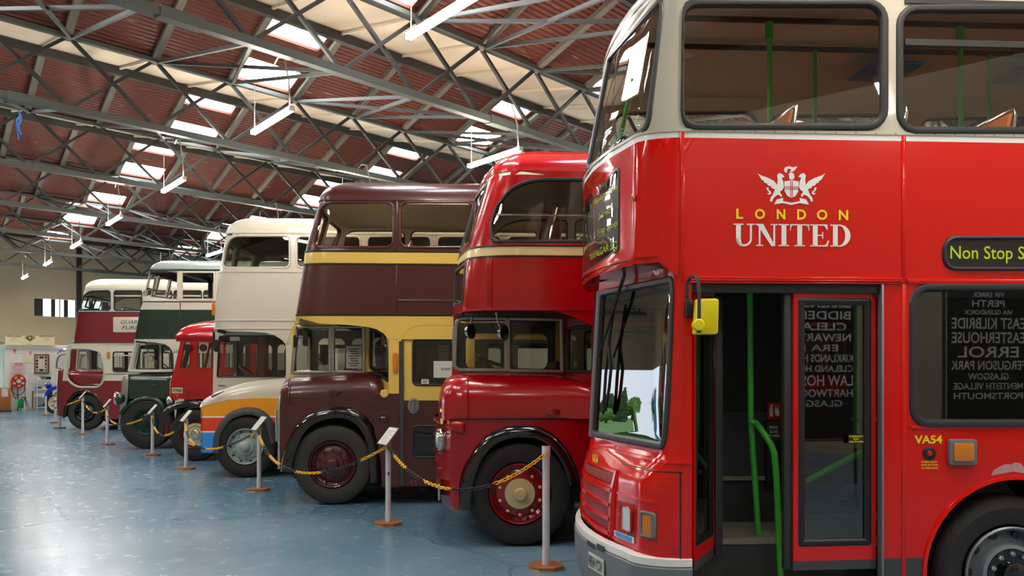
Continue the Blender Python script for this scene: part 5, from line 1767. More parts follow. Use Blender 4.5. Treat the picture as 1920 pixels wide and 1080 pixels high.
# near side: yellow above, maroon below, door
zsp = m.q(740, 738)[1]
zdr = m.q(790, 751)[1]
ub = m.q(729, 700)[0]
pil = [(729, 912), (748, 912), (748, 640), (729, 634)]
apr = [(700, 738)] + [(735, 738), (735, 634), (748, 640), (748, 912), (716, 910)] + [(712, 880), (706, 845), (700, 815)]
plate(m, m.P([(729, 634), (748, 638), (748, 914), (716, 912), (714, 870), (708, 830), (702, 812), (702, 738), (729, 738)]), [], 0.0, 0.05, ['yellow_paint', 'maroon_paint', 'interior_cream'], lambda p, z: 1 if z < zsp else 0, 'side_pillar', lines=[[(-5, zsp), (9, zsp)]], inner=2)
boxo('door_rubber', m.q(748, 700)[0], m.q(757, 700)[0], 0.01, 0.06, m.q(750, 912)[1], m.q(750, 615)[1], 'skirt_grey', m.root)
dw1 = m.P(rpoly([(774, 636, 9), (858, 636, 9), (858, 722, 9), (774, 722, 9)], 4))
dw2 = m.P(rpoly([(774, 799, 9), (858, 799, 9), (858, 858, 9), (774, 858, 9)], 4))
plate(m, m.P([(757, 620), (875, 610), (875, 912), (757, 912)]), [dw1, dw2], 0.03, 0.04, ['yellow_paint', 'maroon_paint', 'interior_cream'], lambda p, z: 1 if z < zdr else 0, 'platform_door', lines=[[(-5, zdr), (9, zdr)]], inner=2)
for w in (dw1, dw2): win(m.root, w, flat(0.03), w=0.035, name='door_window', mat='rubber', pane='tint_glass')
# arched header over the door
P_ = m.P([(745, 594), (1100, 594), (1100, 610), (790, 610), (775, 612), (762, 620), (755, 632), (752, 640), (745, 640)])
plate(m, P_, [], -0.004, 0.05, ['yellow_paint'], None, 'door_header')
dh = MB().lathe([(0.095, 0.0), (0.095, -0.02), (0.075, -0.025), (0.07, -0.006)], (0, 0, 0), 'y', 24).done('door_handle', 'steel_rim', m.root)
u, z = m.q(776, 761, 0.03); dh.location = (u, 0.03, z); dh.scale = (0.8, 1, 1.1)
boxo('grip', -0.015, 0.015, -0.03, -0.005, -0.07, 0.07, 'bumper_grey', dh, 0.008)
plate(m, [(m.q(875, 900)[0], 0.42), (rm, 0.42), (rm, m.q(800, 600)[1]), (m.q(875, 610)[0], m.q(800, 600)[1])], window_row(m.q(890, 700)[0], rm - 0.3, 1.6, 2.25, 1.0, 0.16), 0.0, 0.05, ['yellow_paint', 'maroon_paint', 'interior_cream'], lambda p, z: 1 if z < zsp else 0, 'side_body', lines=[[(-5, zsp), (9, zsp)]], inner=2)
rest_of_body(m, m.q(740, 700)[0], rm, 0.42, zfM, 'yellow_paint', 'interior_cream', lower_wins=window_row(m.q(760, 700)[0], rm - 0.3, 1.6, 2.2, 1.0, 0.16), zsplit=zsp, mat2='maroon_paint', upper_z=zfM - 0.02)
# notices
def notice(b, x0, y0, x1, y1, v, rows, name='notice', mat='paper', head=None):
    P_ = b.P([(x0, y1), (x1, y1), (x1, y0), (x0, y0)], v)
    o = MB().prism(P_, v - 0.006, v).done(name, mat, b.root)
    m_ = MB()
    for i in range(rows):
        y = y0 + (y1 - y0) * (i + 1.2) / (rows + 1.4)
        xa = x0 + (x1 - x0) * (0.15 + 0.08 * ((i * 7) % 3)); xb = x1 - (x1 - x0) * (0.15 + 0.06 * ((i * 5) % 3))
        h = (y1 - y0) / (rows + 1) * 0.16
        q_ = b.P([(xa, y + h), (xb, y + h), (xb, y - h), (xa, y - h)], v)
        m_.add([(p, v - 0.008, z) for p, z in q_], [(0, 1, 2, 3)])
    pr_ = m_.done('printed_lines', 'ink', o, angle=0); pr_['kind'] = 'stuff'
    return o
notice(m, 649, 649, 678, 691, vm - 0.02, 8)
nt_ = notice(m, 813, 677, 850, 708, -0.0, 0, 'no_entry_notice')
u0_, z0_ = m.q(827, 694); u1_, z1_ = m.q(845, 690)
text_mb('NO ENTRY', lambda x, y: (u0_ + (u1_ - u0_) * x, -0.009, z0_ + (z1_ - z0_) * y), 0.02).done('notice_lettering', 'ink', nt_, angle=0)
notice(m, 790, 711, 804, 720, 0.0, 2)
amber_lamp(m, 741.5, 680, 11, 38)
u, z = m.q(721, 738)
MB().lathe([(0.055, 0.0), (0.055, -0.03), (0.045, -0.04)], (u, 0.0, z), 'y', 20).done('yellow_reflector', 'yellow_paint', m.root)
u, z = m.q(719, 783)
fc = MB().lathe([(0.075, 0.0), (0.075, -0.02), (0.06, -0.024), (0.055, -0.008)], (u, 0.0, z), 'y', 24).done('fuel_filler', 'maroon_wheel', m.root)
boxo('filler_cap', u - 0.04, u + 0.03, -0.03, -0.01, z - 0.008, z + 0.012, 'chrome', fc, 0.005)
# bonnet, tin front
bx = [(520, 745, 880, 0.42, 0.16), (523, 728, 880, 0.30, 0.18), (529, 714, 880, 0.22, 0.2), (539, 708, 880, 0.17, 0.22)]
stn = []
for x, yt, yb, v, r_ in bx:
    stn.append((m.q(x, yt, v)[0], m.q(x, yb, v)[1], m.q(x, yt, v + 0.2)[1], v, r_))
bonnet(m, stn, 1.9, 'maroon_paint', 'tin_front')
bx = [(539.5, 707, 768), (560, 705, 768), (600, 703, 768), (650, 700, 768), (690, 698, 770), (706, 702, 772), (716, 716, 772), (720, 735, 772)]
stn = [(m.q(x, yt, 0.14)[0], m.q(x, yb, 0.14)[1], m.q(x, yt, 0.4)[1], 0.14, 0.27) for x, yt, yb in bx]
bonnet(m, stn, 1.12, 'maroon_paint')
ap = [(539, 885), (539, 764), (724, 764), (724, 850)] + [(710, 848)] + arc(620, 858, 88, 82, 10, 172, 20)
plate(m, m.P([(521, 886), (521, 760), (715, 760), (715, 840)] + arc(620, 858, 90, 84, 12, 178, 20) + [(530, 886)]), [], 0.12, 0.03, ['maroon_paint', 'dark_interior'], None, 'apron_side', inner=1)
u = m.q(539, 800)[0]
MB().tube([(u, 0.13, m.q(539, 880)[1]), (u, 0.13, m.q(539, 740)[1]), (u, 0.18, m.q(539, 722, 0.1)[1]), (u, 0.32, m.q(539, 710, 0.2)[1])], 0.007, 6).done('bonnet_seam', 'maroon_wheel', m.root)
u, z = m.q(628, 737, 0.12)
MB().prism([(u - 0.09, z + 0.03), (u + 0.09, z + 0.03), (u + 0.02, z - 0.03), (u - 0.02, z - 0.03)], 0.11, 0.15).done('bonnet_badge', 'maroon_wheel', m.root, bevel=0.004)
MB().tube([(m.q(518, 790)[0], 0.3, m.q(518, 830)[1]), (m.q(517, 790)[0], 0.3, m.q(518, 770)[1])], 0.07, 12).done('headlamp_edge', 'chrome', m.root)
wp = smooth([m.q(x, y) for x, y in [(524, 885), (526, 866), (535, 835), (552, 800), (580, 775), (620, 763), (655, 765), (682, 780), (702, 808), (712, 838), (715, 870), (716, 905)]], 3)
wing(m, wp, 0.0, 0.42, 'black_gloss', lip=0.13)
czm = m.q(622, 872)[1]
stM = dict(rim='maroon_wheel', hub='maroon_wheel', nuts=(10, 0.60, 0.017, 0.03, 'maroon_wheel'), holes=(10, 0.83, 0.016, 0.055))
wheel(m, 0.0, czm, czm, 0.31, stM, v=0.05, n=74, tyre='tyre_dusty')
wheel(m, 0.0, czm, czm, 0.31, dict(rim='maroon_wheel', hub='maroon_wheel'), v=m.W - 0.33, n=30)
wheel(m, 4.9, czm, czm, 0.31, dict(rim='maroon_wheel', hub='maroon_wheel'), v=0.05, n=30)
wheel_well_shade(m, 0, 0.46, m.q(622, 765)[1], 0.58)
# mirrors and semaphore arm by the cab
for (x, y, w_, h_, v) in ((573, 632, 10, 34, 0.85), (554, 640, 7, 24, 0.95)):
    P_ = m.P(rrect(x - w_ / 2, y - h_ / 2, x + w_ / 2, y + h_ / 2, 3), v)
    MB().prism(P_, v - 0.03, v).done('mirror_head', 'black_gloss', m.root, bevel=0.008)
a_ = m.q(556, 612, 0.8); c_ = m.q(557, 632, 0.8)
MB().tube([(a_[0], 0.8, a_[1]), (c_[0], 0.8, c_[1]), (m.q(573, 632, 0.85)[0], 0.85, c_[1])], 0.014, 6).done('mirror_arm', 'chrome', m.root)
a_ = m.q(549, 615, 0.5); c_ = m.q(531, 660, 0.5)
MB().tube([(a_[0], 0.5, a_[1]), (c_[0], 0.5, c_[1])], 0.007, 5).done('width_rod', 'yellow_paint', m.root)
for x in (604, 614):
    u, z = m.q(x, 690, vm + 0.4)
    MB().lathe([(0.05, 0), (0.05, -0.05)], (u, vm + 0.4, z), 'y', 16).done('dial', 'lens_clear', m.root)

# ---------------------------------------------------------------- white bus with orange, red and blue nose
Wb = Veh(458, 897, 'double_decker_bus', 'white double-decker with orange, red and blue bonnet front', W=2.40)
b = Wb; rw_ = 7.4
w1 = rpoly([(416, 502, 8), (424, 456, 14), (438, 442, 8), (543, 442, 9), (543.5, 502, 9)], 4)
more = [rrect(556 + 132 * k, 443, 676 + 132 * k, 502, 9) for k in range(5)]
shW, z1W, zfW = deck(Wb, [(621, 390), (575, 392), (515, 399), (440, 413)], 0.22, 0.22, 0.08,
    [(394, 622), (430, 621), (470, 622), (498, 624), (515, 629), (528, 637), (536, 646)], 436, [w1] + more, [(300, 0)], ['white_bus'], rw_,
    Wb.q(470, 401)[1] - Wb.q(413, 436)[1], 0.42, 0.42, 'white_bus', 'shade_grey', lambda sh: [rrect(sh.uc - 1.46, b.q(410, 500)[1], sh.uc - 1.02, b.q(410, 446)[1], 0.06), rrect(sh.uc - 1.98, b.q(410, 500)[1], sh.uc - 1.54, b.q(410, 446)[1], 0.06)], fm='white_bus', fw=0.04, pane='tint_glass')
for y in (436, 509, 600.5, 616):
    trim(Wb, shW, Wb.q(430, y)[1], 0.011, 0.01, rw_, 'white_bus', 'moulding')
boxo('canopy_soffit', shW.uc - 0.05, rw_, 0.06, Wb.W - 0.06, zfW - 0.0, zfW + 0.05, 'off_white', Wb.root)
amber_lamp(Wb, 401, 579, 6.5, 25)
seat_rows(Wb, [Wb.q(480, 430)[0] + 0.8 * k for k in range(5)], zfW + 0.05, 'brown_vinyl', hb=0.9)
vw = 0.95
cab_wall(Wb, [(399, 745), (542, 745), (542, 618), (401, 618)], [rpoly([(411, 630, 3), (534, 630, 3), (535, 706, 5), (407, 707, 3)], 3)], vw, 'white_bus', fm='rubber', fw=0.025)
far_cab(Wb, Wb.q(401, 660, vw)[0], Wb.q(541, 660, vw)[0] + 0.1, Wb.q(410, 750, vw)[1], Wb.q(410, 707, vw)[1], zfW, vw + 0.02, 'white_bus', fm='rubber')
plate(Wb, Wb.P([(536, 640), (560, 640), (560, 860), (536, 860)]), [], 0.0, 0.05, ['white_bus'], None, 'side_pillar')
u = Wb.q(487, 660, vw)[0]
boxo('window_pillar', u - 0.05, u + 0.06, vw + 0.06, vw + 0.10, Wb.q(480, 707, vw)[1], Wb.q(480, 630, vw)[1], 'brown_vinyl', Wb.root)
boxo('cab_badge', Wb.q(409, 722, vw)[0], Wb.q(423, 722, vw)[0], vw - 0.01, vw, Wb.q(409, 724, vw)[1], Wb.q(409, 722, vw)[1], 'bumper_grey', Wb.root)
rest_of_body(Wb, Wb.q(560, 700)[0], rw_, 0.42, zfW, 'white_bus', 'shade_grey', lower_wins=window_row(Wb.q(575, 700)[0], rw_ - 0.3, 1.6, 2.2, 1.0, 0.16), upper_z=zfW - 0.02)
plate(Wb, [(Wb.q(560, 900)[0], 0.42), (rw_, 0.42), (rw_, zfW), (Wb.q(560, 640)[0], zfW)], window_row(Wb.q(575, 700)[0], rw_ - 0.3, 1.6, 2.2, 1.0, 0.16), 0.0, 0.05, ['white_bus', 'shade_grey'], None, 'side_body', inner=1)
bx = [(374, 758, 766, 0.5, 0.08), (376, 752, 765, 0.36, 0.12), (384, 745, 763, 0.24, 0.15), (400, 735, 758, 0.18, 0.18), (425, 726, 752, 0.15, 0.20), (450, 718, 749, 0.14, 0.22), (480, 712, 748, 0.13, 0.22), (515, 709, 747, 0.12, 0.22), (545, 708, 747, 0.12, 0.22)]
bonnet(Wb, [(Wb.q(x, yt, v)[0], Wb.q(x, yb, v)[1], Wb.q(x, yt, v + 0.2)[1], v, r_) for x, yt, yb, v, r_ in bx], 1.2, 'white_bus')
zo = Wb.q(400, 781)[1]; zo2 = Wb.q(400, 784)[1]; zr1 = Wb.q(400, 809)[1]; zr2 = Wb.q(400, 812)[1]
ap = [(373, 850), (373, 765), (400, 757), (430, 750), (475, 747), (545, 747), (545, 800), (522, 815)] + arc(462, 828, 62, 58, 12, 175, 18) + [(396, 850)]
def wm(p, z):
    if z > zo: return 0
    if z > zo2: return 1
    if z > zr1: return 2
    if z > zr2: return 1
    return 3
plate(Wb, Wb.P(ap), [], 0.10, 0.04, ['orange_paint', 'white_paint', 'orange_red', 'sky_blue_paint', 'dark_interior'], wm, 'nose_side', lines=[[(-3, z), (3, z)] for z in (zo, zo2, zr1, zr2)], inner=4)
uN = Wb.q(373, 800)[0]
mb = panel([(0.10, Wb.q(373, 850)[1]), (2.2, Wb.q(373, 850)[1]), (2.2, Wb.q(373, 766)[1]), (0.10, Wb.q(373, 766)[1])], [], lambda p, z, o: (uN - o - 0.08 * (1 - ((p - 1.15) / 1.05) ** 2), p, z), 0.03, wm, 4, lines=[[(0, z), (3, z)] for z in (zo, zo2, zr1, zr2)], refine=([0.3 + 0.2 * k for k in range(10)], [Wb.q(373, y)[1] for y in (790, 830)]))
mb.done('nose_front', ['orange_paint', 'white_paint', 'orange_red', 'sky_blue_paint'], Wb.root)
P_ = Wb.P([(396, 742), (419, 733), (420, 735), (398, 746)], 0.14)
MB().prism(P_, 0.11, 0.15).done('bonnet_catch', 'bumper_grey', Wb.root, bevel=0.003)
MB().tube([(Wb.q(x, y, 0.12)[0], 0.115, Wb.q(x, y, 0.12)[1]) for x, y in [(374, 765), (400, 757.5), (430, 750.5), (475, 747.5), (545, 747.5)]], 0.008, 6).done('bonnet_seal', 'black_trim', Wb.root)
wp = smooth([Wb.q(x, y) for x, y in [(396, 850), (397, 820), (408, 795), (425, 776), (445, 767), (466, 764), (486, 768), (504, 782), (514, 800), (520, 830)]], 3)
wing(Wb, wp, 0.02, 0.42, 'skirt_grey', lip=0.10)
czW = Wb.q(458, 838)[1]
stW = dict(rim='rim_grey', hub='rim_grey', nuts=(10, 0.66, 0.02, 0.03, 'rim_grey'), holes=(10, 0.84, 0.018, 0.054))
wheel(Wb, 0, czW, czW, 0.30, stW, v=0.05, n=70)
wheel(Wb, 0, czW, czW, 0.30, dict(rim='rim_grey', hub='rim_grey'), v=Wb.W - 0.33, n=30)
wheel(Wb, 4.8, czW, czW, 0.30, dict(rim='rim_grey', hub='rim_grey'), v=0.05, n=30)
wheel_well_shade(Wb, 0, 0.46, Wb.q(458, 766)[1], 0.62)
P_ = Wb.P(rrect(402, 636, 413, 660, 4), 0.6)
MB().prism(P_, 0.55, 0.6).done('mirror_head', 'black_gloss', Wb.root, bevel=0.01)
a_ = Wb.q(401, 621, 0.6)
MB().tube([(a_[0], 0.6, a_[1]), (a_[0], 0.6, Wb.q(401, 648, 0.6)[1])], 0.02, 6).done('mirror_arm', 'black_trim', Wb.root)
P_ = Wb.P([(431, 639), (449, 639), (449, 631), (431, 631)], vw)
MB().prism(P_, vw + 0.01, vw + 0.02).done('cab_notice', 'paper', Wb.root)
# ---------------------------------------------------------------- red bonneted coach
C = Veh(362, 864.5, 'vintage_coach', 'small red vintage coach with peaked cab roof and dark wings, between green and white buses', W=2.0, cat='coach')
b = C; rc = 5.5
# peaked roof
P_ = [(326, 632), (329, 622), (335, 609), (345, 602), (365, 598), (400, 594), (470, 592)]
rows = []
for k in range(13):
    a = PI * k / 12
    f = math.sin(a) ** 0.6 if 0 < k < 12 else 0.0
    row = []
    for x, y in P_:
        u, z = C.q(x, y)
        zb_ = C.q(x, 634)[1]
        row.append((u + (0.0 if x > 340 else 0.10 * (1 - abs(math.cos(a)))) * -1.0, C.W / 2 - C.W / 2 * math.cos(a) * 1.0, zb_ + (z - zb_) * f))
    row.append((rc, row[-1][1], row[-1][2]))
    rows.append(row)
MB().grid(rows).done('roof', 'coach_red', C.root, angle=60)
boxo('roof_valance', C.q(329, 632)[0], rc, 0.02, C.W - 0.02, C.q(340, 640)[1], C.q(340, 633)[1], 'coach_red', C.root, 0.01)
MB().prism(C.P([(327, 634), (470, 634), (470, 628), (328, 628)]), -0.01, 0.03).done('roof_gutter', 'coach_red', C.root, bevel=0.008)
wA = C.P(rpoly([(346, 641, 2), (356, 641, 1), (355, 691, 1), (337, 690, 2)], 3))
wB = C.P(rpoly([(371, 641, 2), (412, 641, 2), (412, 690, 2), (369, 690, 2)], 3))
wC = C.P(rpoly([(420, 641, 2), (470, 641, 2), (470, 690, 2), (420, 690, 2)], 3))
plate(C, C.P([(340, 637), (480, 637), (480, 830), (380, 830), (380, 748), (323, 748), (322, 702), (326, 700)]), [wA, wB, wC], 0.02, 0.04, ['coach_red', 'brown_vinyl'], None, 'cab_side', inner=1)
for w in (wA, wB, wC): win(C.root, w, flat(0.02), w=0.02, mat='coach_red', name='window')
plate(C, [(C.q(340, 637)[0], 0.4), (rc, 0.4), (rc, C.q(340, 637)[1]), (C.q(340, 637)[0], C.q(340, 637)[1])], [[(p, z) for p, z in wB], rrect(1.0, 1.75, 2.1, 2.3, 0.05), rrect(2.2, 1.75, 3.3, 2.3, 0.05)], C.W - 0.03, 0.04, ['coach_red', 'brown_vinyl'], None, 'far_side_panel', inner=1)
fzA, fzB = C.q(330, 700)[1], C.q(340, 637)[1]
uA, uB = C.q(326, 700)[0], C.q(340, 637)[0]
for vv in (0.05, 1.0 - 0.03, C.W - 0.09):
    MB().tube([(uA, vv + 0.02, fzA), (uB, vv + 0.02, fzB)], 0.03, 6).done('screen_post', 'coach_red', C.root)
mb = panel([(0.08, fzA), (C.W - 0.08, fzA), (C.W - 0.08, fzB), (0.08, fzB)], [], lambda p, z, o: (uA + (uB - uA) * (z - fzA) / (fzB - fzA) + 0.02, p, z), 0, lambda a, c: 0, 1)
mb.done('windscreen', 'clear_glass', C.root)
bx = [(318.5, 708, 745, 0.10, 0.10), (320, 703, 745, 0.06, 0.12), (328, 702, 746, 0.05, 0.14), (365, 701, 747, 0.04, 0.14), (400, 700, 747, 0.03, 0.14)]
bonnet(C, [(C.q(x, yt, v)[0], C.q(x, yb, v)[1], C.q(x, yt, v + 0.1)[1], v, r_) for x, yt, yb, v, r_ in bx], 1.6, 'coach_red')
boxo('radiator_edge', C.q(316.5, 720)[0], C.q(319.5, 720)[0], 0.08, 1.5, C.q(318, 748)[1], C.q(318, 704)[1], 'chrome', C.root, 0.01)
boxo('bonnet_moulding', C.q(320, 716)[0], C.q(400, 716)[0], 0.02, 0.06, C.q(330, 717.5)[1], C.q(330, 716)[1], 'coach_red', C.root, 0.004)
for k in range(14):
    u = C.q(346 + k * 2.8, 735)[0]
    boxo('louvre', u, u + 0.012, 0.02, 0.06, C.q(350, 743)[1], C.q(350, 730)[1], 'rim_red', C.root)
P_ = C.P(rrect(323, 727, 343, 737.5, 1), 0.03)
pl_ = MB().prism(P_, 0.015, 0.04).done('plate', 'yellow_paint', C.root, bevel=0.003)
MB().prism(C.P(rrect(324, 727.8, 342.2, 736.7, 1), 0.03), 0.012, 0.016).done('plate_face', 'cream_paint', pl_)
u0_, z0_ = C.q(325, 735.6, 0.02); u1_, z1_ = C.q(341, 728.8, 0.02)
text_mb('P705', lambda x, y: (u0_ + (u1_ - u0_) * x, 0.010, z0_ + (z1_ - z0_) * y), 0.03).done('plate_lettering', 'ink', pl_, angle=0)
wp = smooth([C.q(x, y) for x, y in [(302, 774), (312, 764), (326, 757), (345, 752), (372, 750), (395, 760), (410, 790)]], 3)
wing(C, wp, -0.05, 0.5, 'black_gloss', lip=0.10)
plate(C, C.P([(312, 766), (326, 759), (345, 754), (372, 752), (372, 770), (340, 775)]), [], 0.35, 0.04, ['black_gloss'], None, 'wing_valance')
headlamp(C, C.q(313, 751)[0], 0.12, C.q(313, 752)[1], 0.085, 'chrome')
u, z = C.q(330, 745, 0.04)
MB().lathe([(0.06, 0.0), (0.06, -0.02), (0.03, -0.03)], (u, 0.04, z), 'y', 16).done('horn', 'coach_red', C.root)
czC = C.q(365, 815)[1]
wheel_well_shade(C, 0.05, 0.42, C.q(365, 756)[1], 0.5)
stC = dict(rim='rim_red', hub='chrome', hubprof=[(0.2, 0.02), (0.2, 0.0), (0.15, -0.01), (0.145, 0.0), (0.10, 0.0), (0.09, -0.03), (0.03, -0.05)])
ty = wheel(C, C.q(367, 815)[0], czC, czC, 0.27, stC, v=-0.02, n=60)
MB().lathe([(0.225, 0.03), (0.225, -0.003), (0.155, -0.003)], (C.q(367, 815)[0], -0.02, czC), 'y', 32).done('cream_ring', 'cream_band', ty)
wheel(C, 0.05, czC, czC, 0.27, dict(rim='rim_red', hub='chrome'), v=C.W - 0.26, n=30)
wheel(C, 3.6, czC, czC, 0.27, dict(rim='rim_red', hub='chrome'), v=-0.02, n=30)
for x0, y0, x1, y1 in ((316, 770, 324, 815), (335, 768, 330, 790)):
    a_ = C.q(x0, y0, 0.2); c_ = C.q(x1, y1, 0.2)
    MB().tube([(a_[0], 0.3, a_[1]), (c_[0], 0.3, c_[1])], 0.06, 8).done('spring_hanger', 'black_trim', C.root)
MB().tube([(C.q(303, 820)[0], -0.02, C.q(303, 818)[1]), (C.q(312, 820)[0], -0.02, C.q(312, 818)[1]), (C.q(314, 800)[0], -0.0, C.q(314, 790)[1])], 0.018, 6).done('starting_handle', 'rim_red', C.root)
boxo('rear_wall', rc - 0.05, rc, 0.03, C.W - 0.03, 0.5, 2.6, 'coach_red', C.root)
boxo('floor_panel', C.q(380, 800)[0], rc, 0.06, C.W - 0.06, 0.75, 0.8, 'brown_vinyl', C.root)
MB().tube([(C.q(342, 644)[0], 0.05, C.q(342, 645)[1]), (C.q(345, 660)[0], -0.05, C.q(345, 652)[1])], 0.012, 6).done('mirror_arm', 'black_trim', C.root)
u, z = C.q(352, 652, -0.06)
MB().lathe([(0.07, 0.0), (0.07, -0.02)], (u, -0.05, z), 'y', 16).done('mirror_head', 'black_gloss', C.root)
u, z = C.q(379, 652, -0.02)
MB().lathe([(0.075, 0.0), (0.07, -0.03)], (u, 0.06, z), 'y', 16).done('horn_bulb', 'black_gloss', C.root)
MB().tube([(C.q(345, 665)[0], 0.25, C.q(345, 655)[1]), (C.q(336, 690)[0], 0.25, C.q(336, 690)[1])], 0.05, 8).done('wiper_unit', 'black_trim', C.root)

# ---------------------------------------------------------------- green bus with glassless upper deck
G = Veh(272, 842.5, 'double_decker_bus', 'dark green and white double-decker with open upper window frames and silver radiator', W=2.35)
b = G; rg = 7.4
w1 = [(281, 510), (334, 510), (334, 562), (268, 562)]
more = [[(340 + 68 * k, 510), (402 + 68 * k, 510), (402 + 68 * k, 562), (340 + 68 * k, 562)] for k in range(6)]
def gfr(sh):
    za = b.q(270, 561)[1]; zb2 = b.q(278, 511)[1]
    return [rrect(sh.uc - 2.02 + 0.36 * k, za, sh.uc - 1.70 + 0.36 * k, zb2, 0.01) for k in range(3)]
shG, z1G, zfG = deck(G, [(643, 244), (636, 246), (581, 257), (566, 262), (508, 276)], 0.10, 0.12, 0.05,
    [(246, 642), (290, 642), (308, 645), (318, 651), (325, 662)], 507, [w1] + more, [(566, 1), (580.5, 2), (636, 1)], ['off_white', 'off_white', 'dark_green'], rg,
    G.q(330, 484)[1] - G.q(276, 507)[1], 0.5, 0.35, 'pale_grey_roof', 'shade_grey', gfr, fm='off_white', fw=0.05, pane=None, reach=0.9)
trim(G, shG, G.q(280, 565.5)[1], 0.012, 0.012, rg, 'black_trim', 'sill_moulding')
trim(G, shG, G.q(280, 506)[1], 0.025, 0.012, rg, 'dark_green', 'cantrail')
u = G.q(338, 600)[0]
boxo('cover_strip', u - 0.012, u + 0.012, -0.006, 0.02, G.q(338, 634)[1], G.q(338, 568)[1], 'dark_green', G.root, 0.002)
rows = [[(G.q(339, 500)[0] + d, v, z) for v, z in [(0.02 + (G.W - 0.04) * k / 16, G.q(339, 505)[1] + 0.30 * math.sin(PI * k / 16) ** 0.5) for k in range(17)]] for d in (-0.02, 0.02)]
MB().grid(rows).done('roof_seam', 'pale_grey_roof', G.root)
boxo('canopy_soffit', shG.uc - 0.05, rg, 0.06, G.W - 0.06, zfG, zfG + 0.04, 'shade_grey', G.root)
# open front frame bars
for z in (G.q(270, 540)[1],):
    boxo('frame_bar', shG.uf(z) + 0.0, shG.uf(z) + 0.04, 0.15, G.W - 0.15, z - 0.02, z + 0.02, 'dark_green', G.root)
vg = 0.85
cab_wall(G, [(243, 703), (322, 703), (322, 640), (258, 640)], [rpoly([(264, 648, 2), (297, 648, 2), (297, 692, 1), (255, 692, 2)], 3), rpoly([(304, 648, 2), (320, 648, 5), (321, 690, 1), (304, 691, 1)], 3)], vg, 'off_white', fm='black_trim', fw=0.03)
MB().tube([(G.q(258, 645, 0.5)[0], 0.5, zfG), (G.q(245, 697, 0.5)[0], 0.5, G.q(245, 697, 0.5)[1])], 0.07, 8).done('screen_pillar', 'off_white', G.root)
far_cab(G, G.q(250, 660, vg)[0], G.q(322, 660, vg)[0] + 0.1, G.q(260, 745, vg)[1], G.q(260, 692, vg)[1], zfG, vg + 0.02, 'dark_green', fm='black_trim')
plate(G, G.P([(325, 660), (335, 655), (345, 642), (345, 815), (328, 815), (326, 700)]), [], 0.0, 0.05, ['off_white', 'shade_grey'], None, 'side_pillar', inner=1)
plate(G, [(G.q(345, 800)[0], 0.45), (rg, 0.45), (rg, zfG), (G.q(345, 640)[0], zfG)], window_row(G.q(350, 700)[0], rg - 0.3, 1.65, 2.3, 1.0, 0.15), 0.0, 0.05, ['off_white', 'dark_green', 'shade_grey'], lambda p, z: 1 if z < 1.55 else 0, 'side_body', lines=[[(-4, 1.55), (9, 1.55)]], inner=2)
rest_of_body(G, G.q(345, 700)[0], rg, 0.45, zfG, 'off_white', 'shade_grey', lower_wins=window_row(G.q(350, 700)[0], rg - 0.3, 1.65, 2.3, 1.0, 0.15), zsplit=1.55, mat2='dark_green', upper_z=zfG - 0.01)
boxo('cab_sill', G.q(243, 697, 0.3)[0], G.q(325, 697, 0.3)[0], 0.25, vg, G.q(260, 698, 0.3)[1], G.q(260, 693, 0.3)[1], 'off_white', G.root, 0.01)
bx = [(240, 703, 748, 0.14, 0.12), (260, 702, 747, 0.13, 0.12), (300, 701, 747, 0.12, 0.12), (326, 700, 747, 0.10, 0.12)]
bonnet(G, [(G.q(x, yt, v)[0], G.q(x, yb, v)[1], G.q(x, yt, v + 0.1)[1], v, r_) for x, yt, yb, v, r_ in bx], 1.0, 'dark_green')
boxo('bonnet_hinge', G.q(242, 711)[0], G.q(322, 711)[0], 0.11, 0.16, G.q(260, 713)[1], G.q(260, 711)[1], 'alloy', G.root, 0.006)
P_ = G.P([(241, 702), (232, 704), (228, 712), (226, 745), (220, 806), (229, 806), (239, 745), (241, 720)], 0.1)
MB().prism(P_, 0.10, 1.05).done('radiator_shell', 'alloy', G.root, bevel=0.02)
boxo('bonnet_handle', G.q(281, 723)[0], G.q(291, 723)[0], 0.09, 0.13, G.q(281, 725)[1], G.q(281, 722)[1], 'dark_green', G.root, 0.006)
headlamp(G, G.q(216, 747, -0.05)[0], 0.02, G.q(216, 747)[1], 0.135, 'dark_green')
headlamp(G, G.q(216, 747, -0.05)[0], 1.6, G.q(216, 747)[1], 0.135, 'dark_green')
wp = smooth([G.q(x, y) for x, y in [(221, 775), (229, 764), (245, 751), (265, 743), (283, 743), (298, 749), (308, 760), (314, 775)]], 3)
wing(G, wp, 0.0, 0.48, 'dark_green', lip=0.06)
czG = G.q(272, 793)[1]
wheel_well_shade(G, 0.1, 0.5, G.q(272, 746)[1], 0.5)
stG = dict(rim='rim_green', hub='black_trim', hubprof=[(0.13, 0.04), (0.12, 0.0), (0.06, -0.01), (0.05, -0.04)], nuts=(8, 0.62, 0.02, 0.03, 'rim_green'))
wheel(G, 0, czG, czG, 0.27, stG, v=0.03, n=70)
wheel(G, 0, czG, czG, 0.27, dict(rim='rim_green', hub='black_trim'), v=G.W - 0.3, n=30)
wheel(G, 4.7, czG, czG, 0.27, dict(rim='rim_green', hub='black_trim'), v=0.03, n=30)
a_ = G.q(273, 660, 0.6); c_ = G.q(281, 672, 0.6)
ar = MB().tube([(a_[0], 0.6, zfG), (c_[0], 0.6, c_[1])], 0.012, 6).done('mirror_arm', 'chrome', G.root)
MB().lathe([(0.09, 0.0), (0.08, -0.03)], (c_[0], 0.6, c_[1]), 'y', 16).done('mirror_head', 'chrome', ar)

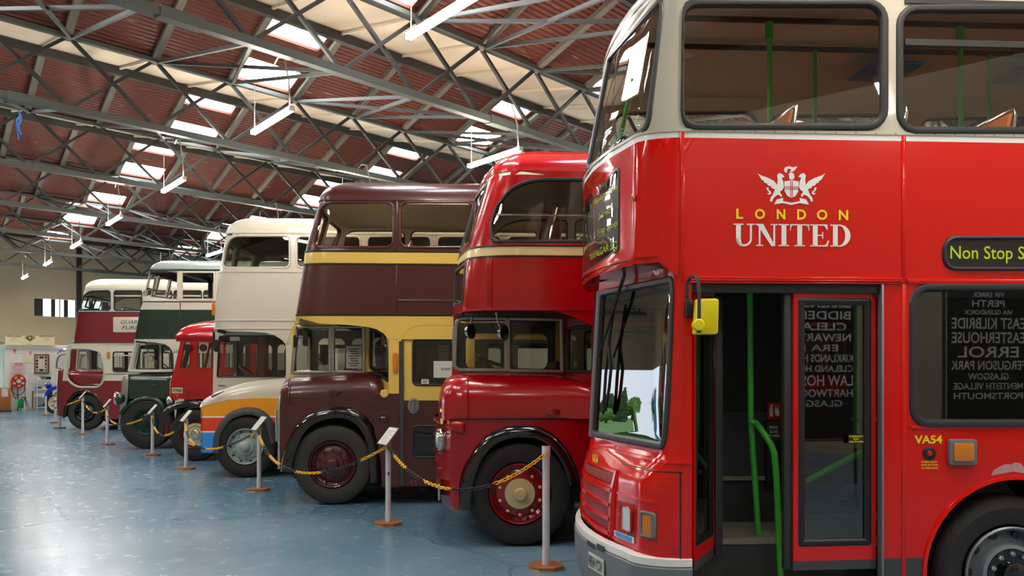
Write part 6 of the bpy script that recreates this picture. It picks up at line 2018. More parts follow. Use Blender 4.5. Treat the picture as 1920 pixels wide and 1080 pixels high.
# ---------------------------------------------------------------- claret and cream bus
D = Veh(158, 807, 'double_decker_bus', 'claret and cream double-decker with a shop panel on its side, near the back wall', W=2.4)
b = D; rd = 7.4
w1 = rpoly([(147, 582, 4), (150, 565, 6), (163, 546, 12), (206.5, 545, 5), (206.5, 582, 5)], 4)
more = [rrect(214 + 56 * k, 545, 266 + 56 * k, 582, 4) for k in range(7)]
shD, z1D, zfD = deck(D, [(643, 128), (586, 137), (570, 141), (540, 151)], 0.2, 0.22, 0.10,
    [(130, 648), (190, 648), (300, 648)], 540, [w1] + more, [(585.5, 1), (642.5, 0)], ['cream_paint', 'claret'], rd,
    D.q(180, 520)[1] - D.q(151, 540)[1], 0.5, 0.45, 'cream_paint', 'interior_beige', lambda sh: [rrect(sh.uc - 1.46, b.q(140, 580)[1], sh.uc - 1.0, b.q(140, 548)[1], 0.06), rrect(sh.uc - 2.0, b.q(140, 580)[1], sh.uc - 1.54, b.q(140, 548)[1], 0.06)], fm='rubber', fw=0.04)
for y in (585, 642.5):
    trim(D, shD, D.q(150, y)[1], 0.014, 0.012, rd, 'skirt_grey', 'waist_moulding')
trim(D, shD, D.q(150, 632)[1], 0.010, 0.008, rd, 'claret', 'side_moulding')
for k in range(5):
    u0_, zz_ = D.q(215 + 56 * k, 554)
    boxo('vent_bar', u0_, D.q(265 + 56 * k, 554)[0], -0.008, 0.02, zz_ - 0.03, zz_ + 0.01, 'off_white', D.root)
P_ = D.P(rrect(212.5, 594.5, 300, 623, 2))
ad = MB().prism(P_, -0.015, 0.0).done('advert_panel', 'cream_paint', D.root, bevel=0.004)
for s_, xa, xb, ya, yb in (('GUARD', 227, 267, 600.5, 607.5), ('FURN', 229, 264, 611, 618)):
    a_ = D.q(xa, yb); c_ = D.q(xb, ya)
    text_mb(s_, lambda x, y: (a_[0] + (c_[0] - a_[0]) * x, -0.02, a_[1] + (c_[1] - a_[1]) * y), 0.0, 0.25).done('advert_lettering', 'ink', ad, angle=0)
boxo('upper_saloon_floor', shD.uc, rd, 0.06, D.W - 0.06, zfD, zfD + 0.05, 'interior_beige', D.root)
seat_rows(D, [D.q(190, 600)[0] + 0.8 * k for k in range(6)], zfD + 0.1, 'cream_paint', hb=1.0)
# lower side with the big rounded cab opening
op = D.P(rpoly([(131, 653, 6), (165, 653, 20), (190, 660, 8), (195.5, 690, 10), (195, 712, 12), (186, 726, 8), (140, 726, 12), (123.5, 708, 8)], 5))
lwD = [D.P(rrect(212 + 56 * k, 660, 262 + 56 * k, 697, 4)) for k in range(7)]
zcl = D.q(150, 714)[1]
def dm(p, z):
    if z < zcl: return 1
    return 0
outD = [D.q(*p) for p in [(117, 783), (117, 714), (121, 680), (127, 645)]] + [(rd, D.q(127, 645)[1]), (rd, 0.45)] + [D.q(*p) for p in [(197, 786)] + arc(157.5, 775, 39, 38, -15, 195, 18)]
plate(D, outD, [op] + lwD, 0.0, 0.05, ['cream_paint', 'claret', 'interior_beige'], dm, 'side_body', lines=[[(-4, zcl), (9, zcl)]], inner=2)
ring(op, 0.06, 0.02, flat(0)).done('opening_moulding', 'off_white', D.root)
for w in lwD: win(D.root, w, flat(0), w=0.04)
for k in range(3):
    u0_, zz_ = D.q(213 + 56 * k, 666)
    boxo('vent_bar', u0_, D.q(261 + 56 * k, 666)[0], -0.008, 0.02, zz_ - 0.02, zz_ + 0.01, 'off_white', D.root)
boxo('side_moulding', D.q(196, 701)[0], rd, -0.01, 0.0, D.q(200, 702)[1], D.q(200, 701)[1], 'skirt_grey', D.root)
vd = 0.9
cab_wall(D, [(128, 722), (197, 722), (197, 648), (134, 648)], [rpoly([(146, 655, 3), (163, 655, 1), (163, 695, 1), (143, 695, 3)], 3), rpoly([(166, 655, 1), (192, 657, 5), (193, 695, 1), (166, 695, 1)], 3)], vd, 'claret', fm='off_white', fw=0.06)
far_cab(D, D.q(132, 680, vd)[0], D.q(197, 680, vd)[0] + 0.1, D.q(150, 730, vd)[1], D.q(150, 695, vd)[1], zfD, vd + 0.02, 'claret')
bx = [(113, 706, 730, 0.4, 0.12), (116, 699, 730, 0.3, 0.18), (124, 696, 730, 0.22, 0.22), (150, 695, 730, 0.2, 0.22), (196, 695, 730, 0.2, 0.22)]
bonnet(D, [(D.q(x, yt, v)[0], D.q(x, yb, v)[1], D.q(x, yt, v + 0.2)[1], v, r_) for x, yt, yb, v, r_ in bx], 1.0, 'claret')
boxo('bonnet_handle', D.q(152, 720)[0], D.q(188, 720)[0], 0.14, 0.19, D.q(160, 722)[1], D.q(160, 720)[1], 'chrome', D.root, 0.01)
P_ = D.P([(108, 695), (118, 690), (122, 700), (120, 780), (107, 780), (106, 740)], 0.1)
MB().prism(P_, 0.05, 2.0).done('tin_front', 'claret', D.root, bevel=0.06, seg=3)
rest_of_body(D, D.q(197, 700)[0], rd, 0.45, zfD, 'cream_paint', 'interior_beige', lower_wins=window_row(D.q(212, 700)[0], rd - 0.3, 1.65, 2.25, 1.0, 0.15), zsplit=zcl, mat2='claret', upper_z=zfD - 0.01)
amber_lamp(D, 204, 666, 6, 13)
wp = smooth([D.q(x, y) for x, y in [(116, 782), (118, 768), (126, 748), (140, 734), (157, 729), (175, 733), (188, 746), (195, 765), (197, 780)]], 3)
wing(D, wp, -0.02, 0.45, 'black_gloss', lip=0.09)
czD = D.q(158, 773)[1]
wheel_well_shade(D, 0, 0.5, D.q(158, 732)[1], 0.6)
wheel(D, 0, czD, czD, 0.29, dict(rim='black_gloss', hub='black_gloss', nuts=(8, 0.6, 0.02, 0.03, 'black_gloss')), v=0.03, n=56, tyre='tyre_dusty')
wheel(D, 0, czD, czD, 0.29, dict(rim='black_gloss', hub='black_gloss'), v=D.W - 0.3, n=30)
wheel(D, 4.8, czD, czD, 0.29, dict(rim='black_gloss', hub='black_gloss'), v=0.03, n=30)
# ---------------------------------------------------------------- cream and blue coach at the back
K = Veh(104, 777, 'vintage_coach', 'cream coach with blue wings and blue roof peak, farthest in the row', W=2.1, cat='coach')
b = K; rk = 5.0
wK = K.P(rpoly([(105, 690, 3), (107, 672, 5), (113, 665, 5), (135, 665, 2), (135, 692, 2)], 4))
wK2 = [K.P(rrect(139 + 30 * k, 665, 165 + 30 * k, 692, 2)) for k in range(4)]
plate(K, K.P([(98, 755), (98, 697), (101, 695), (103, 675), (110, 660), (124, 655)]) + [(rk, K.q(124, 655)[1]), (rk, 0.5), (K.q(118, 765)[0], 0.5)], [wK] + wK2, 0.0, 0.05, ['cream_paint', 'interior_beige'], None, 'side_body', inner=1)
for w in [wK] + wK2: win(K.root, w, flat(0), w=0.05, mat='alloy')
plate(K, K.P([(101, 697), (103, 675), (110, 660), (124, 655)]) + [(rk, K.q(124, 655)[1]), (rk, 0.5), (K.q(101, 697)[0], 0.5)], [wK] + wK2, K.W - 0.05, 0.05, ['cream_paint', 'interior_beige'], None, 'far_side_panel', inner=1)
P_ = K.P([(107, 664), (109, 657), (116, 650), (126, 648), (126, 660), (114, 661)])
rows = []
for k in range(9):
    a = PI * k / 8
    rows.append([(p, K.W / 2 - (K.W / 2 + 0.01) * math.cos(a), K.q(107, 664)[1] + (z - K.q(107, 664)[1]) * (0.35 + 0.65 * math.sin(a) ** 0.5)) for p, z in K.P([(106.5, 665), (108, 657), (116, 650), (126, 648)]) + [(rk, K.q(126, 648)[1])]])
MB().grid(rows).done('roof', 'royal_blue', K.root, angle=60)
bx = [(96, 706, 735, 0.3, 0.1), (98, 701, 735, 0.2, 0.14), (106, 699, 735, 0.15, 0.16), (118, 698, 735, 0.1, 0.16)]
bonnet(K, [(K.q(x, yt, v)[0], K.q(x, yb, v)[1], K.q(x, yt, v + 0.1)[1], v, r_) for x, yt, yb, v, r_ in bx], 1.7, 'cream_paint')
wp = smooth([K.q(x, y) for x, y in [(79, 747), (82, 738), (90, 728), (102, 722), (112, 724), (120, 735), (124, 755)]], 3)
wing(K, wp, -0.03, 0.6, 'royal_blue', lip=0.14)
headlamp(K, K.q(83, 723)[0], 0.2, K.q(84, 723)[1], 0.12, 'royal_blue')
czK = K.q(104, 756)[1]
wheel(K, 0, czK, czK, 0.27, dict(rim='cream_paint', hub='alloy'), v=-0.02, n=48)
wheel(K, 0, czK, czK, 0.27, dict(rim='cream_paint', hub='alloy'), v=K.W - 0.25, n=30)
wheel(K, 3.4, czK, czK, 0.27, dict(rim='cream_paint', hub='alloy'), v=-0.02, n=30)
boxo('floor_panel', K.q(118, 700)[0], rk, 0.1, K.W - 0.1, 0.6, 0.65, 'brown_vinyl', K.root)
boxo('rear_wall', rk - 0.05, rk, 0.05, K.W - 0.05, 0.5, 2.6, 'cream_paint', K.root)

# ---------------------------------------------------------------- barrier posts and chains
posts = [  # base px, top px y, plaque tilt / facing
    (1024, 1066, 836, False, 'thick white barrier post without a plaque, beside the red bus wheel'),
    (728, 984, 826, True, 'white barrier post with tilted plaque in front of the maroon bus door'),
    (486, 920, 800, True, 'white barrier post with tilted plaque before the grey-rimmed wheel'),
    (349, 880, 785, True, 'white barrier post with tilted plaque before the red coach wheel'),
    (286, 854, 772, True, 'white barrier post with tilted plaque before the green-rimmed wheel'),
    (201, 834, 760, True, 'white barrier post with tilted plaque left of the round green headlamp'),
    (155, 815, 744, True, 'white barrier post before the claret bus wheel hub'),
    (112, 803, 743, True, 'white barrier post with plaque just left of the claret bus wheel'),
    (103.5, 793, 738, True, 'slim white barrier post in front of the cream coach wheel'),
    (86, 779, 742, False, 'farthest short barrier post, before the blue wing')]
tops = []
for i, (x, yb, yt, sign, lb) in enumerate(posts):
    Y = F * EYE / (yb - HY); X = (x - CX) / F * Y
    h = EYE + (HY - yt) / F * Y
    p = thing('barrier_post', (X, Y, 0), 0.15 * i, lb, 'post', 'barrier posts along the row')
    r = 0.034 if i == 0 else 0.032
    R0 = 0.17
    oc = [(R0 * math.cos(PI / 8 + PI / 4 * k), R0 * math.sin(PI / 8 + PI / 4 * k)) for k in range(8)]
    MB().prism(oc, 0.018, 0.04, axis='z').done('base', 'wood_base', p, bevel=0.004)
    MB().prism([(a * 0.96, c * 0.96) for a, c in oc], 0.0, 0.018, axis='z').done('base_ply', 'ply_edge', p)
    MB().lathe([(r, 0.04), (r, h)], (0, 0, 0), 'z', 20).done('pole', 'post_white', p)
    for z0_ in ((0.04, 0.16), (h - 0.10, h)):
        MB().lathe([(r + 0.004, z0_[0]), (r + 0.004, z0_[1])], (0, 0, 0), 'z', 20).done('collar', 'post_white', p)
    if sign:
        me = MB().box(-0.13, 0.13, -0.125, 0.125, -0.006, 0.006).mesh('plaque', ['alloy'], 30)
        pq = link('plaque', me, p)
        al, ps = math.radians(50), math.radians(33) - 0.15 * i
        ax = Vector((math.cos(al) * math.cos(ps), math.cos(al) * math.sin(ps), math.sin(al)))
        bx_ = Vector((math.sin(ps), -math.cos(ps), 0))
        nz_ = bx_.cross(ax)
        pq.matrix_basis = Matrix(((bx_.x, ax.x, nz_.x, 0), (bx_.y, ax.y, nz_.y, 0), (bx_.z, ax.z, nz_.z, h + 0.05), (0, 0, 0, 1)))
        nsg = 1 if nz_.z > 0 else -1
        pq.scale = (1, 1, nsg)
        fc = MB().box(-0.118, 0.118, -0.113, 0.113, 0.006, 0.008).done('plaque_face', 'paper', pq)
        ln_ = MB()
        for k in range(7):
            ln_.box(-0.09, 0.085 - 0.04 * (k % 2), -0.09 + k * 0.026, -0.083 + k * 0.026, 0.008, 0.009)
        q_ = ln_.done('printed_lines', 'platform_grey', pq); q_['kind'] = 'stuff'
    tops.append(Vector((X, Y - 0.045, h - 0.06)))
    if i == 1:
        boxo('blue_label', -0.006, 0.012, -0.0365, -0.032, 0.58, 0.62, 'royal_blue', p)
# chain of plastic links, yellow and black by turns
def link_mesh(mat):
    a, r = 0.028, 0.0055
    pts = []
    for k in range(12):
        t = 2 * PI * k / 12
        pts.append((a * math.cos(t), 0.016 * math.sin(t), 0))
    return MB().tube(pts, r, 5, closed=True)
def chain(A, Bp, sag, label, n0=0):
    A = Vector(A); Bp = Vector(Bp)
    d = Bp - A
    L = d.length
    # a slack chain rests against the vehicles it passes: bow it outwards until it clears them
    need = 0.0
    for t in [k / 40 for k in range(3, 38)]:
        p = A + d * t
        for bb, uu in ((R, -0.95), (m, -0.78), (Wb, -0.80), (C, -0.65), (G, -0.70), (D, -0.85), (K, -0.6)):
            w = Vector((p.x - bb.Ox, p.y - bb.Oy))
            u_ = w.x * bb.c + w.y * bb.s; v_ = -w.x * bb.s + w.y * bb.c
            if uu < u_ < 1.2 and -0.10 < v_ < 0.9:
                need = max(need, (v_ + 0.10) / (4 * t * (1 - t)))
    need = min(need, 0.9)
    def pt(t):
        p = A + d * t
        p.z -= sag * 4 * t * (1 - t)
        p.y -= need * 4 * t * (1 - t)
        return p
    N_ = 200
    cum = [0.0]
    pts = [pt(k / N_) for k in range(N_ + 1)]
    for k in range(N_): cum.append(cum[-1] + (pts[k + 1] - pts[k]).length)
    step = 0.043
    n = int(cum[-1] / step)
    root_ = thing('barrier_chain', A, 0, label, 'chain', 'plastic chains between the posts')
    secs = {}
    proto = link_mesh('x')
    j = 0
    for i in range(n):
        s_ = (i + 0.5) * step
        while cum[j + 1] < s_: j += 1
        f = (s_ - cum[j]) / (cum[j + 1] - cum[j])
        c = pts[j].lerp(pts[j + 1], f) - A
        t = (pts[j + 1] - pts[j]).normalized()
        roll = 0.6 if i % 2 else 0.6 + PI / 2
        sd = t.cross(Vector((0, 0, 1))).normalized(); upv = sd.cross(t)
        y = sd * math.cos(roll) + upv * math.sin(roll); z = t.cross(y)
        sec = ((i + n0) // 13)
        mb = secs.setdefault(sec, MB())
        mb.add([c + t * v[0] + y * v[1] + z * v[2] for v in proto.v], proto.f)
    for sec, mb in secs.items():
        o = mb.done('yellow_links' if sec % 2 == 0 else 'black_links', 'chain_yellow' if sec % 2 == 0 else 'chain_black', root_)
        o['kind'] = 'stuff'
names = ['yellow and black chain crossing the dark red bus wheel', 'yellow and black chain crossing the maroon bus wheel', 'yellow and black chain across the orange bonnet wheel', 'short chain before the red coach wheel', 'chain hanging before the green radiator',
         'chain before the gap left of the green headlamp', 'chain before the claret bus tyre', 'farthest short chain by the claret bus', 'tiny chain end by the cream coach']
sags = [0.30, 0.34, 0.30, 0.30, 0.25, 0.22, 0.22, 0.12, 0.12]
for i in range(8):
    chain(tops[i], tops[i + 1], sags[i], names[i], 5 * i)

# ---------------------------------------------------------------- corner office and its furniture
UO = 38.6
def ob_(name, x0, y0, x1, y1, u, depth, mat, label=None, cat=None, parent=None, bevel=0.0, toward=True):
    q0, z1_ = bq(x0, y0, u); q1, z0_ = bq(x1, y1, u)
    m_ = MB().box(q0, q1, u - depth if toward else u, u if toward else u + depth, z0_, z1_)
    o = m_.done(name, mat, parent, bevel=bevel)
    if parent is None:
        o.rotation_euler = (0, 0, BROT)
        if label: tag(o, label, cat)
    return o
zt_ = bq(60, 648, UO)[1]
qa = bray(8, UO)[0]; qb = bray(230, UO)[0]
of = struct('wall_office'); tag(of, 'white boarded front of the small corner office', None, None, 'structure')
nb = 22
for k in range(nb):      # horizontal boards
    z0_ = zt_ * k / nb; z1_ = zt_ * (k + 1) / nb
    boxo('board', qa, qb, UO - 0.012, UO + 0.1, z0_ + 0.006, z1_, 'white_board', of)
boxo('cornice', qa - 0.05, qb, UO - 0.06, UO + 0.1, bq(60, 654, UO)[1], bq(60, 649, UO)[1], 'white_board', of)
boxo('roof_board', qa, qb, UO, UMAX - 0.02, zt_, zt_ + 0.04, 'white_board', of)
boxo('back_board', qa, qa + 0.08, UO, UMAX - 0.02, 0, zt_, 'white_board', of)
ob_('office_door', 9, 680, 18, 765, UO - 0.03, 0.02, 'white_board', parent=of)
s_ = ob_('shop_sign', 10.5, 629, 101, 648, UO - 0.10, 0.06, 'sign_cream', 'cream painted sign with gold diamond emblem above the office', 'sign')
def stext(txt, x0, x1, y0, y1, u, par, mat, bold=0.0, name='sign_lettering'):
    a = bq(x0, y1, u); c = bq(x1, y0, u)
    return text_mb(txt, lambda x, y: (a[0] + (c[0] - a[0]) * x, u, a[1] + (c[1] - a[1]) * y), bold).done(name, mat, par, angle=0)
us_ = UO - 0.165
stext('SPECIALISED', 13, 40, 629.5, 632, us_, s_, 'wood_frame', 0.02)
stext('SERVICING', 74, 100, 629.5, 632, us_, s_, 'wood_frame', 0.02)
for (x0, x1, y) in ((22, 30, 634), (18, 33, 637), (15, 38, 640), (80, 93, 634), (82, 95, 637), (67, 98, 640), (39, 75, 643), (50, 60, 646)):
    ob_('sign_line', x0, y - 0.4, x1, y + 0.4, us_, 0.003, 'gold_print', parent=s_)
dq = [bq(46, 632, us_), bq(56, 628.5, us_), bq(67, 632, us_), bq(56, 640, us_)]
MB().prism([(p, z) for p, z in dq], us_ - 0.02, us_).done('emblem', 'gold_print', s_)
stext('C', 50, 60, 630, 637, us_ - 0.025, s_, 'ink', 0.05)
stext('S', 53.5, 58, 631.5, 635.5, us_ - 0.026, s_, 'sign_cream', 0.02)
fr = ob_('picture_frame', 64, 664, 91.5, 700, UO - 0.02, 0.05, 'wood_frame', 'brown wooden frame of small photographs on the white office wall', 'picture')
ob_('mount', 66.5, 667, 89, 697.5, UO - 0.072, 0.004, 'cream_paint', parent=fr)
for i in range(5):
    for j, (xa, xb) in enumerate(((67, 71.5), (73.5, 82), (84, 88))):
        if j == 1 and 0 < i < 4: continue
        ob_('photo', xa, 668 + i * 6, xb, 672.5 + i * 6, UO - 0.078, 0.003, ['bumper_grey', 'claret', 'dark_green', 'platform_grey', 'skirt_grey'][(i * 2 + j) % 5], parent=fr)
nt1 = ob_('wall_notice', 20.5, 679, 48.5, 699, UO - 0.02, 0.015, 'paper', 'white notice with red print above the hose reel', 'notice')
for k in range(6):
    ob_('notice_line', 24 if k > 1 else 27, 681 + k * 2.8, 45 if k > 1 else 43, 682.2 + k * 2.8, UO - 0.036, 0.002, 'print_red' if k < 2 else 'flag_pink', parent=nt1)
ob_('small_window', 44, 666, 60, 680, UO - 0.015, 0.02, 'sign_cream', 'small pale hatch in the office wall left of the picture frame', 'hatch')
ob_('switch_plate', 11, 702, 16, 704.5, UO - 0.02, 0.02, 'bumper_grey', 'small grey switch plate on the white office wall', 'switch')
for (x, y, c, lb) in ((27.5, 655, 'flag_orange', 'orange pennant of the bunting'), (57, 658.5, 'flag_pink', 'pink pennant of the bunting'), (86, 661.5, 'flag_yellow', 'yellow pennant above the picture frame')):
    P_ = [bq(x - 3.2, y, UO - 0.05), bq(x + 3.2, y, UO - 0.05), bq(x, y + (8 if c != 'flag_yellow' else 3), UO - 0.05)]
    o = MB().prism(P_, UO - 0.055, UO - 0.05).done('pennant', c); o.rotation_euler = (0, 0, BROT); tag(o, lb, 'pennant', 'bunting pennants')
# hose reel on a stand
cq, cz = bq(35, 715, UO - 0.25)
hr = link('hose_reel', None); hr.rotation_euler = (0, 0, BROT); tag(hr, 'round red hose reel with hanging hose on the office wall', 'hose reel')
MB().lathe([(0.29, 0.0), (0.29, -0.04), (0.05, -0.04)], (cq, UO - 0.2, cz), 'y', 28).done('disc', 'hose_red', hr)
MB().lathe([(0.08, 0.0), (0.08, -0.08)], (cq, UO - 0.22, cz), 'y', 16).done('hub', 'paper', hr)
for k, (a, mt) in enumerate(((0.8, 'paper'), (2.2, 'flag_yellow'), (3.6, 'paper'), (4.8, 'paper'), (5.8, 'paper'))):
    boxo('label_plate', cq + 0.18 * math.cos(a) - 0.05, cq + 0.18 * math.cos(a) + 0.05, UO - 0.25, UO - 0.242, cz + 0.18 * math.sin(a) - 0.04, cz + 0.18 * math.sin(a) + 0.04, mt, hr)
MB().tube(smooth([(cq - 0.25, UO - 0.2, cz - 0.1), (cq - 0.22, UO - 0.2, cz - 0.42), (cq + 0.0, UO - 0.2, cz - 0.55), (cq + 0.2, UO - 0.2, cz - 0.45), (cq + 0.26, UO - 0.2, cz - 0.1)], 5), 0.018, 6).done('hose', 'claret', hr)
MB().tube(smooth([(cq - 0.24, UO - 0.22, cz - 0.2), (cq - 0.18, UO - 0.22, cz - 0.6), (cq + 0.0, UO - 0.22, cz - 0.8)], 5), 0.018, 6).done('hose', 'claret', hr)
MB().tube([(cq, UO - 0.15, cz), (cq, UO - 0.15, 0.0)], 0.03, 6).done('stand', 'bumper_grey', hr)
ob_('fuel_can', 30, 748, 42, 765, UO - 0.42, 0.15, 'green_plastic', 'green and red container on the floor below the hose reel', 'container', bevel=0.03)
tp = link('tripod', None); tp.rotation_euler = (0, 0, BROT); tag(tp, 'small dark tripod standing beside the green container', 'tripod')
tq, tz = bq(47, 746, UO - 0.85)
for dx, dy in ((-0.17, 0.05), (0.2, 0.02), (0.03, -0.15)):
    MB().tube([(tq, UO - 0.85, tz), (tq + dx, UO - 0.85 + dy, 0.0)], 0.014, 6).done('leg', 'skirt_grey', tp)
MB().tube([(tq, UO - 0.85, tz - 0.1), (tq, UO - 0.85, tz + 0.45)], 0.012, 6).done('column', 'skirt_grey', tp)
boxo('head', tq - 0.05, tq + 0.05, UO - 0.855, UO - 0.55, tz - 0.03, tz + 0.03, 'black_trim', tp, 0.01)
ob_('drain_pipe', 54.5, 700, 56, 750, UO - 0.02, 0.03, 'white_board', 'slim white pipe down the office wall', 'pipe')
ob_('broom_handle', 60, 733, 62, 765, UO - 0.1, 0.03, 'wood_base', 'short brown stick leaning on the office wall', 'stick')
# rack with leaflets
rk_ = link('leaflet_rack', None); rk_.rotation_euler = (0, 0, BROT); tag(rk_, 'white shelf rack of leaflets against the office wall', 'rack')
rq0, _ = bq(67, 700, UO - 0.4); rq1, _ = bq(96, 700, UO - 0.4)
for y in (712, 729, 743, 763):
    z = bq(70, y, UO - 0.4)[1]
    boxo('shelf', rq0, rq1, UO - 0.55, UO - 0.2, z - 0.02, z + 0.01, 'white_board', rk_)
for q_ in (rq0, rq1):
    for d in (0.55, 0.22):
        boxo('upright', q_ - 0.015, q_ + 0.015, UO - d - 0.015, UO - d + 0.015, 0, bq(70, 706, UO - 0.4)[1], 'white_board', rk_)
k = 0
for y, items in ((712, 3), (729, 3), (743, 2), (763, 2)):
    z = bq(70, y, UO - 0.4)[1] + 0.01
    for j in range(items):
        w_ = (rq1 - rq0) / items
        o = boxo('leaflet_stack', rq0 + j * w_ + 0.02, rq0 + (j + 1) * w_ - 0.03, UO - 0.52, UO - 0.26, z, z + 0.05 + 0.03 * ((k * 3) % 4), ['paper', 'bumper_grey', 'dark_green', 'royal_blue', 'flag_yellow', 'post_white'][k % 6], None, 0.006)
        o.rotation_euler = (0, 0, BROT)
        tag(o, ['white paper', 'grey', 'dark green', 'blue', 'yellow', 'pale'][k % 6] + ' leaflet stack, ' + ['left', 'middle', 'right'][j] + ' on the ' + {712: 'top', 729: 'second', 743: 'third', 763: 'bottom'}[y] + ' shelf of the rack', 'leaflets', 'leaflets on the rack')
        k += 1
# counter at the picture's left edge
ct = link('display_counter', None); ct.rotation_euler = (0, 0, BROT); tag(ct, 'brown wooden counter cut by the left picture edge', 'counter')
c0, _ = bq(-25, 700, UO - 0.7); c1, _ = bq(12, 700, UO - 0.7)
zc_ = bq(0, 727, UO - 0.7)[1]
boxo('cabinet', c0, c1, UO - 1.2, UO - 0.5, 0.0, zc_, 'counter_wood', ct, 0.01)
boxo('plinth', c0, c1 + 0.02, UO - 1.22, UO - 0.48, 0.0, 0.06, 'dark_board', ct)
for k in range(3):
    o = boxo('booklet', c1 - 0.35 - 0.3 * k, c1 - 0.12 - 0.3 * k, UO - 1.22, UO - 1.205, zc_ - 0.35, zc_ - 0.02, ['paper', 'flag_pink', 'paper'][k], ct)
gl_ = ob_('glass_screen', -30, 640, 8, 727, UO - 0.55, 0.02, 'clear_glass', 'glazed screen above the counter at the left edge', 'screen')
blue_rope = lamp_at(36, 228, 4.6)
t = thing('blue_rope', blue_rope, 0, 'scrap of blue rope tied to a roof girder at upper left', 'rope')
MB().tube(smooth([(0, 0, 0.2), (0.03, 0, 0.05), (-0.02, 0, -0.1), (0.04, 0, -0.25)], 5), 0.02, 6).done('strand', 'lorry_blue', t)
MB().tube(smooth([(0, 0.02, 0.1), (-0.05, 0, 0.0), (-0.03, 0, -0.18), (-0.01, 0, -0.34)], 5), 0.014, 6).done('strand', 'lorry_blue', t)

# ---------------------------------------------------------------- outdoors beyond the open doorway (mirrored in the windscreen)
o = MB().box(-40, 60, UMAX + 0.3, UMAX + 70, -0.25, -0.03).done('floor_yard', 'grass'); o.rotation_euler = (0, 0, BROT); tag(o, 'grass yard outside the doorway', None, None, 'structure')
o = MB().box(-40, 60, UMAX + 0.3, UMAX + 6, -0.03, -0.01).done('floor_apron', 'asphalt'); o.rotation_euler = (0, 0, BROT); tag(o, 'asphalt apron outside the doorway', None, None, 'structure')
def blob(mb, c, r, zs=1.0):
    bm = bmesh.new()
    bmesh.ops.create_icosphere(bm, subdivisions=3, radius=1.0)
    for v in bm.verts:
        k = 0.85 + random.random() * 0.3 + 0.12 * math.sin(5 * v.co.x + c[0]) * math.sin(6 * v.co.y + 2)
        v.co = Vector((c[0] + v.co.x * r * k, c[1] + v.co.y * r * k, c[2] + v.co.z * r * zs * k))
    mb.add([v.co for v in bm.verts], [[v.index for v in f.verts] for f in bm.faces])
    bm.free()
def tree(q, u, h, r, mat, label, cone=False):
    t = thing('tree', bw(q, u, -0.03), 0, label, 'tree', 'trees outside the doorway')
    m_ = MB()
    if cone:
        for k in range(9):
            f = k / 8
            blob(m_, (0, 0, 0.35 + (h - 0.6) * f), r * (1.05 - 0.85 * f ** 1.3), 1.1)
    else:
        for k in range(7):
            a = 2.4 * k
            blob(m_, (r * 0.55 * math.cos(a), r * 0.55 * math.sin(a), h * (0.45 + 0.07 * (k % 3))), r * (0.55 + 0.1 * (k % 2)))
        blob(m_, (0, 0, h - r * 0.6), r * 0.6)
    m_.done('foliage', mat, t, angle=0)
    MB().tube([(0, 0, 0), (0, 0, h * 0.5)], 0.12, 8).done('trunk', 'bark', t)
tree(9.7, 84, 3.5, 0.7, 'leaf_dark', 'tall conical evergreen outside the doorway', True)
tree(10.3, 74, 1.3, 0.7, 'leaf_mid', 'low rounded bush in front of the evergreen outside')
tree(12.0, 96, 2.9, 1.1, 'leaf_dark', 'dark tree left of the evergreen in the windscreen reflection')
tree(14.6, 98, 3.4, 1.4, 'leaf_dark', 'broad dark tree behind the blue lorry')
tree(9.2, 99, 2.6, 1.1, 'leaf_mid', 'pale green tree behind the evergreen')
tree(6.6, 97, 2.8, 1.2, 'leaf_mid', 'pale green tree right of the evergreen in the reflection')
tree(17.8, 100, 3.4, 1.5, 'leaf_mid', 'pale green tree at the end of the yard')
tree(3.6, 99, 3.0, 1.4, 'leaf_dark', 'dark leafy tree at the other end of the yard')
t = thing('lorry', bw(12.4, 62, -0.01), BROT, 'blue lorry cab parked outside the doorway', 'lorry')
boxo('cab', -1.1, 1.1, -1.0, 1.0, 0.6, 2.6, 'lorry_blue', t, 0.15)
boxo('window', -1.12, 1.12, -0.85, 0.85, 1.6, 2.35, 'dark_glass', t, 0.05)
boxo('load_body', -1.2, 1.2, 1.1, 5.0, 0.8, 1.6, 'lorry_blue', t, 0.03)
for v in (-0.2, 3.8):
    for s2 in (-1, 1):
        MB().lathe([(0.45, -0.12), (0.48, 0.0), (0.45, 0.12)], (s2 * 1.0, v, 0.48), 'x', 20).done('wheel', 'tyre_rubber', t)

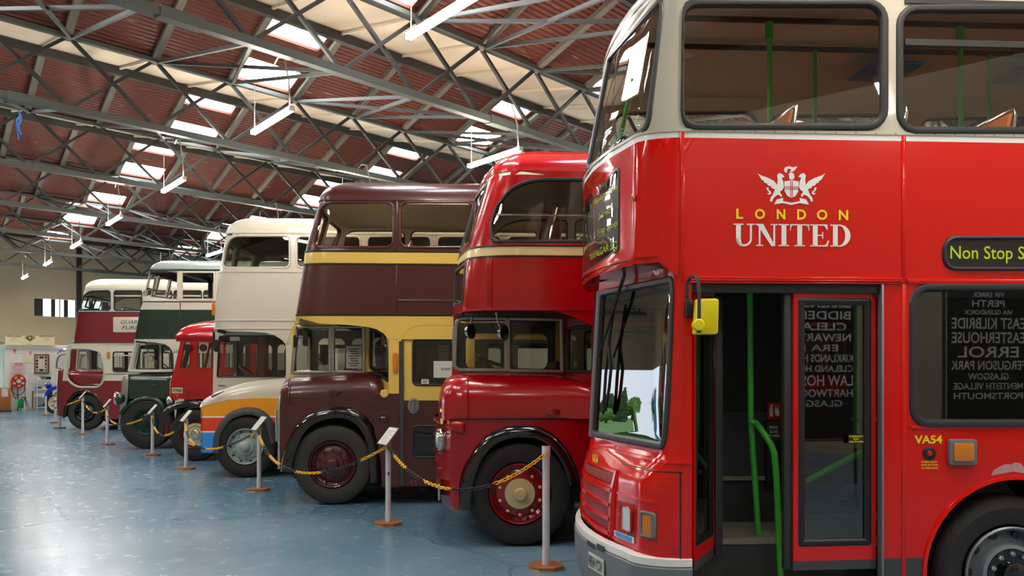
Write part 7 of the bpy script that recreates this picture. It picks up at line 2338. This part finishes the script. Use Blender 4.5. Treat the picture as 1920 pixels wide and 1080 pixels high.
# ---------------------------------------------------------------- hanging destination blinds behind the photographer (mirrored in the bus glass)
def hung_blind(X0, X1, Yp, z0, z1, lines_, label):
    t = thing('destination_blind_roll', ((X0 + X1) / 2, Yp, 0), 0, label, 'blind', 'destination blinds on display')
    w = X1 - X0
    boxo('cloth', -w / 2, w / 2, -0.01, 0.0, z0, z1, 'blind_black', t)
    MB().tube([(-w / 2 - 0.05, -0.02, z1), (w / 2 + 0.05, -0.02, z1)], 0.035, 10).done('roller', 'wood_frame', t)
    MB().tube([(-w / 2 - 0.05, -0.02, z0), (w / 2 + 0.05, -0.02, z0)], 0.025, 10).done('bottom_bar', 'wood_frame', t)
    for s_ in (-1, 1):
        MB().tube([(s_ * w / 2 * 1.05, -0.04, 0), (s_ * w / 2 * 1.05, -0.04, z1 + 0.05)], 0.025, 8).done('stand_pole', 'skirt_grey', t)
    z = z1 - 0.08
    for s_, h, f in lines_:
        text_mb(s_, lambda x, y: (w * f * (0.5 - x), 0.004, z - h + h * y), 0.01).done('blind_lettering', 'print_white', t, angle=0)
        z -= h + 0.05
hung_blind(7.55, 8.9, -1.6, 0.75, 3.05, [('VIA ERROL', 0.07, 0.4), ('PERTH', 0.1, 0.4), ('VIA GLENDOICK', 0.07, 0.6), ('EAST KILBRIDE', 0.17, 0.9), ('EASTERHOUSE', 0.17, 0.9), ('ERROL', 0.17, 0.75), ('FERGUSON PARK', 0.14, 0.92), ('GLASGOW', 0.1, 0.5), ('MENTEITH VILLAGE', 0.1, 0.85), ('PORTSMOUTH', 0.1, 0.85)],
           'black destination blind roll hung beside the camera, lettered from PERTH to PORTSMOUTH')
hung_blind(5.35, 6.8, -1.6, 0.7, 2.95, [('BIRKENSHAW', 0.13, 0.9), ('BIDDENISH', 0.13, 0.9), ('CLELAND', 0.12, 0.8), ('NEWARTHILL', 0.12, 0.9), ('ERA BA', 0.1, 0.6), ('KIRKLANDS HOSPITAL', 0.12, 0.95), ('CLELAND HOSPITAL', 0.1, 0.95), ('LAW HOSPITAL', 0.17, 0.95), ('HARTWOODHILL', 0.12, 0.95), ('GLASGOW', 0.1, 0.7)],
           'black destination blind roll hung beside the camera, lettered from BIRKENSHAW to GLASGOW')
